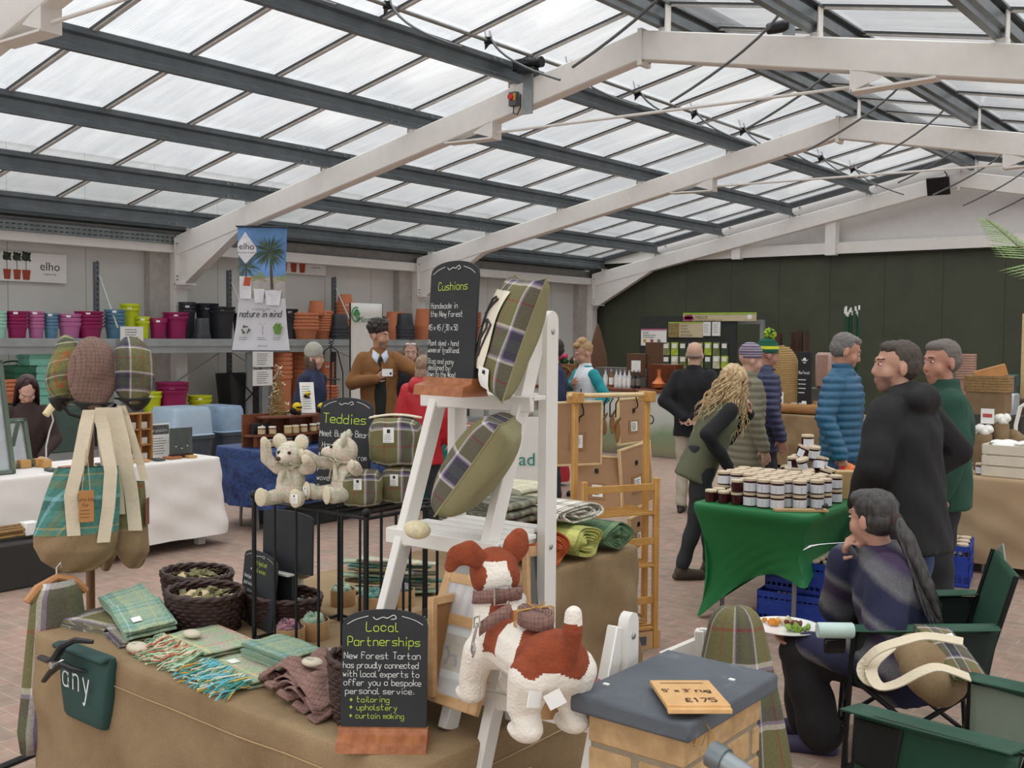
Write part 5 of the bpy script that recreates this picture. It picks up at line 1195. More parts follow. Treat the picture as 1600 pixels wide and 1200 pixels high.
q=MB(); q.grid(lambda u,v:(.0+w*u,-.008+.05*v,.232+.008*math.sin(PI*v)),8,4); o=obj('flap_edge',q,grn_,t,sm=60); o.modifiers.new('t','SOLIDIFY').thickness=.012
q=MB(); hand(q,'any',w*.55,.115,.078,.006,'c',gap=2.6,sq=.75,jit=0,th=.0085); obj('lettering',q,CHW,t,sm=0)
t=thing('spring_clamp','large black plastic spring clamp gripping the table corner over the green pouch','clamp'); place(t,frameT(a-Vector((0,0,.285)),x,Vector((-x.y,x.x,0))))
q=MB(); q.tube([(-.02,-.035,.262),(.05,-.045,.268),(.10,-.05,.285),(.13,-.04,.33),(.17,-.02,.352),(.21,.02,.345)],[.012,.013,.016,.016,.013,.009],8,flat=.75); obj('upper_jaw',q,mt('black_nylon','1D1F23',.45),t)
q=MB(); q.tube([(-.01,-.03,.185),(.05,-.045,.222),(.10,-.05,.255),(.14,-.045,.275),(.17,-.03,.262),(.19,.0,.25)],[.010,.011,.015,.015,.012,.009],8,flat=.75); obj('lower_jaw',q,mt('black_nylon','1D1F23',.45),t)
q=MB(); q.T=Matrix.Translation((.11,-.05,.27))@Matrix.Rotation(PI/2,4,'X'); q.lathe([(.012,-.02),(.012,.02)],12); obj('pivot_spring',q,steel,t)
# ================================================================ BLANKET ROLLS
def roll(label,v,r1,r2,mat,z0,u1=-2.73,L=.55,T=4.5,rz=0,seed=0):
    t=thing('rolled_blanket',label,'blanket',(u1,v,z0),rz); q=MB(); NS=120; rr=random.Random(seed); ph=rr.uniform(0,6)
    def f(u,b):
        a=2*PI*T*(1-u); k=(1-.78*u)*(1+.05*math.sin(a*.5+ph)+.03*math.sin(2.3*a+ph)); return (-L*b+.012*math.sin(3*a+ph)*(1 if b<.5 else -1),r1*k*math.cos(a),r2+r2*k*math.sin(a))
    vs=[];uv=[]
    for j in range(5):
        for i in range(NS+1): vs.append(Vector(f(i/NS,j/4))); uv.append((i/NS*T*2*PI*r1*.6,-L*j/4))
    q.add(vs,[(j*(NS+1)+i,j*(NS+1)+i+1,(j+1)*(NS+1)+i+1,(j+1)*(NS+1)+i) for j in range(4) for i in range(NS)],uv); o=obj('rolled_cloth',q,mat,t,sm=70); o.modifiers.new('t','SOLIDIFY').thickness=.007
    return t
yel=plaid('yellow_green_plaid',[(0,'A9AC5C'),(.3,'C9C86E'),(.5,'7C8A4C'),(.75,'A9AC5C')],[(0,'A9AC5C'),(.4,'8D9A58'),(.6,'C6C272')],.16,'UV'); org=plaid('orange_plaid',[(0,'B4532A'),(.3,'8E2F22'),(.45,'C97A30'),(.6,'A03A26')],[(0,'B4532A'),(.4,'7E2A22'),(.7,'C0642C')],.16,'UV'); dgr=plaid('green_plaid_roll',[(0,'4E6B4C'),(.4,'6E8A62'),(.6,'3E5542')],[(0,'4E6B4C'),(.5,'3E5542'),(.8,'7B946C')],.16,'UV')
roll('orange and red rolled plaid blanket nearest on the hessian side table',3.74,.10,.085,org,ZT+.004,seed=1,L=.5)
roll('yellow green rolled plaid blanket between orange and dark green rolls',4.0,.125,.078,yel,ZT+.004,seed=2)
roll('dark green rolled blanket farthest on the hessian side table',4.27,.115,.07,dgr,ZT+.004,seed=3)
bwp=plaid('black_white_check',[(0,'D9D4C6'),(.55,'2A2A2C'),(.68,'D9D4C6'),(.76,'1E1E20'),(.86,'D9D4C6')],[(0,'D9D4C6'),(.5,'1E1E20'),(.66,'D9D4C6'),(.76,'1E1E20'),(.86,'D9D4C6')],.085,'UV'); 
gwp=plaid('grey_olive_check',[(0,'5C5C50'),(.4,'3A3B36'),(.7,'7F7D68')],[(0,'5C5C50'),(.4,'3A3B36'),(.7,'8A8872')],.1,'UV')
roll('black and white checked blanket loosely rolled on top of the other rolls',4.05,.20,.052,bwp,ZT+.155,u1=-2.80,L=.5,T=2.5,seed=9)
folded('folded_blanket','grey and olive checked blanket folded behind the ladder rear leg','blanket',(-3.10,3.72,ZT+.178),.40,.3,3,.038,gwp,rz=.1,seed=22)
folded('folded_blanket','white and olive checked cushion pad behind the ladder middle shelf','blanket',(-3.2,4.0,ZT+.26),.34,.3,2,.03,plaid('white_olive_check',[(0,'B9B59B'),(.7,'E0DCCB'),(.8,'B9B59B')],[(0,'B9B59B'),(.7,'E0DCCB'),(.8,'B9B59B')],.12,'UV'),rz=.1,seed=23)
# ================================================================ PEOPLE
def rzf(deg): return YAW+rad(deg)     # 0 faces away from the lens, 90 faces picture left, 180 faces it, -90 picture right
def skin(c): return mt('skin_'+c,c,.5,0,.05,14)
JEAN=mt('blue_denim','39557A',.85,0,.12,14,.2,200); DKT=mt('dark_trousers','25272B',.85,0,.1,12,.1,80)
def hand_prims(q,W,d,n,side,curl=.5,s=1.0,spread=.0):
    W=Vector(W);d=Vector(d).normalized();n=Vector(n);n=(n-d*n.dot(d)).normalized();l=d.cross(n)*side
    for o in(-.028,-.009,.010,.028): q.cone(W,W+(d*.085+l*o)*s,.019*s,.0125*s,8)
    q.ell(W+d*.045*s,(.030*s,.030*s,.018*s),Matrix((d.cross(n),d,n)).transposed(),10,7)
    for o,f in((-.031,.80),(-.0105,.95),(.011,1.0),(.032,.9)):
        p=W+(d*.085+l*o)*s; a=curl*.5; dd=d+l*o*(2+spread)
        for k,L in enumerate((.042,.027,.021)):
            v=(dd.normalized()*math.cos(a)+n*math.sin(a)); e=p+v*L*f*s; q.cone(p,e,(.0088-.0008*k)*s,(.0082-.0009*k)*s,7); p=e; a+=curl*(.9 if k==0 else .7)
    p=W+(d*.022+l*.024)*s; e=p+(d*.55+l*.75+n*.25).normalized()*.04*s; q.cone(p,e,.014*s,.0105*s,8); e2=e+(d*.85+l*.25+n*(.3+.5*curl)).normalized()*.034*s; q.cone(e,e2,.0105*s,.008*s,8)
def head_prims(q,T):
    t=q.T; q.T=T
    q.ell((0,-.012,.03),(.076,.094,.088)); q.ell((0,.028,-.025),(.061,.068,.085)); q.ell((0,.05,-.085),(.036,.034,.03)); q.cone((0,.02,-.07),(0,.045,-.09),.05,.035)
    q.cone((0,.086,.012),(0,.102,-.028),.008,.011); q.ell((0,.097,-.033),(.016,.012,.009)); q.ell((0,.080,.030),(.05,.013,.012))
    q.ell((0,.088,-.064),(.021,.008,.005)); q.ell((0,.085,-.075),(.019,.009,.006))
    for s in(1,-1): q.ell((.076*s,-.012,-.012),(.011,.021,.033),Euler((.15,0,-.35*s)).to_matrix()); q.ell((.036*s,.054,-.035),(.03,.026,.034))
    q.T=t
def person(label,d,px,ht,deg,top,bottom,sk,hair=None,hat=None,lean=0,side=0,head=(0,0),armR=None,armL=None,legs=None,pel=.93,vox=.009,shoes=None,style={},under=None,z0=0,hands=(1,1),bodyh=0,tilt=0,glasses=False,face=True,stub=False,brow='3A2C22'):
    """armR/armL: (elbow, wrist, finger dir, palm normal, curl) in body space; x to the person's right, y forward"""
    s=ht/1.75; c=atd(px,600,d); t=thing('person',label,'person',(c.x,c.y,z0),rzf(deg))
    P0=Vector((0,0,pel))*s; Rm=Matrix.Rotation(rad(side),3,'Y')@Matrix.Rotation(-rad(lean),3,'X')
    def tp(x,y,z): return P0+Rm@Vector((x,y,z))*s
    X=Rm@Vector((1,0,0)); Yv=Rm@Vector((0,1,0))
    neck=tp(0,-.005,.53); hc=neck+(Rm.lerp(Matrix.Identity(3),.45))@Vector((0,.03,.142))*s
    HR=Matrix.Rotation(-rad(head[0]),3,'Z')@Matrix.Rotation(-rad(head[1]+lean*.3),3,'X')@Matrix.Rotation(rad(tilt),3,'Y')
    HT=Matrix.Translation(hc)@HR.to_4x4()@Matrix.Scale(s*1.06,4)
    sh=[tp(.172,0,.44),tp(-.172,0,.44)]
    dflt=[((.235,-.03,.19),(.25,.06,-.06),(.0,.25,-1),(-1,.1,0),.5),((-.235,-.03,.19),(-.25,.06,-.06),(0,.25,-1),(1,.1,0),.5)]
    arms=[]
    for k,a in enumerate((armR,armL)):
        a=a or dflt[k]; arms.append((tp(*a[0]),tp(*a[1]),Vector(a[2]),Vector(a[3]),a[4]))
    hips=[P0+Vector((.092,0,-.02))*s,P0+Vector((-.092,0,-.02))*s]
    L=legs or [((.10,.02,.49),(.105,-.02,.09)),((-.10,.02,.49),(-.105,-.02,.09))]
    L=[(Vector(a)*s,Vector(b)*s) for a,b in L]
    # one continuous body
    q=MB(); head_prims(q,HT); q.cone(neck-Rm@Vector((0,0,.05))*s,hc+HR@Vector((0,-.01,-.05))*s,.056*s,.052*s)
    q.loft([(tp(0,0,z),X,Yv,rx*s,ry*s) for z,rx,ry in((-.06,.13,.09),(.1,.12,.085),(.3,.14,.095),(.45,.15,.08),(.52,.06,.05))],16)
    for k in(0,1):
        e,w,fd,pn,cu=arms[k]; q.cone(sh[k],e,.045*s,.037*s); q.cone(e,w,.037*s,.026*s)
        if hands[k]: hand_prims(q,w,fd,pn,-1 if k==0 else 1,cu,s*1.02)
        q.cone(hips[k],L[k][0],.07*s,.05*s); q.cone(L[k][0],L[k][1],.048*s,.034*s); q.cone(L[k][1]-Vector((0,0,.03*s)),L[k][1]+Vector((0,.10,-.055))*s,.03*s,.025*s)
    hm=HT.inverted(); sm_=skin(sk); lip=mt('lip_'+sk,'A87064',.5,0,.05); br=mt('brow_'+brow,brow,.8); st=mt('stubble_'+sk,'9A7565',.7)
    def pick(co):
        p=hm@co
        if abs(p.x)>.09 or p.z<-.12 or p.y<.03: return 0
        if p.y>.078 and -.079<p.z<-.061 and abs(p.x)<.019: return 1
        if p.y>.066 and .030<p.z<.035 and .013<abs(p.x)<.047: return 2
        if stub and p.z<-.048 and p.y>.02: return 3
        return 0
    body=blob('body',q,[sm_,lip,br,st],t,vox=vox,it=2,pick=pick)
    if face:
        for sx in(1,-1):
            q=MB(); q.ell((.030*sx,.0815,.008),(.0112,.007,.0054),nu=10,nv=7); e_=obj('eye',q,mt('eye_white','D8D2CC',.3,0,0),t); e_.matrix_basis=HT
            q=MB(); q.ell((.030*sx,.0885,.008),(.0058,.003,.0058),nu=8,nv=5); obj('iris',q,mt('iris_dark','2E241E',.2,0,0),e_)
    if glasses:
        q=MB()
        for sx in(1,-1): q.tube([(.033*sx+.024*math.cos(a),.098,.006+.019*math.sin(a)) for a in[2*PI*k/16 for k in range(17)]],.0022,5,cap=False); q.tube([(.057*sx,.097,.01),(.078*sx,.05,.01),(.08*sx,-.02,.0)],.0022,5)
        q.tube([(-.009,.098,.01),(.009,.098,.01)],.002,5); obj('glasses',q,mt('dark_glasses_frame','1E1A1A',.3),t).matrix_basis=HT
    # trousers
    q=MB(); kr=style.get('leg',(.098,.072,.058)); q.loft([(P0+Vector((0,-.005,z))*s,(1,0,0),(0,1,0),rx*s,ry*s) for z,rx,ry in((-.10,.16,.115),(.0,.168,.12),(.08,.155,.11),(.13,.145,.10))],18)
    for k in(0,1):
        q.cone(hips[k]+Vector((0,-.005,0)),L[k][0],kr[0]*s,kr[1]*s); q.cone(L[k][0],L[k][1]+Vector((0,0,.01*s)),kr[1]*s,kr[2]*s)
    blob('trousers',q,bottom,t,vox=.013,it=3,disp=lambda co,no:co+no*.004*math.sin(co.z*38+co.x*20))
    # shoes
    sm=shoes or mt('dark_shoe','2B2522',.5)
    for k in(0,1):
        a=L[k][1]; f=(L[k][1]-L[k][0]); q=MB(); dirf=Vector(style.get('toe',(0,1,0))).normalized(); up=Vector((0,0,1))
        q.cone(a+Vector((0,0,.0)),a+Vector((0,0,-.035*s))-dirf*.02*s,.046*s,.042*s); q.cone(a+Vector((0,0,-.045*s)),a+dirf*.15*s+Vector((0,0,-.055*s)),.042*s,.034*s); q.cone(a-dirf*.05*s+Vector((0,0,-.07*s)),a+dirf*.16*s+Vector((0,0,-.07*s)),.028*s,.03*s)
        blob('shoe',q,sm,t,vox=.009,it=2)
    # jacket
    if top:
        mats,q=top,MB(); W=style.get('w',1.0); hem=style.get('hem',-.14); fr=style.get('front',0)
        rings=[(hem,.178,.138),(hem*.5,.176,.136),(.08,.168,.13),(.22,.172,.135),(.34,.182,.138),(.41,.172,.125),(.48,.125,.095),(.53,.078,.072),(style.get('collar',.55),.066,.066)]
        q.loft([(tp(0,fr*.0,z),X,Yv,rx*s*W,ry*s*W) for z,rx,ry in rings],22)
        sr=style.get('sleeve',(.078,.062,.048))
        if not style.get('gilet'):
            for k in(0,1):
                e,w,fd,_,_c=arms[k]; q.cone(sh[k]-X*(.02*s if k==0 else -.02*s),e,sr[0]*s,sr[1]*s); q.cone(e,w+(w-e).normalized()*(.0)*s,sr[1]*s,sr[2]*s)
        if style.get('hood'): 
            q.ell(tp(0,-.10,.50),(.14*s,.085*s,.085*s)); q.cone(tp(.085,-.02,.525),tp(-.085,-.02,.525),.06*s,.06*s); q.ell(tp(0,-.06,.545),(.095*s,.06*s,.05*s))
        rip=style.get('puff'); Ri=Rm.inverted()
        def dj(co,no):
            f=.006*math.sin(co.z*23+co.x*17)*math.sin(co.x*26+co.y*13)
            if rip: 
                zz=(Ri@(co-P0)).z; f=rip*abs(math.sin(zz*PI/.058))-rip*.5
            return co+no*f
        blob('jacket',q,mats,t,vox=style.get('jv',.012),it=3,disp=dj)
        if style.get('gilet') :
            q=MB()
            for k in(0,1):
                e,w,fd,_,_c=arms[k]; q.cone(sh[k],e,sr[0]*.9*s,sr[1]*.95*s); q.cone(e,w,sr[1]*.95*s,sr[2]*.95*s)
            q.loft([(tp(0,0,z),X,Yv,rx*s,ry*s) for z,rx,ry in((.40,.16,.10),(.5,.11,.08),(.55,.068,.064))],16); blob('sleeves',q,style['gilet'],t,vox=.011,it=3,disp=lambda co,no:co+no*.004*math.sin(co.z*40+co.x*30))
    if under:
        for u in under: u(t,tp,HT,s,X,Yv,arms)
    if hair: hair(t,HT)
    if hat: hat(t,HT)
    return t,tp,HT,arms,s
def hairblob(nm,prims,mat,vox=.008,amp=.004,fq=90):
    def f(t,HT):
        q=MB(); q.T=HT
        for p in prims:
            if p[0]=='e': q.ell(p[1],p[2])
            else: q.cone(p[1],p[2],p[3],p[4])
        hi=HT.inverted(); blob(nm,q,mat,t,vox=vox,it=2,disp=lambda co,no:co+no*amp*math.sin(co.x*fq)*math.sin(co.y*fq*1.1)*math.cos(co.z*fq*.9))
    return f
def short(mat,front=.0,top=.0,fq=120,amp=.003): return hairblob('hair',[('e',(0,-.028,.046+top),(.081,.092,.082+top)),('e',(0,-.045,.01),(.080,.078,.075)),('e',(0,.02+front,.085),(.064,.058,.036))],mat,.007,amp,fq)
def strands(nm,mat,n,roots,path,r=.0045,seed=0):
    def f(t,HT):
        rr=random.Random(seed); q=MB()
        for i in range(n):
            pts=path(rr,i/n); q.tube([HT@Vector(p) for p in pts],[r*(1.1-.75*k/(len(pts)-1)) for k in range(len(pts))],5)
        obj(nm,q,mat,t,sm=60)['kind']='stuff'
    return f
def both(*fs):
    def f(t,HT):
        for g in fs: g(t,HT)
    return f
def beanie(mat,pom=None,h=.0,fold=None):
    def f(t,HT):
        hx=thing('knitted_hat','','hat') if False else None
        q=MB(); q.T=HT; q.ell((0,-.012,.055+h*.4),(.087,.102,.078+h)); q.cone((0,-.01,.03),(0,-.012,.05),.09,.09); o=blob('knitted_hat',q,mat,t,vox=.008,it=2)
        # keep only the cap above the brow line
        bm=bmesh.new(); bm.from_mesh(o.data); hi=HT.inverted()
        bmesh.ops.delete(bm,geom=[v for v in bm.verts if (hi@v.co).z<.012+.18*(hi@v.co).y],context='VERTS'); bm.to_mesh(o.data); bm.free(); o.modifiers.new('t','SOLIDIFY').thickness=.006
        if pom:
            q=MB(); rr=random.Random(3); c=Vector((0,-.02,.165+h))
            for i in range(260):
                v=Vector((rr.gauss(0,1),rr.gauss(0,1),rr.gauss(0,1))).normalized(); q.mi=0 if rr.random()<.6 else 1; q.tube([HT@(c+v*.012),HT@(c+v*rr.uniform(.045,.06))],.006,4)
            obj('pompom',q,pom,t,sm=60)
    return f
def stripes(name,cols,per,rough=.95):
    q=NT(name); v=q.coord('Object'); sp=q.n('SeparateXYZ'); q.l(v,sp.inputs[0]); z=q.math('ADD',sp.outputs[2],q.math('MULTIPLY',q.noise(v,120,2),.004)); f=q.math('FRACT',q.math('DIVIDE',z,per)); c=q.ramp(f,[(p,lin(x)) for p,x in cols],'CONSTANT'); q.bump(q.noise(v,220,2),.5,.004); return q.set(c,rough)
blackcoat=mt('black_softshell','101012',.75,0,.15,10,.15,60); greenfl=mt('green_fleece','22483A',.9,0,.1,10,.3,200); bluepuff=mt('blue_puffer','1F5878',.45,0,.08,6); navyp=mt('navy_puffer','2C3050',.5,0,.08,6)
khg=mt('olive_gilet','5D5F48',.85,0,.08,8,.2,150); blk=mt('black_knit','17181B',.9,0,.12,20,.3,150); navyf=mt('navy_fleece','262C45',.9,0,.1,10,.2,150); browns=mt('tan_suede','83592F',.85,0,.12,9,.25,60); redc=mt('red_coat','B01824',.6,0,.06,6); tealk=mt('teal_sleeve','1E8F98',.8,0,.06); whitet=mt('white_top','DDE2E6',.8,0,.03)
greyh=mt('grey_hair','6E6A68',.7,0,.35,60); dkh=mt('dark_brown_hair','2A211E',.6,0,.35,60); brh=mt('brown_grey_hair','4A4038',.7,0,.3,60); blond=NT('blonde_hair'); blond=blond.set(blond.ramp(blond.noise(blond.coord('Object'),38,3),[(.3,lin('9A7A50')),(.7,lin('DCC49A'))]),.5)
# --- man in black coat
person('person in black hooded coat and jeans standing beside the green jam table',5.25,1428,1.80,42,blackcoat,JEAN,'C0927C',hair=short(brh),lean=7,head=(-48,-4),armR=((.33,-.09,.24),(.20,.10,.06),(-.8,.6,-.2),(0,-.2,-1),.8),armL=((-.27,.03,.19),(-.15,.19,.02),(.85,.3,-.4),(.2,-1,0),.6),style=dict(hood=1,hem=-.24,w=1.2,sleeve=(.098,.084,.06),collar=.54),vox=.0075,stub=True)
# --- man in green fleece
person('person in dark green fleece with cropped grey hair behind the black coat',6.2,1476,1.80,80,greenfl,DKT,'B98570',hair=short(mt('cropped_grey','6F6862',.8,0,.2,80),amp=.0015),head=(-28,4),armR=((.26,-.10,.2),(.22,.06,.0),(-.3,.9,-.3),(-1,0,0),.6),style=dict(w=1.2,hem=-.16,sleeve=(.09,.075,.055),collar=.575),vox=.0085)
# --- man in blue puffer jacket
bundle=[]
def hold_red(t,tp,HT,s,X,Yv,arms):
    e,w,fd,pn,cu=arms[0]; bundle.append((t,w+fd.normalized()*.09*s))
r_=person('person in teal blue quilted puffer jacket holding an orange red bundle behind the jam table',8.1,1316,1.84,-128,bluepuff,JEAN,'B9866F',hair=short(greyh),head=(-30,20),armR=((.27,-.02,.20),(.27,.10,-.06),(0,.35,-1),(-1,.1,0),.9),armL=((-.27,-.05,.2),(-.26,.05,-.06),(0,.3,-1),(1,0,0),.5),style=dict(puff=.012,hem=-.12,w=1.12,sleeve=(.086,.07,.056),collar=.58,jv=.009),vox=.0075,under=[hold_red])
t_,w_=bundle[0]; wp=t_.matrix_basis@w_
q=MB(); rr=random.Random(4)
for k in range(9): q.ell(wp+Vector((rr.uniform(-.05,.05),rr.uniform(-.04,.04),rr.uniform(-.14,.01))),(.045,.035,.06),Euler((k,k*.7,k*1.3)).to_matrix(),10,7); q.mi=k%2
tag(blob('cloth_bundle',q,[mt('red_net','B32A22',.6),mt('orange_net','D9743A',.6)],vox=.008,it=2,pick=lambda c:1 if c.x>wp.x+.015 else 0),'crumpled red and orange cloth bundle held by the blue puffer jacket','bundle')
# --- curly blonde woman leaning over the jam table
def curly(rr,f):
    a=rr.uniform(0,2*PI); r=.085; x0,y0=r*math.cos(a),r*.9*math.sin(a)-.02
    if y0>.045: y0=-.02-abs(y0)*.4
    L=rr.uniform(.30,.52); ph=rr.uniform(0,6.3); am=rr.uniform(.008,.018); out=rr.uniform(1.0,1.45); fw=rr.uniform(-.1,.10)
    pts=[(x0*.4,y0*.4,.115),(x0*1.02,y0*1.02,.07)]
    for k in range(1,15):
        u=k/14; pts.append((x0*(1.02+(out-1)*u*1.6)+am*math.sin(ph+u*22),y0*(1.02+.5*u)+fw*u+am*math.cos(ph+u*22),.07-L*u))
    return pts
person('person with long curly blonde hair and olive gilet leaning over the jam jars',7.75,1096,1.68,-84,khg,DKT,'C99A86',hair=both(hairblob('hair',[('e',(0,-.03,.045),(.088,.095,.082)),('e',(0,-.07,-.06),(.085,.06,.13)),('e',(0,-.085,-.2),(.085,.055,.12))],blond,.009,.008,70),strands('curly_strands',blond,330,None,curly,.006,5)),lean=24,head=(0,8),armR=((.27,-.12,.20),(.21,.14,.06),(-.2,.9,-.4),(-1,0,0),.6),armL=((-.22,.20,.26),(-.07,.22,.50),(.45,-.1,.9),(.2,-1,.1),1.0),legs=[((.10,-.05,.47),(.11,-.16,.10)),((-.10,.10,.48),(-.11,.12,.10))],style=dict(gilet=blk,hem=-.16,w=1.08,sleeve=(.072,.06,.048),collar=.58,leg=(.10,.07,.052)),pel=.90,vox=.0075,hands=(0,1),glasses=True,shoes=mt('brown_hiking_boot','4A3F35',.75,0,.2,30),brow='8A6A48')
# --- two people in knitted hats
bh=stripes('purple_stripe_knit',[(0,'6A5A72'),(.25,'B9B2B5'),(.4,'4E4656'),(.6,'9A90A0'),(.8,'6A5A72')],.045); gh=stripes('green_yellow_knit',[(0,'1E5A44'),(.3,'D3D63A'),(.55,'1E5A44'),(.8,'17483A')],.11)
person('person in purple striped knitted hat and pale olive padded gilet behind the blonde hair',9.0,1168,1.74,-82,mt('pale_olive_padded','77735F',.75,0,.06,7),mt('sage_trousers','717764',.85),'C49A86',hat=beanie(bh,None,.01),head=(0,10),style=dict(puff=.010,hem=-.26,w=1.12,sleeve=(.085,.07,.055),collar=.58,jv=.011))
person('person in green and yellow bobble hat and navy quilted jacket by the straw skep',9.7,1194,1.78,-80,navyp,DKT,'A87A66',hat=beanie(gh,[mt('lime_yarn','BCCB3E',.95),mt('green_yarn','3E7A3E',.95)],.01),head=(0,12),style=dict(puff=.012,hem=-.2,w=1.08,sleeve=(.082,.068,.055),collar=.58,jv=.011))
# --- bald man, hands behind his back
person('person with bald head in black fleece and cream trousers, hands behind the back',10.6,1084,1.76,-22,blk,mt('cream_chinos','B7AD9C',.85,0,.06,8),'C39A85',hair=hairblob('hair',[('e',(0,-.046,-.012),(.0785,.062,.03))],mt('thin_grey_hair','8C7C72',.8,0,.15,60),.008,.001),armR=((.27,-.10,.20),(.06,-.19,.05),(-.9,-.1,-.25),(0,-1,.2),.6),armL=((-.27,-.10,.20),(-.05,-.20,.05),(.9,-.1,-.3),(0,-1,.2),.6),style=dict(w=1.14,hem=-.15,sleeve=(.088,.072,.052),collar=.57),vox=.0085)
# --- woman in white top with teal sleeves
person('person in white top with teal sleeves, hand on chest, before the bottle counter',11.6,915,1.74,118,whitet,DKT,'BE907B',hair=hairblob('hair',[('e',(0,-.03,.05),(.082,.09,.082)),('e',(0,-.02,.13),(.06,.065,.045)),('e',(.0,.05,.115),(.055,.04,.03))],mt('blond_pinned_hair','A88862',.7,0,.3,70),.008,.006,110),head=(10,22),side=0,armR=((.27,.06,.22),(.05,.17,.33),(-.9,.1,.35),(0,-1,0),.4),armL=((-.29,-.08,.2),(-.22,.10,.06),(.5,.8,-.2),(0,0,-1),.5),style=dict(gilet=tealk,hem=-.16,w=1.03,sleeve=(.074,.062,.048),collar=.575),vox=.0085)
# --- man in tan jacket pointing, holding a card
def jumper(t,tp,HT,s,X,Yv,arms):
    q=MB(); q.loft([(tp(0,.07,z),X,Yv,rx*s,ry*s) for z,rx,ry in((-.17,.085,.098),(.05,.085,.094),(.25,.085,.094),(.38,.065,.08),(.46,.045,.06))],16); blob('dark_jumper',q,mt('dark_green_jumper','23251F',.9,0,.1,15,.3,200),t,vox=.012,it=2)
    for sx in(1,-1):
        q=MB(); q.add([tp(.010*sx,.118,.49),tp(.07*sx,.07,.54),tp(.085*sx,.11,.465),tp(.04*sx,.16,.40)],[(0,1,2,3)]); o=obj('shirt_collar',q,mt('pale_blue_shirt','C9D3E0',.7),t); o.modifiers.new('t','SOLIDIFY').thickness=.008
    for sx in(1,-1):
        q=MB(); q.T=Matrix.Translation(tp(.118*sx,.142,.30))@Euler((.1,0,-.3*sx)).to_matrix().to_4x4(); q.box((0,0,0),(.09,.012,.035),ch=.004); q.ell((0,.009,-.008),.007); obj('pocket_flap',q,browns,t)
crd=[]
def hold_card(t,tp,HT,s,X,Yv,arms): crd.append((t,arms[0][1]+arms[0][2].normalized()*.1*s))
curlh=hairblob('hair',[('e',(0,-.02,.075),(.095,.105,.085))]+[('e',(.085*math.cos(a)*math.cos(b),-.02+.09*math.sin(a)*math.cos(b),.075+.085*math.sin(b)),(.028,.028,.026)) for b in(.15,.6,1.1) for a in[2*PI*k/9+b for k in range(9)] if not(math.sin(a)>.62 and b<.5)],dkh,.007,.007,130)
person('person with curly dark hair in tan suede jacket holding a card and pointing right',11.7,592,1.93,-166,browns,JEAN,'B98A70',hair=curlh,head=(-52,3),armR=((.27,.02,.20),(.07,.24,.25),(-.75,.35,.45),(0,-1,0),.9),armL=((-.36,.14,.33),(-.58,.26,.35),(-.9,.3,.05),(0,.2,-1),.4),style=dict(hem=-.13,w=1.1,sleeve=(.084,.07,.054),collar=.56),vox=.0075,under=[jumper,hold_card],stub=True)
wp=crd[0][0].matrix_basis@crd[0][1]; q=MB(); q.T=Matrix.Rotation(rzf(0),4,'Z'); q.box((.05,-.035,.02),(.115,.004,.08)); q.mi=1; q.box((.085,-.038,.01),(.02,.002,.025)); tag(obj('card',q,[PAPER,INK],loc=wp,sm=0),'white card held by the person in the tan suede jacket','card')
# --- woman in grey felt hat
person('person in grey felt hat and navy gilet standing behind the honey table',11.2,488,1.67,-112,mt('navy_gilet','272E4C',.8,0,.08,8),DKT,'C79D8A',hair=hairblob('hair',[('e',(0,-.035,-.02),(.085,.075,.10)),('e',(.05,.0,-.07),(.035,.045,.08)),('e',(-.05,.0,-.07),(.035,.045,.08))],mt('brown_hair','5A4636',.6,0,.3,60),.008,.005,80),hat=beanie(mt('grey_felt','A5A398',.95,0,.1,30,.3,150),None,.03),head=(-16,4),style=dict(gilet=navyf,hem=-.2,w=1.06,sleeve=(.078,.064,.05),collar=.57))
# --- red coat and the face beyond it
person('person in red coat seen from behind, partly hidden by the Cushions chalkboard',9.6,662,1.62,-8,redc,DKT,'C49A86',hair=hairblob('hair',[('e',(0,-.025,.04),(.084,.095,.085)),('e',(0,-.055,-.06),(.08,.055,.08))],mt('ash_hair','8E7660',.65,0,.3,60),.008,.005,80),style=dict(hood=1,hem=-.28,w=1.12,sleeve=(.085,.07,.056)))
person('person with sunglasses on long brown hair facing the red coat',12.1,641,1.72,-165,mt('dark_coat','23242A',.8),DKT,'C59C88',hair=both(hairblob('hair',[('e',(0,-.03,.045),(.085,.095,.08)),('e',(.06,-.01,-.1),(.035,.05,.14)),('e',(-.06,-.01,-.1),(.035,.05,.14))],mt('brown_hair','5A4636',.6,0,.3,60),.008,.005,80)),head=(10,5),under=[lambda t,tp,HT,s,X,Y,a:[setattr(obj('sunglasses',(lambda q:(q.ell((.032,.075,.105),(.03,.02,.016)),q.ell((-.032,.075,.105),(.03,.02,.016)),q)[2])(MB()),mt('sunglass_lens','C9C2BC',.15),t),'matrix_basis',HT)]],style=dict(w=1.02,hem=-.2))
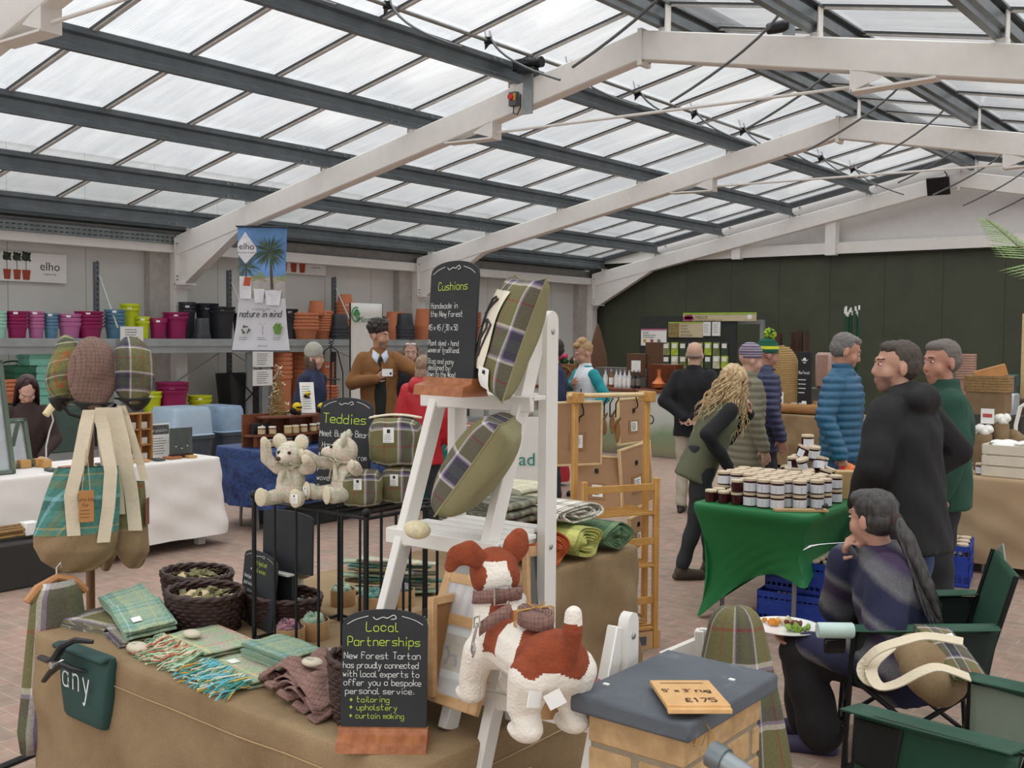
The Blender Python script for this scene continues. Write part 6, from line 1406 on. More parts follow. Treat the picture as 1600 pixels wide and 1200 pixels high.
# --- jeweller
def lng(rr,f):
    a=rr.uniform(-.3,PI+.3); x0,y0=.088*math.cos(a),-.09*math.sin(a); L=rr.uniform(.3,.42); ph=rr.uniform(0,6)
    return [(x0*.3,y0*.3,.125),(x0,y0,.06)]+[(x0*(1+.25*u)+.006*math.sin(ph+7*u),y0*(1-.2*u)+.06*u,.06-L*u) for u in(.15,.3,.45,.6,.8,1)]
redh=mt('dark_red_hair','351518',.5,0,.35,50)
person('person with long dark red hair looking down behind the jewellery table',9.2,40,1.62,-152,mt('brown_jumper','3A2A28',.85,0,.1,10),DKT,'D0A592',hair=both(hairblob('hair',[('e',(0,-.03,.045),(.088,.096,.082)),('e',(.07,-.01,-.08),(.03,.05,.14)),('e',(-.07,-.01,-.08),(.03,.05,.14)),('e',(0,-.07,-.1),(.085,.05,.16))],redh,.008,.004,60),strands('long_strands',redh,160,None,lng,.006,8)),lean=16,head=(0,46),armR=((.25,.06,.2),(.12,.28,.12),(-.3,.9,-.3),(0,0,-1),.5),armL=((-.25,.06,.2),(-.12,.30,.12),(.3,.9,-.3),(0,0,-1),.5),legs=[((.10,.30,.45),(.1,.28,.09)),((-.1,.30,.45),(-.1,.28,.09))],pel=.74,vox=.0085,brow='2A1A18')
person('person in dark navy coat half hidden by the ladder rear post near the flower cart',11.2,866,1.78,95,navyf,DKT,'B98A76',hair=short(dkh),style=dict(w=1.05,hem=-.3))
# --- seated woman eating
wool=NT('striped_wool'); v=wool.coord('Object'); sp=wool.n('SeparateXYZ'); wool.l(v,sp.inputs[0]); f=wool.math('FRACT',wool.math('DIVIDE',wool.math('ADD',wool.math('ADD',wool.math('MULTIPLY',sp.outputs[2],.9),wool.math('MULTIPLY',sp.outputs[1],-.5)),wool.math('MULTIPLY',wool.noise(v,9,3),.05)),.30))
c_=wool.ramp(f,[(0,lin('2B2D48')),(.16,lin('2B2D48')),(.26,lin('6E6D70')),(.42,lin('5C5B60')),(.52,lin('3A2C46')),(.64,lin('3A2C46')),(.74,lin('737174')),(.84,lin('2B2D48'))]); wool.bump(wool.noise(v,160,3),.6,.004); wool=wool.set(wool.mix(.2,c_,wool.ramp(wool.noise(v,120,2),[(.3,(.1,.1,.1,1)),(.7,(.9,.9,.9,1))]),'OVERLAY'),.95)
pony=NT('dark_grey_hair'); pony=pony.set(pony.ramp(pony.noise(pony.coord('Object',(60,60,6)),1.5,3),[(.3,lin('1E1B1B')),(.7,lin('4A4644'))]),.5)
def ponys(rr,f):
    a=rr.uniform(0,6.3); r=rr.uniform(0,.03); dx,dz=r*math.cos(a),r*math.sin(a); ph=rr.uniform(0,6); L=rr.uniform(.8,1.08)
    return [(dx*.5,-.10,.0+dz*.5),(dx,-.135,-.02+dz)]+[(dx*(1+1.2*u)+.006*math.sin(ph+8*u)+.02*u,-.135-.12*u*L+dz*u*.6,-.02+dz-.36*u*L) for u in(.15,.3,.5,.7,.85,1)]
def crown_s(rr,f):
    a=rr.uniform(-1.35,1.35); b=rr.uniform(-.3,1); r=1.02; x=.083*math.sin(a)
    return [(x*.9,.065-.05*abs(math.sin(a)),.09-.02*abs(a)),(x*1.0,.02,.118-.05*abs(math.sin(a))),(x*.98,-.05,.115-.07*abs(math.sin(a))),(x*.7,-.095,.06-.03*abs(a)),(x*.25,-.112,.005)]
st_=dict(hem=-.12,w=1.20,sleeve=(.105,.09,.07),collar=.56,leg=(.105,.09,.10),toe=(0,1,0))
SW=person('person with long grey ponytail in striped wool jacket eating in the green camping chair',4.42,1428,1.68,74,wool,mt('black_wide_trousers','1D1C1E',.85,0,.12,10,.15,60),'C0907C',hair=both(hairblob('hair',[('e',(0,-.024,.045),(.086,.098,.084)),('e',(0,-.04,-.005),(.082,.08,.07)),('e',(0,.03,.085),(.068,.06,.04)),('e',(0,-.108,.0),(.03,.028,.034)),('c',(0,-.115,-.01),(.0,-.16,-.08),.032,.036),('c',(0,-.16,-.08),(.01,-.23,-.26),.036,.03),('c',(.01,-.23,-.26),(.02,-.27,-.38),.03,.012)],pony,.007,.003,90),strands('ponytail_strands',pony,170,None,ponys,.0035,5),strands('crown_strands',pony,120,None,crown_s,.0028,6),hairblob('hair_tie',[('e',(0,-.118,-.008),(.036,.022,.038))],mt('brown_hair_tie','3A2620',.7),.006,.002)),lean=13,head=(38,2),armR=((.25,.24,.24),(.09,.165,.50),(-.45,-.1,.85),(-.2,-1,0),1.1),armL=((-.29,.10,.10),(-.15,.38,.19),(.25,1,-.05),(.1,0,1),.45),legs=[((.11,.46,.46),(.10,.42,.09)),((-.11,.46,.46),(-.10,.36,.09))],style=st_,pel=.40,vox=.0055,shoes=mt('purple_teal_trainer','3A3350',.7,0,.25,12))
# ================================================================ BAMBOO RACK WITH BACKED FRAMES
bam=wood('bamboo','B4813F','C99A55',(14,14,6),.4); pine=wood('pale_pine','CBAE7E','DEC79A',(10,10,20),.5); kbk=mt('kraft_backing','A98563',.85,0,.05,8); 
FR_=Vector((-3.06,5.16,0)); FL_=Vector((-3.27,4.74,0)); ax=(FR_-FL_).normalized(); dp_=Vector((-ax.y,ax.x,0)); BR_=FR_+dp_*.30; BL_=FL_+dp_*.30
t=thing('bamboo_rack','bamboo clothes rail with slatted shelves holding kraft backed picture frames','rack',(0,0,0))
for nm,p,z in(('front_post',FR_,.98),('front_post',FL_,.98)): q=MB(); q.box((p.x,p.y,z/2),(.032,.032,z),rz=math.atan2(ax.y,ax.x),ch=.003); obj(nm,q,bam,t)
for p in(BR_,BL_):
    p=p+(FR_-BR_)*.62; m_=p; q=MB(); q.bar((p.x,p.y,0),(m_.x,m_.y,1.47),.032,.03,up=(ax.x,ax.y,0),ch=.003); obj('tall_post',q,bam,t)
top0,top1=[p+(FR_-BR_)*.62 for p in(BL_,BR_)]
q=MB(); q.tube([top0-ax*.05+Vector((0,0,1.45)),top1+ax*.03+Vector((0,0,1.45))],.014,10); obj('hanging_rail',q,pine,t)
for p in(top0,top1): q=MB(); q.box((p.x,p.y,1.44),(.05,.12,.06),rz=math.atan2(ax.y,ax.x),ch=.004); obj('rail_bracket',q,bam,t)
for z in(.93,.62,.28):
    q=MB(); q.bar(FL_+Vector((0,0,z)),FR_+Vector((0,0,z)),.018,.04,ch=.002); obj('side_rail',q,bam,t)
for z in(.78,.48,.12):
    q=MB()
    for k in range(7): o_=dp_*(.30*k/6); q.bar(FL_+o_+Vector((0,0,z)),FR_+o_+Vector((0,0,z)),.024,.012)
    for p in(FL_,FR_): q.bar(p+Vector((0,0,z-.015)),p+dp_*.3+Vector((0,0,z-.015)),.02,.02)
    obj('slatted_shelf',q,bam,t)
def kframe(label,bl,br,tl,d0,d1,d2,hook=None):
    t,w,h=pframe(label,atd(*bl,d0),atd(*br,d1),atd(*tl,d2),.012,mat=pine,dp=.02); fill(t,w,h,.01,kbk,-.004,'kraft_backing')
    q=MB(); q.box((w*.5,-.009,h*.38),(w*.34,.002,h*.28)); obj('tape_patch',q,mt('kraft_tape','9C7854',.8),t)
    q=MB(); q.box((w*.5,-.0105,h*.38),(w*.2,.002,h*.2)); o=obj('label',q,PAPER,t); s=MB(); s.T=Matrix.Translation((w*.5,-.012,h*.38)); scrib(s,-w*.08,w*.08,-h*.08,h*.08,5,.004); obj('print',s,INK,o,sm=0)
    q=MB(); q.box((w*.5,-.011,h*.72),(.02,.006,.026)); obj('hanger_plate',q,blackm,t)
    if hook: q=MB(); q.tube([(w*.5,-.012,h*.74),(w*.5+.03,-.02,h*.8),(w*.5+.03,-.02,h*.86),(w*.5+.01,-.015,h+.03),(w*.5+.02,0,h+.07)],.004,6); obj('black_hook',q,blackm,t)
    return t
kframe('large kraft backed frame hanging leftmost on the bamboo rail',(862,729),(940,726),(862,628),5.98,6.04,5.93,True)
kframe('narrow kraft backed frame hanging at the right end of the bamboo rail',(966,697),(1012,690),(946,625),6.23,6.48,6.13,True)
kframe('kraft backed frame on the top bamboo shelf, left one',(893,800),(972,805),(896,708),6.00,6.13,6.10)
kframe('kraft backed frame on the top bamboo shelf, right one',(972,803),(1020,783),(976,700),6.18,6.43,6.18)
kframe('small kraft backed frame leaning on the middle bamboo shelf',(984,866),(1010,850),(990,806),6.28,6.43,6.28)
q=MB(); p=atd(955,668,6.1); t=thing('hanging_ornament','wooden animal ornaments hanging on black hooks from the bamboo rail','ornament',p)
for k,(dx,dz) in enumerate(((-.05,.0),(.0,.02),(.03,-.02))): q.ell((dx,0.01*k,dz),(.02,.006,.05+.01*k)); q.cone((dx,.01*k,dz+.05),(dx+.02,.01*k,dz+.08),.008,.006)
obj('wooden_shape',q,mt('ornament_wood','8A6238',.6,0,.2,30),t)
q=MB(); 
for k in range(3): q.tube([(-.05+.04*k,0,.06),(-.05+.04*k,0,.14),(-.03+.04*k,0,.17),(-.045+.04*k,0,.19)],.004,6)
obj('black_hook',q,blackm,t)
q=MB(); rr=random.Random(9); b_=FL_.lerp(FR_,.65)+dp_*.12
t=thing('kraft_box','open kraft box under the bamboo rack lowest shelf','box',(b_.x+.05,b_.y+.03,0),math.atan2(ax.y,ax.x)); q.box((0,0,.05),(.3,.2,.10)); obj('carton',q,kraft,t); q=MB(); q.box((.03,-.101,.05),(.05,.002,.05)); obj('stamp',q,mt('grey_stamp','4B4D52',.8),t)
for k in range(22):
    q=MB(); q.box((0,0,0),(.06,.03,.006),ch=.001); p=FL_.lerp(FR_,rr.uniform(.3,.95))+dp_*rr.uniform(.03,.25); o=obj('wooden_offcut',q,mt('offcut_%d'%(k%3),['9C7A4C','B8986A','6B5236'][k%3],.6),loc=(p.x,p.y,.135+k*.0025),rz=rr.uniform(0,3)); o.rotation_euler.x=rr.uniform(-.3,.3); tag(o,'small wooden tag heaped on the lowest bamboo shelf','wooden tag','wooden tags on the lowest bamboo shelf')
# ================================================================ BRICK PILLAR, SLATE, PRICE SIGN, PIPE
brk=NT('buff_brick'); v=brk.coord('Object'); sp=brk.n('SeparateXYZ'); brk.l(v,sp.inputs[0])
brk.bump(brk.noise(v,60,4),.4,.004); brk=brk.set(brk.mix(.25,brk.ramp(brk.noise(v,7,4),[(.3,lin('AC8C62')),(.7,lin('C4A67C'))]),brk.ramp(brk.noise(v,30,3),[(.35,(.25,.2,.15,1)),(.7,(.8,.75,.7,1))]),'OVERLAY'),.9)
mor=mt('grey_mortar','8E826F',.95,0,.08,40,.3,120)
t=thing('brick_pillar','short buff brick pillar with dark slate cap in the right foreground','pillar',(-1.205,2.14,0))
q=MB(); q.box((0,0,.462),(.236,.366,.924)); obj('mortar_core',q,mor,t)
q=MB(); rr=random.Random(2)
for k in range(12):
    z=.924-.036-.075*k
    if k%2==0: lay=[((-.0,-.132),(.246,.110)),((-.0645,.06),(.117,.26)),((.0645,.06),(.117,.26))]
    else: lay=[((-.066,-.09),(.113,.196)),((.066,-.09),(.113,.196)),((-.066,.116),(.113,.14)),((.066,.08),(.113,.11)),((.066,.17),(.113,.035))]
    for (x,y),(w,d) in lay: q.box((x,y,z+rr.uniform(-.001,.001)),(w+rr.uniform(-.002,.002),d,.064),ch=.004)
obj('bricks',q,brk,t,sm=0)
sl=NT('slate_cap'); v=sl.coord('Object'); sl.bump(sl.noise(v,14,6,.7),.5,.006)
ch=sl.ramp(sl.noise(v,9,6,.7),[(.55,(0,0,0,1)),(.78,(1,1,1,1))]); slate=sl.set(sl.mix(sl.math('MULTIPLY',ch,.35),sl.ramp(sl.noise(v,4,4),[(.3,lin('4A5057')),(.7,lin('5E646B'))]),lin('A9ADB0')),.7)
q=MB(); q.box((0,0,.949),(.31,.44,.044),ch=.006); o=obj('slate_cap',q,slate,t,bev=.003)
q=MB()
for x,y in((-.12,-.12),(.09,.1)): q.box((x,y,.972),(.014,.010,.003))
obj('chalk_flake',q,PAPER,o)
bw=wood('sign_pine','CE9E62','DDB179',(20,6,20),.5); a=onz(1042,1112,.985); b=onz(1142,1112,.985)
t=thing('price_sign','pale wooden price sign reading 5x3 rug on the slate cap','sign'); tl_=onz(1015,1072,.975); M=frameT(a,b-a,(tl_-a)+Vector((0,0,.0)))
place(t,Matrix.Translation((0,0,.004))@M); w=(b-a).length; dd=.082
yv_=(tl_-a); xv_=(b-a).normalized(); dd=(yv_-xv_*yv_.dot(xv_)).length; sh_=yv_.dot(xv_)
q=MB(); q.prism([(0,0),(w,0),(w+sh_,dd),(sh_,dd)],0,.010,'xy'); q.prism([(0,-.016),(w,-.016),(w,0),(0,0)],-.004,.006,'xy'); obj('board',q,bw,t,sm=0,bev=.0015)
q=MB(); q.T=Matrix.Translation((sh_*.3,0,.0105))@Matrix(((1,0,sh_/dd*.6,0),(0,0,1,0),(0,-1,0,0),(0,0,0,1)))
hand(q,"5' x 3' rug",w*.10,dd*.50,w*.15,.0032,gap=1.3,sq=.66,jit=.1); hand(q,'£175',w*.36,dd*.12,w*.19,.0036,gap=1.6,sq=.8,jit=.1); _stroke(q,[(w*.14,dd*.86),(w*.84,dd*.86)],.003,.0005); obj('lettering',q,mt('burnt_lettering','3E2A1A',.9),t,sm=0)
q=MB(); k0=onz(1078,1130,.93)+Vector((.02,-.02,.03)); rr=random.Random(5)
for k in range(7):
    e=k0+Vector((rr.uniform(-.03,.03),-.01,-rr.uniform(.03,.07))); q.tube([k0,k0.lerp(e,.5)+Vector((rr.uniform(-.03,.03),-.012,.0)),e],.0014,5)
q.tube([k0,k0+Vector((.03,-.012,0)),k0+Vector((.055,-.012,-.03)),k0+Vector((.06,-.012,-.06))],.0014,5); q.tube([k0+Vector((-.02,0,.02)),k0,k0+Vector((.02,0,.012))],.0014,5)
tag(obj('string_tie',q,mt('jute_string','B48A48',.9)),'loose jute string knotted under the price sign on the brick pillar','string')
t=thing('metal_pipe','grey metal tube end in front of the brick pillar at the bottom edge','pipe'); c=atd(1125,1185,2.05); t.location=c
q=MB(); q.tube([(0,-.0,.0),(.16,-.02,-.045),(.22,-.028,-.062)],.022,16); obj('tube',q,mt('grey_tube','8A9294',.35,.5),t); q=MB(); q.tube([(-.02,.002,.004),(.012,-.001,-.003)],.027,16); obj('end_collar',q,mt('grey_collar','6E7678',.4,.5),t)
# tartan throw over a white chair behind the pillar
cc_=atd(1138,900,3.32); t=thing('white_chair','white folding chair behind the brick pillar under a tartan throw','chair',(cc_.x,cc_.y,0),rad(20))
for x in(-.09,.09): q=MB(); q.bar((x,.02,0),(x,.02,.84),.03,.04,ch=.003); obj('back_leg',q,whitew,t); q=MB(); q.bar((x,.3,0),(x,.0,.55),.03,.04,ch=.003); obj('front_leg',q,whitew,t)
for z in(.5,.62,.82): q=MB(); q.bar((-.09,.02,z),(.09,.02,z),.02,.05,up=(0,0,1)); obj('back_slat',q,whitew,t)
q=MB(); q.box((0,.15,.42),(.2,.3,.02),ch=.003); obj('seat',q,whitew,t)
q=MB(); q.bar((-.09,.02,.79),(-.2,-.02,.74),.03,.05); obj('side_arm',q,whitew,t)
tc_=atd(1150,900,3.24)
def thr(u,v):
    a=(u-.5)*PI*1.7; r=(.065*min(1,v/.10)**.5)+.15*max(0,v-.05)**.75; r*=1+.14*math.sin(5*a+2*v)*min(1,v*2)
    return (r*math.sin(a),-r*math.cos(a)*.8,.955-.012*min(1,v/.1)-.86*max(0,v-.06)**1.0-.03*abs(a)*v)
q=MB(); q.grid(thr,60,40); o=obj('tartan_throw',q,plaid('throw_tartan',tart,tart,.5,'UV',dim=(1.6,1)),None,(tc_.x,tc_.y,0),YAW,sm=70); o.modifiers.new('t','SOLIDIFY').thickness=.006; tag(o,'olive tartan throw draped over the white chair behind the brick pillar','throw')
# ================================================================ GREEN JAM TABLE
gm=mt('green_stretch_cloth','14713A',.6,0,.05,3)
U0,U1,V0,V1=-3.22,-2.44,5.86,7.7
trestle(U0+.02,U1-.02,V0+.02,V1-.02,ZT-.006,'trestle table under the green stretch cover',inset=.13)
def gcover():
    per=[];rc=.06
    def arc(cx,cy,a0,cid):
        for k in range(6): a=a0+PI/2*k/5; per.append((cx+rc*math.cos(a),cy+rc*math.sin(a),math.cos(a),math.sin(a),0.0,cid))
    def edge(xa,ya,xb,yb,nx,ny,eid):
        for k in range(1,24): t=k/24; per.append((xa+(xb-xa)*t,ya+(yb-ya)*t,nx,ny,t,eid))
    arc(U1-rc,V1-rc,0,'c2'); edge(U1-rc,V1,U0+rc,V1,0,1,'b'); arc(U0+rc,V1-rc,PI/2,'c3'); edge(U0,V1-rc,U0,V0+rc,-1,0,'l'); arc(U0+rc,V0+rc,PI,'c0'); edge(U0+rc,V0,U1-rc,V0,0,-1,'f'); arc(U1-rc,V0+rc,-PI/2,'c1'); edge(U1,V0+rc,U1,V1-rc,1,0,'r')
    N=len(per); rows=[(-.03,ZT),(-.006,ZT-.001),(.004,ZT-.010),(.006,ZT-.03),(.002,ZT-.05)]; q=MB(); vs=[]
    cor={'c0':.015,'c1':.30,'c2':.42,'c3':.1}
    def hem(p):
        x,y,nx,ny,t,e=p
        if e in cor: return cor[e]
        a,b={'b':('c2','c3'),'l':('c3','c0'),'f':('c0','c1'),'r':('c1','c2')}[e]; return cor[a]*(1-t)+cor[b]*t+.14*math.sin(PI*t)*(1 if e!='r' else .3)
    for o,z in rows:
        for p in per: vs.append((p[0]+p[2]*o,p[1]+p[3]*o,z))
    for r in range(1,17):
        f=r/16
        for p in per:
            z=ZT-.05+(hem(p)-ZT+.05)*f; t=p[4]; pull=.16*math.sin(PI*t)*f**.7 if t else 0; cp=.09*math.sin(PI*f*.9) if (not t) else .09*math.sin(PI*f*.9)*(1-math.sin(PI*t))
            wr=.012*math.sin(34*f+22*t)*f*math.sin(PI*t) if p[5]=='f' else 0
            vs.append((p[0]-p[2]*(pull+cp-wr)-(.0),p[1]-p[3]*(pull+cp-wr),z))
    R_=len(vs)//N; fs=[(j*N+i,j*N+(i+1)%N,(j+1)*N+(i+1)%N,(j+1)*N+i) for j in range(R_-1) for i in range(N)]+[list(range(N))[::-1]]
    q.add(vs,fs); tag(obj('stretch_tablecloth',q,gm,sm=60),'bright green stretch cover on the jam table, pulled up at one leg','tablecloth')
gcover()
jamd=mt('dark_jam','3A1216',.15,0,.2,12); lid_=mt('cream_jar_lid','CDBBA0',.7,0,.1,20); lab_=mt('jar_label','D9DAE0',.6,0,.03)
def jar(r,h,label=True,lidc=lid_,body=jamd,hx=False):
    t=bpy.data.objects.new('jam_jar',None); COL.objects.link(t)
    q=MB(); q.lathe([(r*.9,0),(r,.004),(r,h*.74),(r*.86,h*.80),(r*.86,h*.86)],8 if hx else 18); obj('glass',q,body,t)
    q=MB(); q.lathe([(r*1.0,h*.80),(r*1.04,h*.82),(r*1.02,h*.97),(r*.9,h)],18); obj('lid',q,lidc,t)
    if label: q=MB(); q.grid(lambda u,v:((r+.0012)*math.cos(-PI*1.1+u*PI*1.35),(r+.0012)*math.sin(-PI*1.1+u*PI*1.35),h*(.10+.58*v)),14,1); l_=obj('label',q,lab_,t,sm=60); s=MB(); s.T=Matrix.Rotation(.5,4,'Z')@Matrix.Translation((0,-r-.0018,h*.36)); poly(s,[(-r*.12,-h*.2),(-r*.09,-h*.2),(-r*.09,h*.2),(-r*.12,h*.2)],.0003); obj('print',s,INK,l_,sm=0)
    return t
J0=jar(.041,.088); JD=jar(.036,.078,False,mt('cream_cloth_lid','D4C4A6',.8))
used=[0,0]
def putjar(kind,p,rz,label,group,tilt=None):
    src=J0 if kind==0 else JD
    if not used[kind]: used[kind]=1; o=src; o.location=p; o.rotation_euler=(0,0,rz)
    else: o=dup(src,p,rz)
    if tilt: o.rotation_euler=(tilt[0],tilt[1],rz)
    tag(o,label,'jam jar',group)
gl_='white labelled jam jar with cream lid in the two layer rows on the green table'
for r in range(6):
    for c in range(8):
        u=-3.14+.090*c+.012*math.sin(r*2.1); vv=5.97+.098*r
        if u>-2.5 or (r==0 and c>=6) : continue
        if r<=1 and c<3:
            if r==0 or c<3: putjar(1,(u,vv,ZT),R.uniform(-.4,.4),'dark red jam jar without label at the left front of the green table','dark jars on the green table')
            if c==2: putjar(1,(u,vv,ZT+.079),0,'dark red jam jar stacked on another, left front of the green table','upper dark jars on the green table')
            continue
        for l in range(2): putjar(0,(u,vv+.0*l,ZT+.0885*l),R.uniform(-.35,.35),gl_,'labelled jam jars on the green table')
pg='jam jar in the tilted pyramid at the back of the green table'
py0=Vector((-2.88,6.86,ZT))
for lvl,(n,rad_) in enumerate(((11,.18),(9,.135),(6,.09),(4,.05),(1,0))):
    for k in range(n):
        a=2*PI*k/n+lvl*.4; putjar(0,(py0.x+rad_*math.cos(a),py0.y+rad_*math.sin(a),ZT+.0+lvl*.074),a,pg,'pyramid jam jars',(.28*math.sin(k*2.1),.28*math.cos(k*1.7),) if lvl in(1,2,3) else (0,0))
q=MB(); q.lathe([(.12,0),(.05,.22),(.02,.29)],12,c=py0); o=tag(obj('pyramid_core_box',q,kraft),'brown card support inside the jam jar pyramid','card support')
t=thing('paper_bag','flat kraft paper bag lying on the green table front edge','bag',(-2.55,5.99,ZT+.002),rad(40)); q=MB(); q.prism([(-.16,-.03),(.16,-.04),(.16,.03),(-.16,.035)],0,.012,'xy'); obj('bag_body',q,mt('kraft_bag','BC9A6C',.8),t); q=MB(); q.box((.11,0,.014),(.05,.05,.003)); obj('print',q,mt('dark_stamp','5A4A3A',.8),t)
t=thing('card_reader','dark card reader on the right corner of the green table','card reader',(-2.52,6.22,ZT+.002),.4); q=MB(); q.box((0,0,.012),(.09,.16,.024),ch=.004); obj('casing',q,mt('dark_casing','24272B',.4),t); q=MB(); q.box((0,.03,.025),(.06,.07,.003)); obj('screen',q,mt('pale_screen','AEB6BA',.2),t)
q=MB(); q.box((0,0,.09),(.16,.10,.18),ch=.003); tag(obj('kraft_box',q,mt('tan_box','BFA06F',.8),loc=(-2.52,6.68,ZT+.002),rz=.5),'tan cardboard box at the back of the green table by the black coat','box')
# blue crates below
bluec=mt('blue_plastic_crate','1E3F9E',.4,0,.08,6)
def crate(label,c,w,d,h,rz,jars=0,jg=None,mat=bluec):
    t=thing('plastic_crate',label,'crate',c,rz)
    q=MB(); q.box((0,0,.008),(w,d,.016)); obj('base',q,mat,t)
    for nm,(x0,y0,x1,y1) in dict(front_side=(-w/2,-d/2,w/2,-d/2),back_side=(-w/2,d/2,w/2,d/2),left_side=(-w/2,-d/2,-w/2,d/2),right_side=(w/2,-d/2,w/2,d/2)).items():
        q=MB(); L=math.hypot(x1-x0,y1-y0); 
        for z in(.02,h*.35,h*.62,h-.02): q.bar((x0,y0,z),(x1,y1,z),.014,.022 if z<h-.03 else .036)
        n=int(L/.035)
        for k in range(n+1): t_=k/n; q.box((x0+(x1-x0)*t_,y0+(y1-y0)*t_,h/2),(.010,.010,h))
        if nm in('front_side','right_side'): q.bar((x0+(x1-x0)*.0,y0+(y1-y0)*.0,h*.5),(x1,y1,h*.5),.006,h*.5)
        obj(nm,q,mat,t)
    for k in range(jars):
        nx=5; x=-w*.38+w*.76*(k%nx)/(nx-1); y=-d*.36+d*.72*(k//nx)/max(1,(jars-1)//nx); M=Matrix.Rotation(rz,4,'Z')@Vector((x,y,h-.075)); o=dup(J0,Vector(c)+M,R.uniform(0,6)); tag(o,'pale lidded jar packed in the '+jg,'jam jar','jars in the '+jg)
    return t
crate('blue plastic crate on the ground below the green cover, lower one',(-2.60,6.30,0),.56,.38,.20,.12)
crate('blue plastic crate full of lidded jars stacked on the lower crate',(-2.56,6.34,.20),.56,.38,.20,.05,20,'upper blue crate under the jam table')
crate('blue plastic crate of jars behind the stacked pair under the green table',(-2.62,6.9,.0),.5,.36,.24,.05,15,'rear blue crate under the jam table')
crate('blue plastic crate on the rear crate under the green table',(-2.50,7.32,.0),.5,.36,.36,.1,10,'farthest blue crate under the jam table')
crate('blue plastic crate of jars beside the tan cloth table legs',(-2.32,8.02,.0),.42,.42,.30,.2,15,'blue crate by the tan cloth')
t=thing('grey_bag','grey fabric shopping bag propped at the right side of the green table','bag',(-2.36,6.78,.22),rad(60)); q=MB(); q.loft([(Vector((0,0,z)),(1,0,0),(0,1,0),w,d) for z,w,d in((0,.16,.07),(.1,.165,.08),(.28,.13,.06),(.42,.10,.03),(.46,.095,.02))],24,.5); obj('bag_body',q,mt('grey_bag_fabric','8D918C',.7,0,.08,6,.2,30),t,sm=60); q=MB(); q.tube([(-.05,0,.46),(-.04,0,.52),(.04,0,.52),(.05,0,.46)],.008,6); obj('handle',q,mt('grey_bag_fabric','8D918C',.7,0,.08,6,.2,30),t); q=MB(); q.box((0,0,-.11),(.26,.2,.22)); obj('stand_box',q,mt('grey_box','7A7D7A',.7),t)
# ================================================================ TAN CLOTH TABLE AT THE RIGHT
trestle(-2.36,-.55,8.44,9.2,ZT-.006,'trestle table under the tan cloth at the right')
drape('tan_tablecloth',-2.38,-.5,8.42,9.24,ZT,.08,kraftc,'tan cloth over the table with the cream slatted crate',amp=.012,nf=5,seed=5,flare=.015)
def wcrate(label,c,w,d,h,rz,mat,n=3):
    t=thing('slatted_crate',label,'crate',c,rz)
    for k in range(n):
        z=h*(k+.5)/n
        q=MB(); q.box((0,-d/2,z),(w,.012,h/n*.86),ch=.002); q.box((0,d/2,z),(w,.012,h/n*.86),ch=.002); q.box((-w/2,0,z),(.012,d,h/n*.86),ch=.002); q.box((w/2,0,z),(.012,d,h/n*.86),ch=.002); obj('slat_ring',q,mat,t)
    q=MB(); q.box((0,0,.006),(w,d,.012)); obj('base',q,mat,t)
    q=MB()
    for x in(-w/2+.015,w/2-.015):
        for y in(-d/2+.015,d/2-.015): q.box((x,y,h/2),(.025,.025,h))
    obj('corner_post',q,mat,t); return t
crm=mt('cream_painted_wood','D9CFBB',.6,0,.04,10)
p=onv(1600,700,8.62); wcrate('cream painted slatted crate on the tan cloth table at the picture edge',(p.x+.02,8.66,ZT+.002),.56,.36,.25,0,crm)
q=MB(); rr=random.Random(6)
for k in range(9): q.ell((rr.uniform(-.2,.2),rr.uniform(-.1,.1),.235),(.09,.07,.035),Euler((rr.uniform(-.4,.4),rr.uniform(-.4,.4),k)).to_matrix(),10,6)
tag(obj('tissue_paper',q,PAPER,loc=(p.x+.02,8.66,ZT)),'crumpled white tissue paper inside the cream slatted crate','tissue paper')
def at8(x,y,v=8.75): return onv(x,y,v)
for k,x in enumerate((1511,1533)):
    p=at8(x,738,8.58); o=dup(J0,(p.x,8.58,ZT+.002),.3,'brown filled jar with gold lid, '+('left' if k==0 else 'right')+' of the pair beside the cream crate'); o['group']='jars beside the cream crate'; o['category']='jam jar'
for k,(x0,x1,y0,y1,v_) in enumerate(((1519,1551,668,722,8.9),(1550,1577,665,705,9.0))):
    a=at8(x0,y1,v_);b=at8(x1,y0,v_); w=(b.x-a.x); t=thing('hessian_pot','hessian wrapped pot of white frilled sachets, '+('left' if k==0 else 'right')+' one behind the cream crate','pot',((a.x+b.x)/2,v_,ZT+.002)); q=MB(); q.lathe([(w*.42,0),(w*.5,.02),(w*.5,a.z-ZT+.22),(w*.42,a.z-ZT+.24)],20); obj('pot_body',q,burlap,t)
    q=MB(); rr=random.Random(k)
    for j in range(16): an=j*2.4; q.ell((w*.4*math.cos(an)*(j/16)**.5,w*.4*math.sin(an)*(j/16)**.5,a.z-ZT+.26+.02*math.sin(j)),(.035,.035,.03),None,8,6)
    o=obj('white_sachets',q,mt('white_sachet','E6E4DE',.7),t)
p=at8(1548,655,9.0); q=MB(); q.box((0,0,.05),(.10,.004,.12)); q.mi=1; q.box((0,-.003,.055),(.07,.002,.03)); tag(obj('small_card_sign',q,[PAPER,mt('red_print','B8504A',.6)],loc=p+Vector((0,-.1,-.02))),'small white card with red emblem standing in the hessian pots','sign')
p=at8(1553,612,9.1); t=thing('wicker_tray','shallow rectangular wicker tray holding a tan box behind hessian pots','basket',(p.x-.04,9.1,p.z)); q=MB()
for j in range(6): q.loft([(Vector((0,0,.022*j)),(1,0,0),(0,1,0),.17*(1+.01*(j%2)),.12*(1+.01*(j%2))),(Vector((0,0,.022*j+.02)),(1,0,0),(0,1,0),.175,.125)],24,.3)
obj('woven_wall',q,mt('tan_wicker','96794F',.8,0,.3,40),t); q=MB(); q.box((0,0,-.09),(.3,.22,.18)); obj('support_box',q,mt('brown_box','7D6448',.8),t)
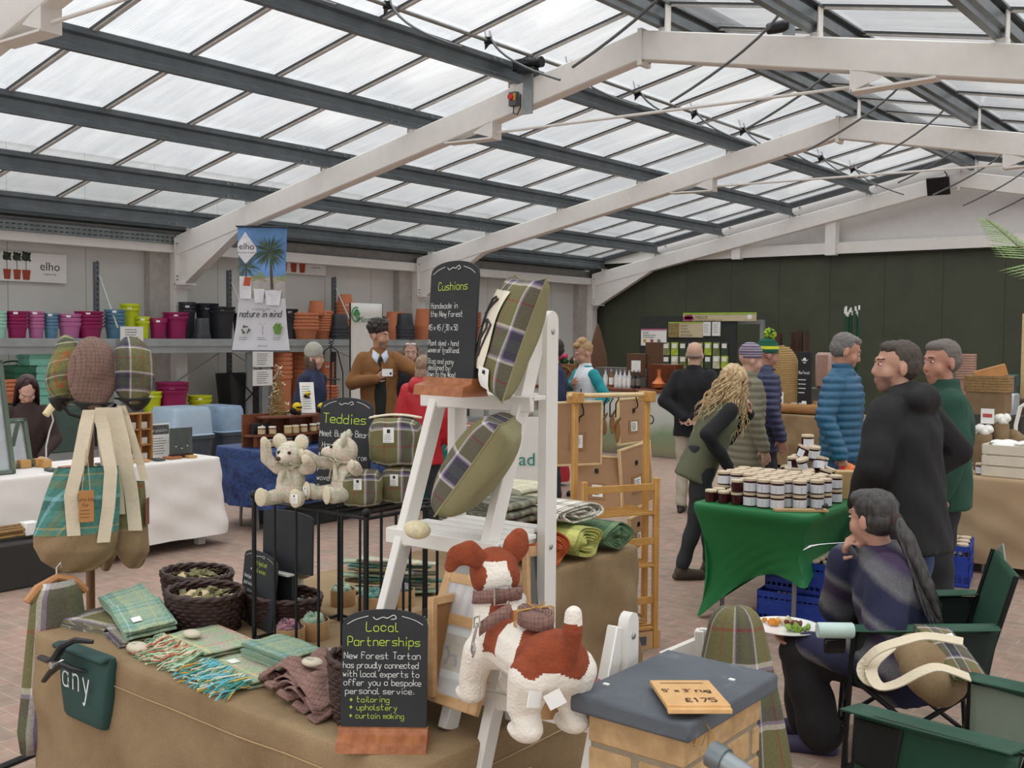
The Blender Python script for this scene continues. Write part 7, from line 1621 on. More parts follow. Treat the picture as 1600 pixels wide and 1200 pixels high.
q=MB(); q.box((0,0,.05),(.24,.16,.09),rz=.3,ry=-.3); q.mi=0; tag(obj('tan_box',q,mt('orange_tan_box','B9834E',.7),loc=(p.x-.03,9.1,p.z+.10)),'slanted tan wooden box sitting in the wicker tray','box')
q=MB(); rr=random.Random(7)
for j in range(8): q.ell((rr.uniform(-.12,.15),rr.uniform(-.1,.1),rr.uniform(.05,.2)),(.14,.12,.09),Euler((j,j,j)).to_matrix(),12,8)
p=at8(1590,690,9.1); tag(blob('hessian_heap',q,burlap,vox=.014,it=4,loc=(p.x+.02,9.1,ZT)),'crumpled heap of brown hessian behind the cream crate','cloth')
t=thing('folding_stool','pale wooden folding director chair arm and legs in front of the tan cloth','chair',(-2.22,7.72,0),.5); q=MB(); q.box((0,0,.62),(.06,.30,.022),ch=.004); obj('armrest',q,pine2:=wood('honey_pine','B98A4E','D0A366',(20,6,20),.45),t)
for s in(1,-1): q=MB(); q.bar((0,.12*s,.61),(0,-.08*s,0),.024,.024,up=(1,0,0),ch=.002); obj('crossed_leg',q,pine2,t)
q=MB(); q.box((-.25,0,.42),(.46,.3,.012)); obj('canvas_seat',q,mt('green_canvas','2E4436',.8),t)
# ================================================================ CAMPING CHAIRS, PLATE, BAG
cgreen=mt('green_polyester','1F4A37',.6,0,.1,6,.12,30); cdark=mt('black_green_polyester','16251F',.65,0,.12,6,.12,30); cgrey=mt('grey_green_polyester','8A9384',.6,0,.06,8)
def sheet(nm,pts,mat,t,sag=.0,th=.006,n=14):
    a,b,c,d=[Vector(p) for p in pts]
    q=MB(); q.grid(lambda u,v:(a.lerp(b,u)).lerp(d.lerp(c,u),v)+Vector((0,0,-sag*math.sin(PI*u)*math.sin(PI*v))),n,n); o=obj(nm,q,mat,t,sm=70); o.modifiers.new('t','SOLIDIFY').thickness=th; return o
def campchair(label,loc,rz,back=.92,seatm=cdark,backm=cgreen,s=1.0):
    t=thing('camping_chair',label,'chair',loc,rz); t.scale=(s,s,s); L=lambda a,b,nm='leg_pole',r=.0105:(lambda q:(q.tube([a,b],r,8),obj(nm,q,blackm,t))[1])(MB())
    W_=.30
    for sx in(1,-1):
        L((W_*sx,.27,0),(W_*sx,.24,.60)); L((W_*sx,-.27,0),(W_*sx,-.24,.40)); L((W_*sx,.26,.03),(W_*sx*.95,-.25,.42),'side_brace'); L((W_*sx,-.26,.03),(W_*sx*.95,.24,.40),'side_brace'); L((W_*.9*sx,-.22,.34),(W_*.92*sx,-.36,back),'back_pole')
        q=MB(); q.ell((W_*sx,.27,.012),(.025,.025,.014)); q.ell((W_*sx,-.27,.012),(.025,.025,.014)); obj('foot',q,blackm,t)
        sheet('armrest',[(W_*sx-.05,.27,.61),(W_*sx+.05,.27,.61),(W_*sx*.98+.05,-.30,.66),(W_*sx*.98-.05,-.30,.66)],cgreen,t,.03)
        sheet('side_panel',[(W_*sx,.24,.40),(W_*sx,.24,.60),(W_*sx*.97,-.30,.64),(W_*sx*.97,-.26,.40)],cdark,t,.0)
    L((W_,.26,.03),(-W_,.25,.40),'cross_brace'); L((-W_,.26,.03),(W_,.25,.40),'cross_brace'); L((W_,-.26,.03),(-W_,-.25,.40),'cross_brace'); L((-W_,-.26,.03),(W_,-.25,.40),'cross_brace')
    sheet('seat',[(-W_,.26,.42),(W_,.26,.42),(W_*.95,-.25,.38),(-W_*.95,-.25,.38)],seatm,t,.06)
    sheet('backrest',[(-W_*.9,-.24,.38),(W_*.9,-.24,.38),(W_*.93,-.37,back),(-W_*.93,-.37,back)],backm,t,0)
    return t
hp=atd(1432,600,4.42); c1=campchair('dark green camping chair with the seated person in the striped wool jacket',(hp.x,hp.y,0),rzf(74),.86,s=1.0)
q=MB(); q.grid(lambda u,v:(.31-.03*v-.0,-.30-.10*v-.10*u*0,.55+.33*v),2,2); 
sheet('grey_corner',[(.10,-.39,.80),(.29,-.38,.70),(.29,-.385,.87),(.2,-.39,.90)],cgrey,c1)
c2p=atd(1552,600,3.236); c2=campchair('empty green and grey camping chair in the right foreground',(c2p.x,c2p.y,0),rzf(33),.80,seatm=cgrey,backm=cgrey,s=1.0)
sheet('grey_inner_back',[(-.26,-.235,.40),(.26,-.235,.40),(.26,-.34,.74),(-.26,-.34,.74)],cgrey,c2)
sheet('inner_side',[(.29,.23,.41),(.29,.23,.59),(.28,-.29,.63),(.28,-.25,.41)],cgrey,c2); sheet('outer_side',[(-.312,.24,.36),(-.312,.24,.60),(-.305,-.30,.64),(-.305,-.26,.36)],cgreen,c2)
sheet('mesh_pocket',[(-.32,.235,.44),(-.32,.235,.585),(-.318,.06,.60),(-.318,.09,.44)],mt('black_mesh','121614',.7),c2)
# plate of food held by the left hand
t0,tpS,HTs,armS,sS=SW
wl_=t0.matrix_basis@(armS[1][1]+armS[1][2].normalized()*.10*sS)
pc=wl_+Vector((0,0,.045))+Vector((FWD.x,FWD.y,0))*.05
t=thing('plate','white plate of food held on the seated person\'s lap','plate',pc); q=MB(); q.lathe([(.07,-.008),(.085,-.004),(.15,.014),(.152,.018),(.085,.002),(.01,.0)],36); obj('dish',q,mt('white_china','F0EFEB',.25,0,.01),t)
fm=[mt('orange_food','D98A2C',.6,0,.2,40),mt('brown_meat','6E3A22',.5,0,.25,40),mt('green_salad','7E9B3C',.6,0,.3,40),mt('cream_slaw','D8C7A2',.6,0,.15,40),mt('tomato','C0452C',.4)]
for m_,(x,y),n_,nm in((fm[0],(-.06,.02),9,'orange_grated_cheese'),(fm[1],(.03,.05),9,'browned_meat'),(fm[2],(.05,-.02),12,'green_salad'),(fm[3],(-.03,.06),8,'coleslaw'),(fm[4],(.10,.02),2,'tomato')):
    rr=random.Random(n_); q=MB()
    for k in range(n_): q.ell((x+rr.gauss(0,.02),y+rr.gauss(0,.018),.012+rr.uniform(0,.016)),(.018,.012,.009),Euler((k,k*2,k*3)).to_matrix(),8,6)
    o=obj(nm,q,m_,None,pc,sm=60); tag(o,nm.replace('_',' ')+' on the white plate held by the seated person','food','food on the white plate'); 
fk=t0.matrix_basis@(armS[0][1]+armS[0][2].normalized()*.085*sS); lft=Vector((-.78,-.62,0)); q=MB(); q.tube([fk-lft*.05+Vector((0,0,.01)),fk+lft*.08,fk+lft*.12+Vector((0,0,-.004)),fk+lft*.16+Vector((0,0,-.012)),fk+lft*.19+Vector((0,0,-.03))],[.004,.004,.006,.011,.004],8,flat=.35,up=(0,0,1)); tag(obj('fork',q,steel),'steel fork held near the mouth of the seated person','fork')
q=MB(); wr=t0.matrix_basis@armS[0][1]; ad=(armS[0][1]-armS[0][0]).normalized(); z_=t0.matrix_basis.to_3x3()@ad; x_=z_.orthogonal().normalized(); y_=z_.cross(x_); q.tube([wr+(x_*math.cos(a)+y_*math.sin(a))*.034 for a in[2*PI*k/20 for k in range(21)]],.003,6,cap=False); tag(obj('bracelet',q,mt('gold_metal','B08A4A',.25,.9)),'gold bracelet on the raised wrist of the seated person','bracelet')
cpm=c1.matrix_basis@Vector((-.31,.24,.66)); p=atd(1305,985,4.1); q=MB(); q.T=Matrix.Translation(p)@Matrix.Rotation(YAW,4,'Z')@Matrix.Rotation(PI/2,4,'Y'); q.lathe([(.028,-.07),(.031,-.066),(.031,.066),(.028,.07)],18); tag(obj('pale_bottle',q,mt('pale_mint_plastic','BFD6CE',.4)),'pale mint cylinder resting on the camping chair arm beside the plate','bottle')
q=MB(); q.T=Matrix.Translation(p+Vector((0,0,-.06)))@Matrix.Rotation(YAW+.2,4,'Z'); q.box((0,0,0),(.09,.02,.06),ch=.006); tag(obj('phone',q,mt('black_phone','0F1012',.2)),'black phone standing on the camping chair arm under the mint cylinder','phone')
# jute and tartan shopper lying on the chair arm
a,b,c_,d_=atd(1400,1035,3.92),atd(1520,1088,3.62),atd(1478,975,3.86),atd(1400,985,4.1)
t=thing('tartan_shopper','jute and olive tartan shopper with cream handles lying on the camping chair','bag'); x=(atd(1435,975,4.0)-atd(1515,1085,3.62)); w=x.length; x.normalize(); yv=-FWD; yv=(yv-x*yv.dot(x)).normalized(); z_=x.cross(yv); o0=atd(1478,1028,3.85)
M=Matrix(((x.x,yv.x,z_.x,o0.x),(x.y,yv.y,z_.y,o0.y),(x.z,yv.z,z_.z,o0.z),(0,0,0,1))); place(t,M)
# local: x along the long edge (down right), y towards the lens, z up right
q=MB(); q.ell((-.02,-.03,-.055),(.155,.095,.115)); q.cone((-.10,-.03,-.07),(.12,-.05,-.07),.08,.075); blob('jute_body',q,burlap,t,vox=.01,it=5)
q=MB(); q.grid(lambda u,v:(-.165+.33*u,.045+.035*math.sin(PI*u)*math.sin(PI*(v*.8+.1))-.05*v,-.045+.135*v),14,8); o=obj('tartan_panel',q,forest_uv,t,sm=60); o.modifiers.new('t','SOLIDIFY').thickness=.01
q=MB(); q.grid(lambda u,v:(-.165+.33*u,.035-.10*v,-.05+.0*v),10,3); obj('tartan_edge',q,forest_uv,t,sm=60)
q=MB(); q.box((.0,.085,.02),(.05,.003,.028)); obj('label',q,PAPER,t)
Mi=M.inverted()
for pts in (((1505,1002,3.70),(1450,993,3.74),(1412,1000,3.72),(1370,1015,3.72),(1348,1040,3.74),(1355,1062,3.72),(1375,1068,3.70)),((1516,1058,3.60),(1470,1042,3.60),(1440,1048,3.6),(1400,1068,3.62),(1372,1070,3.66),(1362,1040,3.74),(1392,1010,3.84))):
    P=[Mi@atd(*p_) for p_ in pts]; Q=[]
    for i in range(len(P)-1):
        A,B_,C_,D_=P[max(i-1,0)],P[i],P[i+1],P[min(i+2,len(P)-1)]
        for tt in(0,.25,.5,.75): Q.append(.5*((2*B_)+(C_-A)*tt+(2*A-5*B_+4*C_-D_)*tt*tt+(-A+3*B_-3*C_+D_)*tt**3))
    Q.append(P[-1]); q=MB(); n=len(Q)-1
    def sf(u,v):
        i=int(round(u*n)); tg=Q[min(i+1,n)]-Q[max(i-1,0)]; nb=tg.cross(Vector((0,1,0))).normalized(); return Q[i]+nb*(v-.5)*.042
    q.grid(sf,n,2); o=obj('cream_handle',q,canv,t,sm=0); o.modifiers.new('t','SOLIDIFY').thickness=.005
# ================================================================ JEWELLERY TABLE (white cloth)
trestle(-8.12,-7.46,3.0,5.32,ZT-.006,'white wooden table under the white cloth of the jewellery stall',mat=whitew,legs='wood')
drape('white_tablecloth',-8.16,-7.42,2.95,5.36,ZT,.10,whitecloth,'white cloth over the jewellery stall table',amp=.018,nf=7,seed=8,flare=.05)
gframe=mt('sage_grey_paint','5E6B5E',.6,0,.06,6); dgrey=mt('dark_display_grey','4B5350',.7,0,.06,8)
def easel(label,x0,x1,y0,y1,u,lean,rows):
    a=onu(x0,y1,u); b=onu(x1,y1,u); h=onu(x0,y0,u).z-a.z; w=abs(b.y-a.y); t=thing('necklace_easel',label,'display frame',(u,min(a.y,b.y),ZT+.003),PI/2)
    T=Matrix.Rotation(-lean,4,'X'); q=MB(); q.T=T
    for c,d in(((.015,0,h/2),(.03,.03,h)),((w-.015,0,h/2),(.03,.03,h)),((w/2,0,.015),(w,.03,.03)),((w/2,0,h-.015),(w,.03,.03))): q.box(c,d,ch=.003)
    obj('frame',q,gframe,t); q=MB(); q.T=T; q.box((w/2,.012,h/2),(w-.05,.006,h-.05)); obj('mirror_panel',q,mt('silver_panel','B5B9BA',.25,.4,.1),t); 
    q=MB(); q.T=Matrix.Rotation(lean*1.6,4,'X')
    q.box((w/2,h*.6*math.sin(lean)*2,h*.45),(.03,.015,h*.9)); obj('rear_strut',q,gframe,t)
    q=MB(); q.T=T
    for k in range(rows): z=h*(.2+.6*k/max(1,rows-1)); q.tube([(w*.2+.02*k,-.004,z+.08),(w*.3,-.004,z),(w*.4,-.004,z+.08)],.003,5)
    obj('necklace',q,mt('dark_cord','23262A',.5),t); return t
easel('sage green display frame of necklaces at the far left of the jewellery table',-40,24,556,742,-7.62,.22,3)
easel('smaller sage green display frame with a mirror right of the tall frame',0,52,655,735,-7.9,.28,2)
q=MB(); c=onu(72,700,-7.8); t=thing('desk_lamp','small curved desk lamp with pale shade on the jewellery table','lamp',(-7.8,c.y,ZT+.003)); q.box((0,0,.03),(.06,.06,.06),ch=.003); obj('wooden_base',q,pine2,t); q=MB(); q.tube([(0,0,.06),(0,.0,.16),(0,.03,.28),(0,.06,.36),(0,.045,.42)],.006,8); obj('stem',q,mt('white_stem','CFCFCB',.4),t); q=MB(); q.T=Matrix.Translation((0,.03,.44))@Matrix.Rotation(-.7,4,'X'); q.lathe([(.028,-.05),(.03,.04),(.022,.05)],14); obj('lamp_shade',q,mt('lamp_shade','D8C79A',.4),t)
def cubby(label,x0,x1,y0,y1,u,cols,rows):
    a=onu(x0,y1,u);b=onu(x1,y0,u); w=b.y-a.y;h=b.z-ZT-.003; t=thing('display_shelf',label,'display shelf',(u,a.y,ZT+.003),PI/2); q=MB(); d=.08
    for k in range(cols+1): q.box((w*k/cols,-d/2+.02,h/2),(.012,d,h))
    for k in range(rows+1): q.box((w/2,-d/2+.02,h*k/rows),(w,d,.010))
    obj('frame',q,wood('cubby_wood','9A6A3A','B58450',(12,12,12),.5),t); q=MB(); q.box((w/2,.022,h/2),(w,.006,h)); obj('back_panel',q,wood('cubby_back','8A5E34','A5764A',(12,12,12),.6),t)
    for k in range(cols*rows):
        q=MB(); q.box((w*((k%cols)+.5)/cols,-.02,h*((k//cols)+.25)/rows),(w/cols*.5,.02,h/rows*.4)); o=obj('jewellery_box',q,mt('pale_card','CFC9BE',.6)); o.matrix_basis=t.matrix_basis; tag(o,'small pale jewellery card in a compartment of the wooden display shelf','jewellery card','cards in the wooden display shelf')
cubby('small wooden compartment shelf on the jewellery table behind the bag straps',196,231,645,715,-7.70,2,3)
def flat(label,cat,nm,x0,y0,x1,y1,u,th,mats,fn=None,z0=None,rzx=0):
    a=onu(x0,y1,u);b=onu(x1,y0,u); w=b.y-a.y;h=b.z-a.z; t=thing(nm,label,cat,(u,a.y,z0 if z0 is not None else a.z),PI/2); q=MB(); q.box((w/2,0,h/2),(w,th,h),ch=.002); obj('panel',q,mats,t)
    if fn: fn(t,w,h,th)
    return t
def cal(t,w,h,th):
    q=MB(); q.T=Matrix.Translation((0,-th/2,0)); poly(q,[(.01,h*.68),(w-.01,h*.68),(w-.01,h*.96),(.01,h*.96)],.0006); obj('dark_photo',q,mt('grey_photo','55585A',.5,0,.4,30),t,sm=0); q=MB(); q.T=Matrix.Translation((0,-th/2,0)); hand(q,'Bracelets',w*.5,h*.76,h*.09,align='c',th=.0012); obj('white_lettering',q,PAPER,t,sm=0); q=MB(); q.T=Matrix.Translation((0,-th/2,0)); scrib(q,.015,w-.015,.02,h*.6,7,.005); obj('lettering',q,INK,t,sm=0)
flat('white printed display card between wooden shelf and necklace board','display card','display_card',233,650,265,705,-7.75,.006,PAPER,cal,z0=ZT+.003)
def nk(t,w,h,th):
    for k in range(3):
        q=MB(); x=w*(.25+.25*k); q.tube([(x-.03,-th/2-.003,h),(x,-th/2-.003,h*.3-.02*(k%2)),(x+.03,-th/2-.003,h)],.0028,5); q.ell((x,-th/2-.004,h*.3-.02*(k%2)),.008); o=obj('necklace',q,steel); o.matrix_basis=t.matrix_basis; tag(o,'silver necklace with pendant, '+('left','middle','right')[k]+' one on the grey green board','necklace')
    q=MB(); q.box((w/2,.0,-.012),(w*.9,.07,.024)); obj('dark_stand',q,mt('dark_red_wood','3E211C',.4),t)
flat('grey green necklace board on a dark stand at the table end','display board','necklace_board',265,660,300,704,-7.62,.012,dgrey,nk,z0=ZT+.03)
rr=random.Random(3)
for k in range(9):
    y=3.95+.15*k; q=MB(); q.box((0,0,.009),(.11,.12 if k%2 else .07,.018),ch=.002); tag(obj('display_tray',q,[dgrey,redwood,pine2][k%3],loc=(-7.56-.03*(k%2),y,ZT+.003),rz=rr.uniform(-.1,.1)),('grey jewellery tray near the table edge','dark wooden jewellery block near the table edge','pale wooden jewellery block near the table edge')[k%3],'display tray','jewellery trays and blocks on the white table')
for k in range(5):
    y=3.55+.12*k; q=MB(); q.box((0,0,.03),(.07,.08,.06),ch=.003); tag(obj('wooden_block',q,pine2,loc=(-7.9,y,ZT+.003)),'small wooden display block in front of the jeweller','block','wooden blocks in front of the jeweller')
q=MB(); 
for k in range(6): q.tube([(-.03*(k%3),-.3,.012*k),(-.03*(k%3)+.02,.3,.012*k+.01)],.011,7)
stk_=tag(obj('walking_sticks',q,wood('stick_wood','7A5B35','A07A48',(10,10,10),.5),loc=onz(22,838,.35)),'bundle of thin brown sticks in front of the white tablecloth at the left edge','sticks')
q=MB(); q.box((-.02,.12,.04),(.10,.10,.09),ch=.004); obj('paper_band',q,PAPER,stk_)
q=MB(); q.box((0,0,.16),(.3,.5,.32),ch=.01); p_=onz(22,838,.35); tag(obj('dark_crate',q,mt('dark_box','2D2C2A',.8),loc=(p_.x-.02,p_.y,.0)),'dark box under the bundle of sticks at the left edge','box')
# ================================================================ HONEY TABLE (blue cloth)
bluecl=NT('blue_damask'); v=bluecl.coord('Object'); bluecl=bluecl.set(bluecl.ramp(bluecl.noise(v,22,4,.6),[(.42,lin('1A2C56')),(.52,lin('2C4A82')),(.6,lin('1E3260'))]),.55)
trestle(-8.2,-7.5,5.92,7.9,ZT-.006,'trestle table under the blue damask cloth of the honey stall')
drape('blue_tablecloth',-8.24,-7.46,5.88,7.94,ZT,.22,bluecl,'dark blue damask cloth over the honey table',amp=.03,nf=9,seed=14,flare=.04)
q=MB(); q.box((0,0,.12),(.5,.9,.24),ch=.01); tag(obj('storage_crate',q,mt('black_crate','1C1F22',.6),loc=(-7.75,6.6,0)),'black crate under the blue honey table','crate')
dkw=wood('dark_red_wood_shelf','5E3220','7A452C',(10,10,10),.4)
HT0=onz(455,706,ZT); hb=Vector((-7.86,6.42,ZT+.003))
t=thing('tiered_stand','two tier half round dark wooden stand of honey jars on the blue cloth','display stand',hb,PI/2)
def half(R_,z,nm):
    q=MB(); q.prism([(R_*math.cos(a),-R_*.55*math.sin(a)) for a in[PI*k/20 for k in range(21)]],z,z+.018,'xy'); obj(nm,q,dkw,t)
half(.50,.10,'lower_tier'); half(.36,.26,'upper_tier')
q=MB(); q.box((0,.02,.15),(1.0,.02,.3)); obj('back_board',q,dkw,t)
q=MB()
for x in(-.42,-.2,.2,.42): q.box((x,-.08,.05),(.03,.05,.10))
for x in(-.28,0,.28): q.box((x,-.03,.19),(.03,.05,.14))
obj('support',q,dkw,t)
hon=mt('amber_honey','7A3E12',.12,0,.2,8); honp=mt('set_honey','BFA263',.3,0,.05); 
HJ=jar(.034,.075,True,mt('white_tin_lid','DAD6C8',.4),hon); HJ2=jar(.036,.075,True,mt('cream_tin_lid','CDC2A2',.4),honp); hm_=[HJ,HJ2]; cnt=[0,0]
for src in hm_:
    for ch in src.children:
        if 'label' in ch.name: ch.data.materials.clear(); ch.data.materials.append(mt('kraft_label','BCA77F',.7))
def hjar(k,p,label):
    if not cnt[k]: cnt[k]=1; o=hm_[k]; o.location=p; o.rotation_euler.z=PI/2
    else: o=dup(hm_[k],p,PI/2+R.uniform(-.3,.3))
    o.name='honey_jar'; tag(o,label,'honey jar','honey jars on the dark wooden stand')
pos=t.matrix_basis
for i,x in enumerate((-.40,-.31,-.16,-.08,.02,.14,.24,.34)):
    yy=-.55*math.sqrt(max(0,.5**2-x*x))*.80; hjar(1 if i in(2,3) else 0,pos@Vector((x,yy,.119)),'pale set honey jar with kraft label on the stand lower tier' if i in(2,3) else 'amber honey jar with kraft label on the stand lower tier')
for i,x in enumerate((-.3,-.1,.1,.3)): hjar(0,pos@Vector((x,-.15,.001)),'amber honey jar under the stand lower tier')
q=MB(); rr=random.Random(12)
for k in range(420):
    z=rr.random()**1.2*.42; r=.085*(1-z/.47)+.006; a=rr.uniform(0,6.3); q.tube([(r*math.cos(a),r*math.sin(a),z),(r*math.cos(a+.6),r*math.sin(a+.6),z+rr.uniform(-.02,.02))],.0022,4)
t2=thing('twig_tree','gold twig cone tree with pale paper butterflies on the honey stand','ornament',pos@Vector((-.12,-.02,.282))); obj('twig_cone',q,mt('gold_twig','8A7440',.5,.2,.3,60),t2)['kind']='stuff'
q=MB()
for k in range(46):
    z=rr.random()**.7*.46; r=.085*(1-z/.5)+.014; a=rr.uniform(0,6.3); c=Vector((r*math.cos(a),r*math.sin(a),z)); e=Euler((rr.uniform(-1,1),rr.uniform(-1,1),a)).to_matrix(); q.add([c+e@Vector(p) for p in((0,0,0),(.016,.012,.012),(.02,-.004,.0),(-.016,.012,.012),(-.02,-.004,0))],[(0,1,2),(0,4,3)])
o=obj('paper_butterfly',q,mt('cream_paper','E2D6BE',.6),t2,sm=0); o['kind']='stuff'
q=MB(); q.box((0,0,.15),(.14,.006,.30),rx=-.25); q.mi=1; q.T=Matrix.Translation((0,-.004,.15))@Matrix.Rotation(-.25,4,'X'); scrib(q,-.05,.05,-.12,.12,10,.005); o=obj('price_list',q,[PAPER,INK],loc=pos@Vector((.2,-.06,.282)),rz=PI/2-.4,sm=0); tag(o,'white price list clipboard standing on the honey stand','price list')
yel_=mt('bee_yellow','D8B82C',.9,0,.05,20,.3,150); bkp=mt('bee_black','16130F',.9,0,.1,20,.3,150)
for k,(x,y,z,s) in enumerate(((.04,-.10,.35,1),(.16,-.11,.47,.55),(.36,-.08,.34,.8))):
    t3=thing('bee_plush','yellow and black plush bee, '+('largest, left of the price list','clipped at the top of the price list','right of the price list')[k],'plush toy',pos@Vector((x,y,z))); t3.scale=(s,s,s)
    q=MB(); q.ell((0,0,0),(.045,.05,.045)); obj('body',q,yel_,t3); q=MB(); q.ell((0,-.05,-.035),(.035,.03,.032)); q.ell((.03,0,-.06),.02); q.ell((-.03,0,-.06),.02); obj('limbs',q,bkp,t3); q=MB(); q.lathe([(.046,-.008),(.0475,0),(.046,.008)],18,cap=False); obj('stripe',q,bkp,t3); q=MB(); q.ell((.02,.02,.05),.009); q.ell((-.02,.02,.05),.009); obj('antenna',q,bkp,t3)
q=MB(); q.box((0,0,.05),(.20,.05,.10),ch=.003); q.mi=1; q.T=Matrix.Translation((.0,-.026,.06))@Matrix.Rotation(PI/4,4,'Y'); q.box((0,0,0),(.035,.002,.035)); o=obj('black_box',q,[mt('black_card','17181B',.6),PAPER],loc=pos@Vector((-.34,-.04,.282)),rz=PI/2,sm=0); o.location.z=ZT+.121; tag(o,'black card box with white diamond at the left of the honey stand','box')
t4=thing('display_box','dark wooden honey display box behind the Teddies chalkboard','display stand',(-7.8,7.3,ZT+.003),PI/2); q=MB(); q.box((0,0,.02),(.6,.3,.04)); q.box((0,.14,.1),(.6,.02,.2)); q.box((0,-.14,.06),(.6,.02,.12)); obj('box_body',q,dkw,t4)
for i,x in enumerate((-.2,-.1,.02,.12,.22)): o=dup(HJ,t4.matrix_basis@Vector((x,-.02,.14)),PI/2); o.name='honey_jar'; tag(o,'amber honey jar in the display box behind the Teddies chalkboard','honey jar','honey jars in the display box'); 
q=MB(); q.box((0,0,.09),(.5,.2,.1)); obj('riser',q,dkw,t4)
# ================================================================ WHITE GREEN BANNER, PLANT STAND, TEAL AND RED TABLES
a=onu(547,545,-12.6);b=onu(597,475,-12.6); zz=onu(560,640,-12.6).z
t=thing('trust_banner','white banner with green tree logo behind the person in the tan jacket','banner'); w=b.y-a.y; h=b.z-zz; place(t,frameT(Vector((-12.6,a.y,zz)),(0,1,0),(-1,0,0)))
q=MB(); q.grid(lambda u,v:(w*u,.01*math.sin(5*u),h*v),8,10); o=obj('sheet',q,mt('banner_cloth','DAD9D2',.7,0,.03),t,sm=60); o.modifiers.new('t','SOLIDIFY').thickness=.005
ph_=b.z-a.z
q=MB(); printed(q,'Minstead',w*.22,h-ph_*.42,ph_*.19,'LEFT',th=.014); obj('green_lettering',q,mt('trust_green','1F6B47',.6),t,sm=0); q=MB(); printed(q,'Trust',w*.78,h-ph_*.42,ph_*.19,'LEFT',th=.014); obj('pale_lettering',q,mt('trust_grey','8FA69A',.6),t,sm=0)
q=MB(); ring=[(w*.17+w*.13*math.cos(k*.33+1.2),h-ph_*.25+w*.16*math.sin(k*.33+1.2)) for k in range(15)]; _stroke(q,ring,w*.03,.014); disc(q,w*.19,h-ph_*.2,w*.075,w*.07,.0142,10); disc(q,w*.14,h-ph_*.24,w*.05,th=.0144,n=9); disc(q,w*.24,h-ph_*.24,w*.05,th=.0144,n=9); poly(q,[(w*.18,h-ph_*.4),(w*.21,h-ph_*.4),(w*.205,h-ph_*.25),(w*.185,h-ph_*.25)],.0146); obj('tree_logo',q,mt('trust_leaf','3E8A4C',.6),t,sm=0)
q=MB(); q.tube([(0,0,-zz),(0,0,h)],.012,8); q.tube([(w,0,-zz),(w,0,h)],.012,8); obj('pole',q,blackm,t)
p=onz(517,708,.02); t=thing('plant_stand','black wrought iron plant stand of terracotta trays beside the grey hat','plant stand',(-11.2,onu(517,700,-11.2).y,0))
q=MB()
for sx in(-.13,.13):
    for sy in(-.13,.13): q.tube([(sx,sy,0),(sx*.9,sy*.9,1.25),(sx*.5,sy*.5,1.55),(0,0,1.62)],.009,6)
for z in(.3,.75,1.15): q.tube([(.13*math.cos(a),.13*math.sin(a),z) for a in[2*PI*k/16 for k in range(17)]],.008,5)
for k in range(3): q.tube([(.03*math.cos(a*2)*(1+.5*k),.0,1.62+.04*k+.04*math.sin(a)) for a in[2*PI*j/14 for j in range(15)]],.006,5)
obj('iron_frame',q,blackm,t)
for k in range(7):
    q=MB(); q.lathe([(.09,0),(.125,.03),(.118,.03),(.085,.006)],20); o=obj('terracotta_saucer',q,mt('pot_'+TC,TC,.75,0,.06,3),loc=t.location+Vector((0,0,.76+.045*k)),sm=40); tag(o,'terracotta saucer, '+ordn(k,7)+' of the pile in the black plant stand','saucer','saucers in the plant stand')
tealc=mt('teal_cloth','0F7C72',.7,0,.06,4); redcl=mt('red_cloth','A81E2A',.7,0,.06,4)
p=onz(705,655,.74); 
drape('teal_tablecloth',-7.8,-7.05,8.1,8.9,.76,.05,tealc,'teal cloth over a table seen through the white ladder',amp=.03,nf=6,seed=31)
drape('red_tablecloth',-8.0,-7.3,9.0,10.2,.76,.05,redcl,'red cloth over a small table behind the tan jacket',amp=.03,nf=6,seed=32)
for k in range(10):
    q=MB(); q.box((0,0,.03+.01*(k%3)),(.16,.12,.06+.02*(k%3)),ch=.004); tag(obj('craft_box',q,mt('craft_%d'%(k%4),['B8BCC4','8A4A30','C9A27A','5D7488'][k%4],.6),loc=(-7.68+.16*(k%4),8.2+.22*(k//4)+.05,.763),rz=.2*k),'small coloured craft box on the teal cloth','box','craft boxes on the teal table')
t=thing('banner_stand','white banner with green lettering low behind the ladder rear post','banner'); a=atd(800,742,8.6);b=atd(850,742,8.6); h=.55; place(t,frameT(Vector((a.x,a.y,.02)),Vector((b.x-a.x,b.y-a.y,0)),Vector((-(b.y-a.y),b.x-a.x,0)))); w=(b-a).length; zl=a.z
q=MB(); q.box((w/2,.01,.55),(w,.01,1.1)); obj('sheet',q,mt('banner_cloth','DAD9D2',.7,0,.03),t); q=MB(); printed(q,'ad Tr',w*.2,max(.1,zl+.06),.15,th=.006); obj('lettering',q,mt('trust_teal','1F7F74',.6),t,sm=0); q=MB(); q.box((w*.3,.06,.55),(w*.5,.04,1.1)); obj('dark_back',q,mt('dark_fabric','1F2326',.8),t)
q=MB(); q.box((0,0,.1),(.5,.4,.2),ch=.02); tag(obj('blue_tub',q,mt('sky_blue_plastic','5FA3D0',.4),loc=atd(875,745,8.9)*1.0-Vector((0,0,.0))),'sky blue plastic tub on the ground behind the kraft backed frames','tub'); bpy.data.objects['blue_tub'].location.z=0
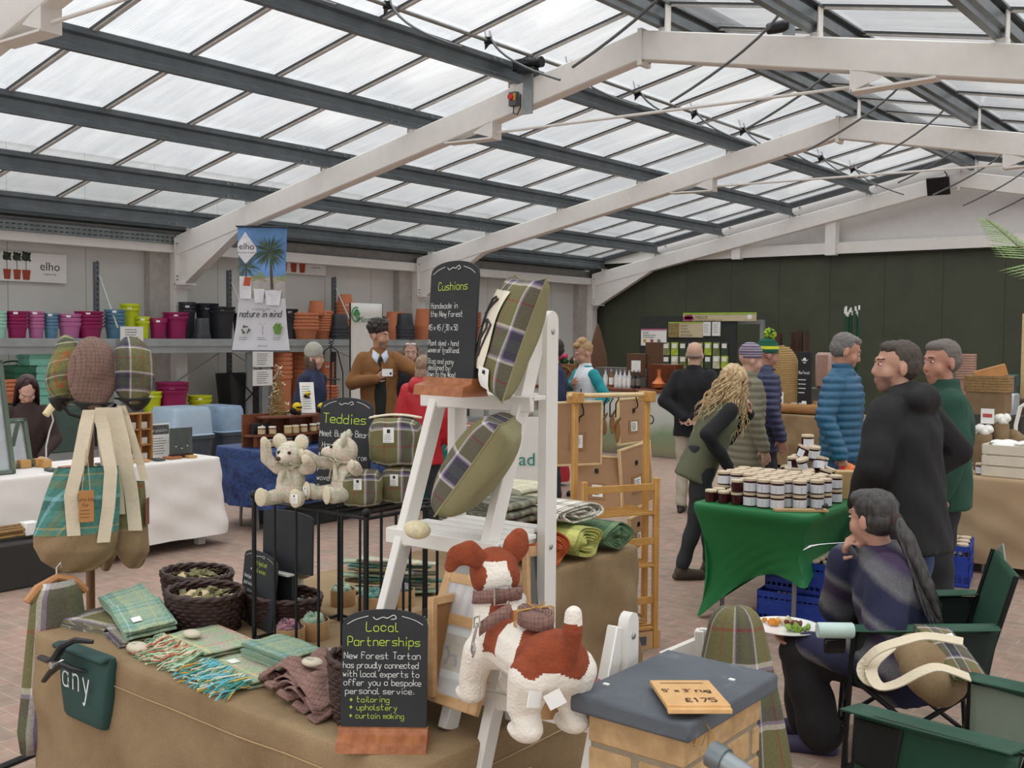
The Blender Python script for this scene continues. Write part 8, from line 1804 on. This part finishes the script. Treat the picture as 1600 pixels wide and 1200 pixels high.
# ================================================================ FAR COUNTERS AGAINST THE GREEN WALL
CV=13.45; zc=1.0
t=thing('market_counter','grey counter with a printed green landscape front and dark wooden top','counter',(-8.6,CV+.4,0))
q=MB(); q.box((0,0,zc/2-.02),(3.4,.75,zc-.04)); obj('body',q,mt('counter_grey','B9B6B1',.6,0,.05),t); q=MB(); q.box((0,-.02,zc-.02),(3.5,.86,.045),ch=.004); obj('counter_top',q,dkw,t)
pnl=NT('landscape_print'); v=pnl.coord('Object'); sp=pnl.n('SeparateXYZ'); pnl.l(v,sp.inputs[0]); n_=pnl.noise(v,3,4); zf=pnl.math('ADD',sp.outputs[2],pnl.math('MULTIPLY',n_,.35))
pnl=pnl.set(pnl.ramp(zf,[(.1,lin('6E6058')),(.32,lin('8B8A6A')),(.5,lin('7E9270')),(.72,lin('B9BFB4')),(.95,lin('CFD0CC'))]),.5)
q=MB(); q.box((0,-.385,zc/2-.02),(3.4,.01,zc-.06)); obj('printed_panel',q,pnl,t); q=MB(); q.T=Matrix.Translation((0,-.392,0)); printed(q,'ED',.30,.48,.22); obj('lettering',q,mt('dark_green_print','3A4A36',.6),t,sm=0)
q=MB(); q.T=Matrix.Translation((.42,-.392,.82))
for a in(.3,1.1,1.9,2.7,3.6): poly(q,[(0,0),(.10*math.cos(a-.25),.10*math.sin(a-.25)),(.16*math.cos(a),.16*math.sin(a)),(.10*math.cos(a+.25),.10*math.sin(a+.25))],.001)
obj('leaf_emblem',q,mt('emblem_green','4E7A44',.6),t,sm=0)
def fb(x0,y0,x1,y1,v,d=.2): a=onv(x0,y1,v); b=onv(x1,y0,v); return a,b.x-a.x,b.z-a.z
def fbox(nm,label,cat,x0,y0,x1,y1,v,d,mat,ch=.004,fn=None,z0=None,rz=0):
    a,w,h=fb(x0,y0,x1,y1,v); z=a.z if z0 is None else z0
    if z0 is not None: h+=a.z-z0
    t=thing(nm,label,cat,(a.x+w/2,v,z),rz); q=MB(); q.box((0,d/2,h/2),(w,d,h),ch=ch); obj('body',q,mat,t)
    if fn: fn(t,w,h)
    return t
bot=[mt('white_bottle','D5D6D8',.3),mt('amber_bottle','8A5A2C',.2),mt('dark_bottle','2A2522',.2)]
for k,x in enumerate((946,955,963,969,976,983,990,997)):
    p=onv(x,603,CV+.2); q=MB(); q.mi=0; q.lathe([(.034,0),(.036,.01),(.036,.17),(.015,.21),(.014,.25)],14); q.mi=1; q.lathe([(.0372,.04),(.0372,.15)],14,cap=False); q.mi=2; q.lathe([(.017,.245),(.017,.275)],10); cc=(0,1,0,0,0,0,2,2)[k]
    tag(obj('bottle',q,[bot[cc],PAPER if cc!=2 else mt('grey_label','77706A',.5),mt('grey_cap','9A9A98',.4)],loc=(p.x,CV+.2,zc+.004),sm=50),('white','amber','dark')[cc]+' labelled bottle in the row on the dark counter top','bottle','bottles on the far counter')
def potm(t,w,h): pass
fbox('copper_still','copper jug and still on the far counter left of the bald person','still',1012,570,1055,607,CV+.3,.25,mt('copper_dark','6E3A20',.35,.5),z0=zc+.004)
q=MB(); q.lathe([(.02,0),(.10,.03),(.11,.09),(.05,.15),(.03,.20),(.035,.30)],18); p=onv(1031,600,CV+.15); tag(obj('copper_jug',q,mt('copper','B5683E',.3,.7),loc=(p.x,CV+.12,zc+.004)),'round copper jug with narrow neck on the far counter','jug')
q=MB(); q.ell((0,0,.04),.045); p=onv(1046,605,CV+.1); tag(obj('lemon',q,mt('lemon','D8C23C',.5),loc=(p.x,CV+.08,zc+.004)),'yellow lemon beside the copper jug','lemon')
fbox('wicker_hamper','brown lidded wicker hamper on the counter below the white poster','hamper',979,553,1008,577,CV+.55,.3,mt('brown_wicker','5A3E28',.8,0,.3,50,.4,80),z0=zc+.17,fn=lambda t,w,h:obj('note',(lambda q:(q.box((w*.02,-.003,h*.45),(w*.5,.004,h*.5)),q)[1])(MB()),PAPER,t))
fbox('counter_riser','grey shelf riser at the back of the far counter','riser',930,576,1010,600,CV+.56,.25,mt('riser_grey','5E5A56',.7),z0=zc+.004)
fbox('wicker_basket','brown wicker basket tilted up behind the hamper','basket',1008,535,1030,572,CV+.6,.12,mt('brown_wicker','5A3E28',.8,0,.3,50,.4,80),z0=zc+.004)
# flower barrow
bx_=onv(885,575,15.2); t=thing('flower_barrow','wooden flower barrow with wheel at the far left of the counter','barrow',(bx_.x,15.2,.9)); q=MB(); q.box((0,0,.25),(.7,.4,.3),ch=.01); obj('trough',q,wood('barrow_wood','6E4A2C','8C6238',(6,6,6),.7),t); q=MB(); q.T=Matrix.Translation((.1,-.22,.15))@Matrix.Rotation(PI/2,4,'X'); q.tube([(.2*math.cos(a),.2*math.sin(a),0) for a in[2*PI*k/24 for k in range(25)]],.02,6,cap=False)
for k in range(6): q.tube([(0,0,0),(.2*math.cos(k*1.05),.2*math.sin(k*1.05),0)],.012,5)
obj('wheel',q,wood('barrow_wood','6E4A2C','8C6238',(6,6,6),.7),t); q=MB(); q.box((0,.1,-.45),(1.0,.5,.9)); obj('dark_stand',q,mt('dark_slat_stand','3A4046',.7),t)
rr=random.Random(8)
for k in range(14):
    q=MB(); q.ell((0,0,0),.05,None,8,6); c=rr.choice((('pink','C24A6E'),('white','E2DEDA'),('pale pink','D79AA6'))); tag(obj('flower',q,mt('flower_'+c[1],c[1],.7),loc=(bx_.x+rr.uniform(-.33,.33),15.1+rr.uniform(-.1,.1),1.36+rr.uniform(0,.1))),c[0]+' flower head in the wooden barrow','flower','flowers in the barrow')
q=MB()
for k in range(60): q.ell((bx_.x+rr.uniform(-.36,.36),15.15+rr.uniform(-.15,.15),1.32+rr.uniform(0,.08)),(.05,.04,.02),Euler((k,k*2,k)).to_matrix(),6,4)
tag(obj('foliage',q,mt('barrow_leaf','3E5A34',.7,0,.3,20)),'green leaves among the flowers in the barrow','foliage',kind='stuff')
q=MB(); q.lathe([(.2,0),(.16,.5),(.06,.9),(.01,1.05)],12); p=onv(933,600,14.6); tag(obj('wicker_cone',q,mt('brown_wicker','5A3E28',.8,0,.3,50,.4,80),loc=(p.x,14.6,zc-.05)),'dark woven cone standing behind the person with teal sleeves','cone'); q=MB(); q.box((p.x,14.6,.47),(.4,.4,.95)); tag(obj('cone_plinth',q,mt('counter_grey2','6A6763',.7)),'grey plinth under the dark woven cone','plinth')
# garden display with signs (v = 18)
DV=18.0
t=thing('garden_display','grey metal garden display frame with trellis and plant support packs','display stand',(0,0,0)); q=MB()
for x in(1010,1112,1186): p=onv(x,600,DV); h=onv(x,500,DV).z; q.box((p.x,DV+.1,h/2),(.07,.07,h))
a=onv(1065,503,DV);b=onv(1188,503,DV); q.box(((a.x+b.x)/2,DV+.1,a.z),(b.x-a.x,.08,.08)); obj('frame',q,mt('display_grey','8C8F90',.5,.3),t)
a=onv(1000,565,DV); b=onv(1150,565,DV); q=MB(); q.box(((a.x+b.x)/2,DV+.3,.9),(b.x-a.x,.4,.05)); q.box(((a.x+b.x)/2,DV,1.1),(b.x-a.x,.05,2.2)); obj('pegboard',q,mt('dark_peg','2B2E2A',.7),t)
def sgn(nm,label,x0,y0,x1,y1,v,mats,fn): 
    a,w,h=fb(x0,y0,x1,y1,v); t=thing(nm,label,'sign',(a.x,v,a.z)); q=MB(); q.box((w/2,.02,h/2),(w,.03,h),ch=.004); obj('board',q,mats,t); fn(t,w,h)
beige=mt('beige_sign','C9BC9A',.6,0,.02); lime=mt('lime_sign','9DBE3C',.6)
def f1(t,w,h):
    q=MB(); poly(q,[(0,h*.8),(w,h*.8),(w,h),(0,h)],.001); obj('green_border',q,lime,t,sm=0); q=MB(); 
    for k in range(7): disc(q,w*(.03+.017*k),h*(.3+.2*(k%2)),h*.26,th=.002,n=9)
    obj('flower_print',q,mt('magenta_print','B8386E',.6),t,sm=0); q=MB(); printed(q,'TRELLIS',w*.17,h*.28,h*.5,th=.002); scrib(q,w*.17,w*.6,h*.06,h*.2,1,h*.06,.002); obj('lettering',q,mt('brown_print','5A4A34',.6),t,sm=0); q=MB(); disc(q,w*.92,h*.5,w*.035,h*.3,.002,12); obj('round_logo',q,PAPER,t,sm=0)
sgn('trellis_sign','long beige TRELLIS sign with green border on top of the garden display',1067,488,1181,502,DV-.064,beige,f1)
def f2(t,w,h):
    q=MB(); poly(q,[(0,0),(w*.32,0),(w*.32,h),(0,h)],.001); obj('photo_print',q,mt('sweetpea_print','8A7A4A',.6,0,.4,20),t,sm=0); q=MB(); poly(q,[(0,h*.93),(w,h*.93),(w,h),(0,h)],.0015); obj('green_border',q,lime,t,sm=0); q=MB()
    for k,s in enumerate(('SMART','PLANT','SUPPORT')): printed(q,s,w*.37,h*(.70-.2*k),h*.17,th=.002)
    scrib(q,w*.37,w*.8,h*.06,h*.22,2,h*.03,.002); obj('lettering',q,mt('brown_print','5A4A34',.6),t,sm=0)
sgn('plant_support_sign','beige SMART PLANT SUPPORT sign below the TRELLIS sign',1044,503,1098,527,DV-.062,beige,f2)
def f3(t,w,h):
    q=MB(); poly(q,[(0,h*.92),(w,h*.92),(w,h),(0,h)],.001); obj('pink_border',q,mt('pink_print','C0658C',.6),t,sm=0); q=MB(); printed(q,'SMART',w*.08,h*.72,h*.14,th=.002); printed(q,'GARDEN CANES',w*.08,h*.58,h*.12,th=.002); scrib(q,w*.08,w*.7,h*.45,h*.55,1,h*.03,.002); obj('lettering',q,INK,t,sm=0)
    for k,c in enumerate(('D8963C','A84A5A','7A7A6A')): q=MB(); poly(q,[(w*(.1+.28*k),h*.2),(w*(.22+.28*k),h*.2),(w*(.22+.28*k),h*.38),(w*(.1+.28*k),h*.38)],.002); obj('picture_print',q,mt('pic_'+c,c,.6),t,sm=0)
sgn('garden_poster','cream poster with pink border and three small pictures beside the plant support sign',1001,514,1041,540,DV-.062,PAPER,f3)
for k,(x0,x1) in enumerate(((1098,1110),(1112,1125))): sgn('paper_notice',('left','right')[k]+' of two white paper notices on the garden display post',x0,503,x1,525,DV-.062,PAPER,lambda t,w,h:obj('lettering',(lambda q:(scrib(q,w*.15,w*.85,h*.2,h*.9,6,h*.03),q)[1])(MB()),mt('grey_print','777777',.7),t,sm=0))
rr=random.Random(10)
for k in range(16):
    x=1035+ (k%8)*13; y=535 if k<8 else 556; cc=rr.choice(('A9BF3C','6E7A4A','C9C9A8','3A4A34','8A8A5C')); a,w,h=fb(x,y,x+11,y+20,DV-.062); t=thing('seed_packet','hanging garden pack on the dark pegboard below the plant support sign','packet',(a.x,DV-.062,a.z),0,'garden packs on the pegboard'); q=MB(); q.box((w/2,.02,h/2),(w,.03,h),ch=.004); obj('packet_body',q,mt('pack_'+cc,cc,.5,0,.3,12),t); q=MB(); poly(q,[(w*.15,h*.55),(w*.85,h*.55),(w*.85,h*.9),(w*.15,h*.9)],.001); obj('print',q,PAPER,t,sm=0)
# far hessian table, skep and goods
trestle(-6.6,-4.3,13.55,14.3,ZT-.006,'trestle table under the far hessian cloth')
drape('hessian_tablecloth',-6.65,-4.25,13.5,14.35,ZT,.05,burlap,'far hessian cloth under the straw skep, behind the jam pyramid',amp=.04,nf=12,seed=41)
straw=mt('straw_coil','A98C5C',.85,0,.12,30,.4,60)
p=onv(1221,620,14.0); t=thing('straw_skep','large domed straw bee skep on the far hessian table','bee skep',(p.x,14.0,ZT+.12)); q=MB(); prv=None
Hs=onv(1221,541,14.0).z-ZT-.12; Rs=(onv(1247,600,14).x-onv(1196,600,14).x)/2
NR=26; q.tube([(Rs*math.cos(2*PI*k/24)*math.sqrt(max(0,1-(max(0,(k/(24*NR))-.35)/.65)**2.4)),Rs*math.sin(2*PI*k/24)*math.sqrt(max(0,1-(max(0,(k/(24*NR))-.35)/.65)**2.4)),Hs*k/(24*NR)) for k in range(24*NR)],Hs/NR*.62,5); obj('coiled_straw',q,straw,t,sm=60)
q=MB(); q.ell((0,0,Hs*.45),(Rs*.97,Rs*.97,Hs*.5)); obj('inner_dome',q,straw,t); q=MB(); 
for z in(.3,.6,.8): q.box((-.03,-Rs*math.sqrt(1-(max(0,z-.35)/.65)**2.4)-.01,Hs*z),(.09,.03,.014))
obj('slot',q,INK,t); q=MB(); q.box((0,0,-.06),(.55,.4,.12)); obj('wooden_stand',q,dkw,t)
fbox('black_sign','black upright price sign with white bee emblem beside the skep','sign',1246,550,1268,605,13.9,.03,mt('black_card','17181B',.6),z0=ZT+.003,fn=lambda t,w,h:obj('lettering',(lambda q:(disc(q,0,h*.86,w*.14,h*.05,.002,8),poly(q,[(-w*.3,h*.88),(0,h*.85),(w*.3,h*.88),(0,h*.82)],.002),hand(q,'New Forest',-w*.42,h*.64,h*.05,gap=.6,sq=.55,th=.002),scrib(q,-w*.42,w*.3,h*.3,h*.58,4,h*.015,.002),poly(q,[(-w*.15,h*.08),(w*.2,h*.08),(w*.2,h*.2),(-w*.15,h*.2)],.002),q)[-1])(MB()),PAPER,t,sm=0))
q=MB(); q.tube([(-.3,0,.07),(.3,0,.07)],.07,12); p=onv(1248,640,13.7); tag(obj('log',q,wood('log_wood','8A6238','A97C4C',(3,12,12),.8),loc=(p.x,13.68,ZT+.003)),'short split log lying at the front of the far hessian table','log')
for k,x in enumerate((1240,1254)): o=dup(HJ,(onv(x,628,13.9).x,13.9,ZT+.003),0); o.name='honey_jar'; o.scale=(1.6,1.6,1.9); tag(o,('left','right')[k]+' large honey jar behind the split log on the far hessian table','honey jar')
for k,(x0,y0,x1,y1,lb) in enumerate(((1211,613,1224,640,'white printed card in front of the skep'),(1196,618,1210,642,'cream card left of the white printed card by the skep'))): fbox('card',lb,'card',x0,y0,x1,y1,13.75,.01,PAPER,z0=ZT+.003,fn=lambda t,w,h:obj('print',(lambda q:(disc(q,0,h*.7,w*.2,h*.12,.001,8),q)[1])(MB()),INK,t,sm=0))
for k in range(8):
    x=1258+3*k; q=MB(); q.box((0,0,.04+.02*(k%3)),(.05,.05,.08+.04*(k%3)),ch=.003); tag(obj('wooden_block',q,pine2,loc=(onv(x,615,14.1).x,14.1+.03*(k%2),ZT+.003)),'small wooden block beside the black bee sign on the far hessian table','block','wooden blocks on the far hessian table')
def bundle_(nm,label,x0,x1,y0,y1,v,n,mat,cap=None):
    a,w,h=fb(x0,y0,x1,y1,v); rr=random.Random(n); t=thing(nm,label,'bundle',(a.x+w/2,v,0)); q=MB(); q2=MB()
    for k in range(n):
        x=rr.uniform(-w/2,w/2); y=rr.uniform(-.1,.1); z=a.z+h*rr.uniform(.9,1); q.tube([(x,y,0),(x*1.02,y,z)],.014,6); q2.tube([(x*1.02,y,z-.03),(x*1.02,y,z+.05)],.017,6)
    obj('canes',q,mat,t)
    if cap: obj('white_cap',q2,cap,t)
bundle_('willow_bundle','thick brown willow bundle standing behind the skep',1232,1262,514,620,17.5,22,mt('willow_brown','4A3226',.8,0,.3,20))
bundle_('willow_bundle','thin brown willow bundle left of the thick one',1213,1221,516,620,17.6,6,mt('willow_brown','4A3226',.8,0,.3,20))
bundle_('green_canes','tall green plastic canes with white caps behind the blue puffer jacket',1315,1345,480,620,18.5,16,mt('green_cane','1E4A30',.5),PAPER)
fbox('glass_cloche','pink tinted glass cloche behind the black bee sign','cloche',1272,551,1298,578,15,.3,mt('pink_glass','A58478',.15),ch=.04,z0=ZT+.3)
q=MB(); p=onv(1285,590,15.1); q.box((p.x,15.15,(ZT+.3)/2),(.5,.5,ZT+.3)); tag(obj('plinth',q,mt('plinth_grey','55524C',.7)),'grey plinth under the pink glass cloche','plinth')
# pots and tubs at the far right
fbox('display_shelf','brown slatted shelf in front of the green wall at the far right','shelf',1470,625,1600,642,18.5,.6,wood('shelf_brown','4E3A2A','6A503A',(6,6,6),.7),z0=0)
stack_v=18.7
def vst(x0,x1,y0,y1,cn,col,n,wh,style='terra'):
    a,w,h=fb(x0,y0,x1,y1,stack_v); zb=onv(1500,625,18.5).z+.0; dz=min(.05,h*.5/max(1,n-1)) if n>1 else 0; me=potmesh(w/2,h-dz*(n-1),min(h*.2,dz*.8) if n>1 else h*.2,style).mesh('plant_pot',[mt('pot_'+col,col,.7,0,.06,3)]); fixn(me); smooth(me,35)
    for i in range(n): o=link('plant_pot',me,None,(a.x+w/2,stack_v,zb+.004+dz*i)); tag(o,f'{cn} pot, {ordn(i,n)} {wh}' if n>1 else f'{cn} pot {wh}','plant pot','nested pots by the green wall')
vst(1491,1526,552,622,'pale terracotta','B08A78',10,'in the tall stack by the green wall'); vst(1470,1496,556,600,'grey green','9BA58E',3,'left of the pale terracotta stack'); vst(1521,1553,574,608,'sage green','6F8A78',2,'right of the pale terracotta stack'); vst(1560,1592,571,612,'teal','2F6A60',4,'at the far right')
for k,(x0,y0,x1,y1,c,lb) in enumerate(((1544,587,1580,615,'4C5468','slate blue lidded tub left of the teal pots'),(1550,616,1584,650,'B9BEC0','clear plastic tub below the slate blue tub'))): fbox('storage_tub',lb,'storage tub',x0,y0,x1,y1,17.9-.3*k,.4,mt('tub_'+c,c,.3),ch=.02,z0=(.98 if k==0 else .6))
q=MB(); q.box((onv(1565,650,17.8).x,17.8,.3),(.7,.5,.6)); tag(obj('plinth',q,mt('plinth_dark','3C3A36',.7)),'dark plinth under the clear plastic tub','plinth')
fbox('wooden_post','pale timber post at the right picture edge','post',1593,490,1604,640,19,.12,pine,z0=0)
a,w,h=fb(1588,560,1612,640,17.5); q=MB(); q.tube([(a.x,17.5,a.z),(a.x,17.5,a.z+h*.6),(a.x+w*.3,17.5,a.z+h*.95),(a.x+w*.6,17.5,a.z+h)],.03,8); tag(obj('white_arch',q,PAPER),'white metal arch end at the right picture edge','arch'); bpy.data.objects['white_arch'].location.z=-a.z
# dark things low at the far wall, left of the display
fbox('dark_rack','dark slatted storage rack below the flower barrow','rack',862,592,905,620,14.9,.4,mt('dark_slat','3A4450',.7),z0=0)
# ================================================================ OVERHEAD: VENT DRIVE, RAILS, FLOODLIGHT, FERN
def slopez(u): return rz_(u)
RU=-7.40; zr_=slopez(RU)+.30
t=thing('vent_shaft','long steel vent drive shaft along the first purlin with curved rack arms','vent shaft',(0,0,0)); q=MB(); q.tube([(RU,0,zr_),(RU,20.8,zr_)],.022,10); obj('shaft_tube',q,mt('shaft_steel','9A9C9A',.35,.7),t)
for k in range(13):
    y=1.2+1.52*k; q=MB(); q.tube([(RU+.02+.95*u_,y,zr_+.10-.66*u_**.55) for u_ in(0,.03,.08,.15,.25,.37,.5,.65,.82,1)],.013,7); obj('rack_arm',q,mt('arm_steel','6E7172',.35,.7),t)
    q=MB(); q.tube([(RU,y,zr_-.03),(RU,y,zr_+.03)],.045,10); q.prism([(RU-.02,zr_+.02),(RU+.07,zr_-.03),(RU-.02,zr_-.10)],y-.03,y-.02,'xz'); q.tube([(RU-.02,y,zr_),(RU-.06,y,zr_+.16)],.008,6); obj('bearing',q,blackm,t)
RU2=-4.15
t=thing('vent_shaft','vent drive shaft beyond the ridge with curved rack arms','vent shaft',(0,0,0)); q=MB(); z2=slopez(RU2)+.28; q.tube([(RU2,0,z2),(RU2,20.8,z2)],.022,10); obj('shaft_tube',q,mt('shaft_steel','9A9C9A',.35,.7),t)
for k in range(9):
    y=7.6+1.7*k; q=MB(); q.tube([(RU2-.02-1.25*u_,y,z2+.08-.84*u_**.6) for u_ in(0,.03,.08,.15,.25,.37,.5,.65,.82,1)],.014,7); obj('rack_arm',q,mt('arm_steel','6E7172',.35,.7),t)
c=onv(822,102,VA-.1); t=thing('vent_motor','black vent gear motor mounted on the second roof beam','motor',(c.x,VA-.12,c.z)); q=MB(); q.T=Matrix.Rotation(PI/2,4,'Y'); q.lathe([(.05,.02),(.055,.03),(.055,.2),(.05,.21)],16); q.lathe([(.06,.19),(.06,.24)],16)
for k in range(5): q.lathe([(.06,.05+.028*k),(.06,.06+.028*k)],16)
obj('motor_body',q,mt('black_motor','17181B',.4,.2),t); q=MB(); q.box((-.06,0,.0),(.16,.12,.13),ch=.01); q.box((.06,-.02,-.08),(.24,.1,.05),ch=.006); obj('gearbox',q,mt('black_motor','17181B',.4,.2),t); q=MB(); q.box((.03,.02,-.3),(.13,.02,.5)); obj('mounting_plate',q,mt('zinc_plate','9BA0A2',.4,.6),t)
q=MB(); q.box((0,0,0),(.11,.07,.16),ch=.006); q.mi=1; q.T=Matrix.Translation((-.01,-.04,.02))@Matrix.Rotation(PI/2,4,'X'); q.lathe([(.034,0),(.034,.025)],14); q.mi=2; q.T=Matrix.Identity(4); q.box((.03,-.036,.02),(.03,.004,.08)); c=onv(803,155,VA-.14); o=obj('isolator_switch',q,[mt('grey_switch_box','5A5D5C',.5),mt('red_knob','C2281E',.4),mt('yellow_plate','D8A23A',.5)],loc=(c.x,VA-.14,c.z),sm=40); tag(o,'grey isolator switch with red knob below the vent motor','switch'); q=MB(); q.tube([(0,0,-.08),(.0,-.01,-.16),(.05,0,-.18),(.08,.02,-.1),(.08,.02,.05)],.007,6); obj('cable',q,blackm,o)
c=onv(1212,43,VA+.3); q=MB(); q.T=Matrix.Rotation(PI/2,4,'Y'); q.lathe([(.055,-.08),(.06,.0),(.06,.1),(.04,.14)],14); t=thing('vent_motor','black vent motor above the right roof beam','motor',(c.x,VA+.3,c.z)); obj('motor_body',q,mt('black_motor','17181B',.4,.2),t); q=MB(); q.box((.14,0,-.12),(.12,.02,.3)); obj('mounting_plate',q,mt('zinc_plate','9BA0A2',.4,.6),t)
c=onv(1466,291,VC-.25); t=thing('floodlight','black square floodlight fixed to the far roof beam','floodlight',(c.x,VC-.25,c.z)); q=MB(); q.box((0,0,0),(.42,.06,.34),rx=.35,ch=.01); obj('housing',q,mt('black_motor','17181B',.4,.2),t); q=MB(); q.box((0,-.035,.05),(.34,.01,.14),rx=.35); obj('glass',q,mt('flood_glass','B9B7A4',.15),t); q=MB(); q.tube([(.1,.03,.1),(.12,.12,.22),(.05,.2,.3)],.012,6); q.box((0,.12,-.02),(.1,.2,.04)); obj('bracket',q,blackm,t)
# fern frond entering at the right
fg=mt('fern_green','7E9A58',.6,0,.2,12); t=thing('fern_frond','green fern frond tip entering at the right picture edge','fern',(0,0,0)); A=[atd(x,y,6.0-.25*k) for k,(x,y) in enumerate(((1540,342),(1565,362),(1592,385),(1625,405),(1670,420),(1730,425)))]
q=MB(); q.tube(A,[.003,.005,.006,.007,.008,.009],6); obj('stem',q,mt('fern_stem','6B6A3A',.6),t); q=MB(); NS=26
for i in range(NS*2):
    f=(i//2+.5)/NS*(len(A)-1); k=min(int(f),len(A)-2); p=A[k].lerp(A[k+1],f-k); d=(A[k+1]-A[k]).normalized(); s=1 if i%2 else -1; n=d.cross(FWD).normalized()*s; L=.05+.16*min(1,f/3); e=p+(n*.9+d*-.25).normalized()*L+Vector((0,0,-.15*L)); w=d*.012
    m_=p.lerp(e,.5); q.add([p-w*.5,m_-w,e,m_+w,p+w*.5],[(0,1,2,3,4)])
    for j in range(1,6): b_=p.lerp(e,j/6.5); q.add([b_,b_+d*.018+n*.006,b_+n*.012],[(0,1,2)]); q.add([b_,b_-d*.018+n*.006,b_+n*.012],[(0,1,2)])
o=obj('leaflets',q,fg,t,sm=0); o.modifiers.new('t','SOLIDIFY').thickness=.0015
q=MB(); e=A[-1]; q.tube([e,e+Vector((.25,-.05,-.25)),e+Vector((.45,-.05,-1.1)),e+Vector((.5,-.05,-e.z+.3))],[.01,.02,.05,.07],8); obj('trunk',q,mt('fern_trunk','4A3A2A',.9),t); q=MB(); q.lathe([(.16,0),(.2,.35),(.19,.35),(.15,.02)],18,c=(e.x+.5,e.y-.05,0)); obj('pot',q,mt('pot_'+TC,TC,.75,0,.06,3),t)
bpy.data.scenes.remove(TMP)
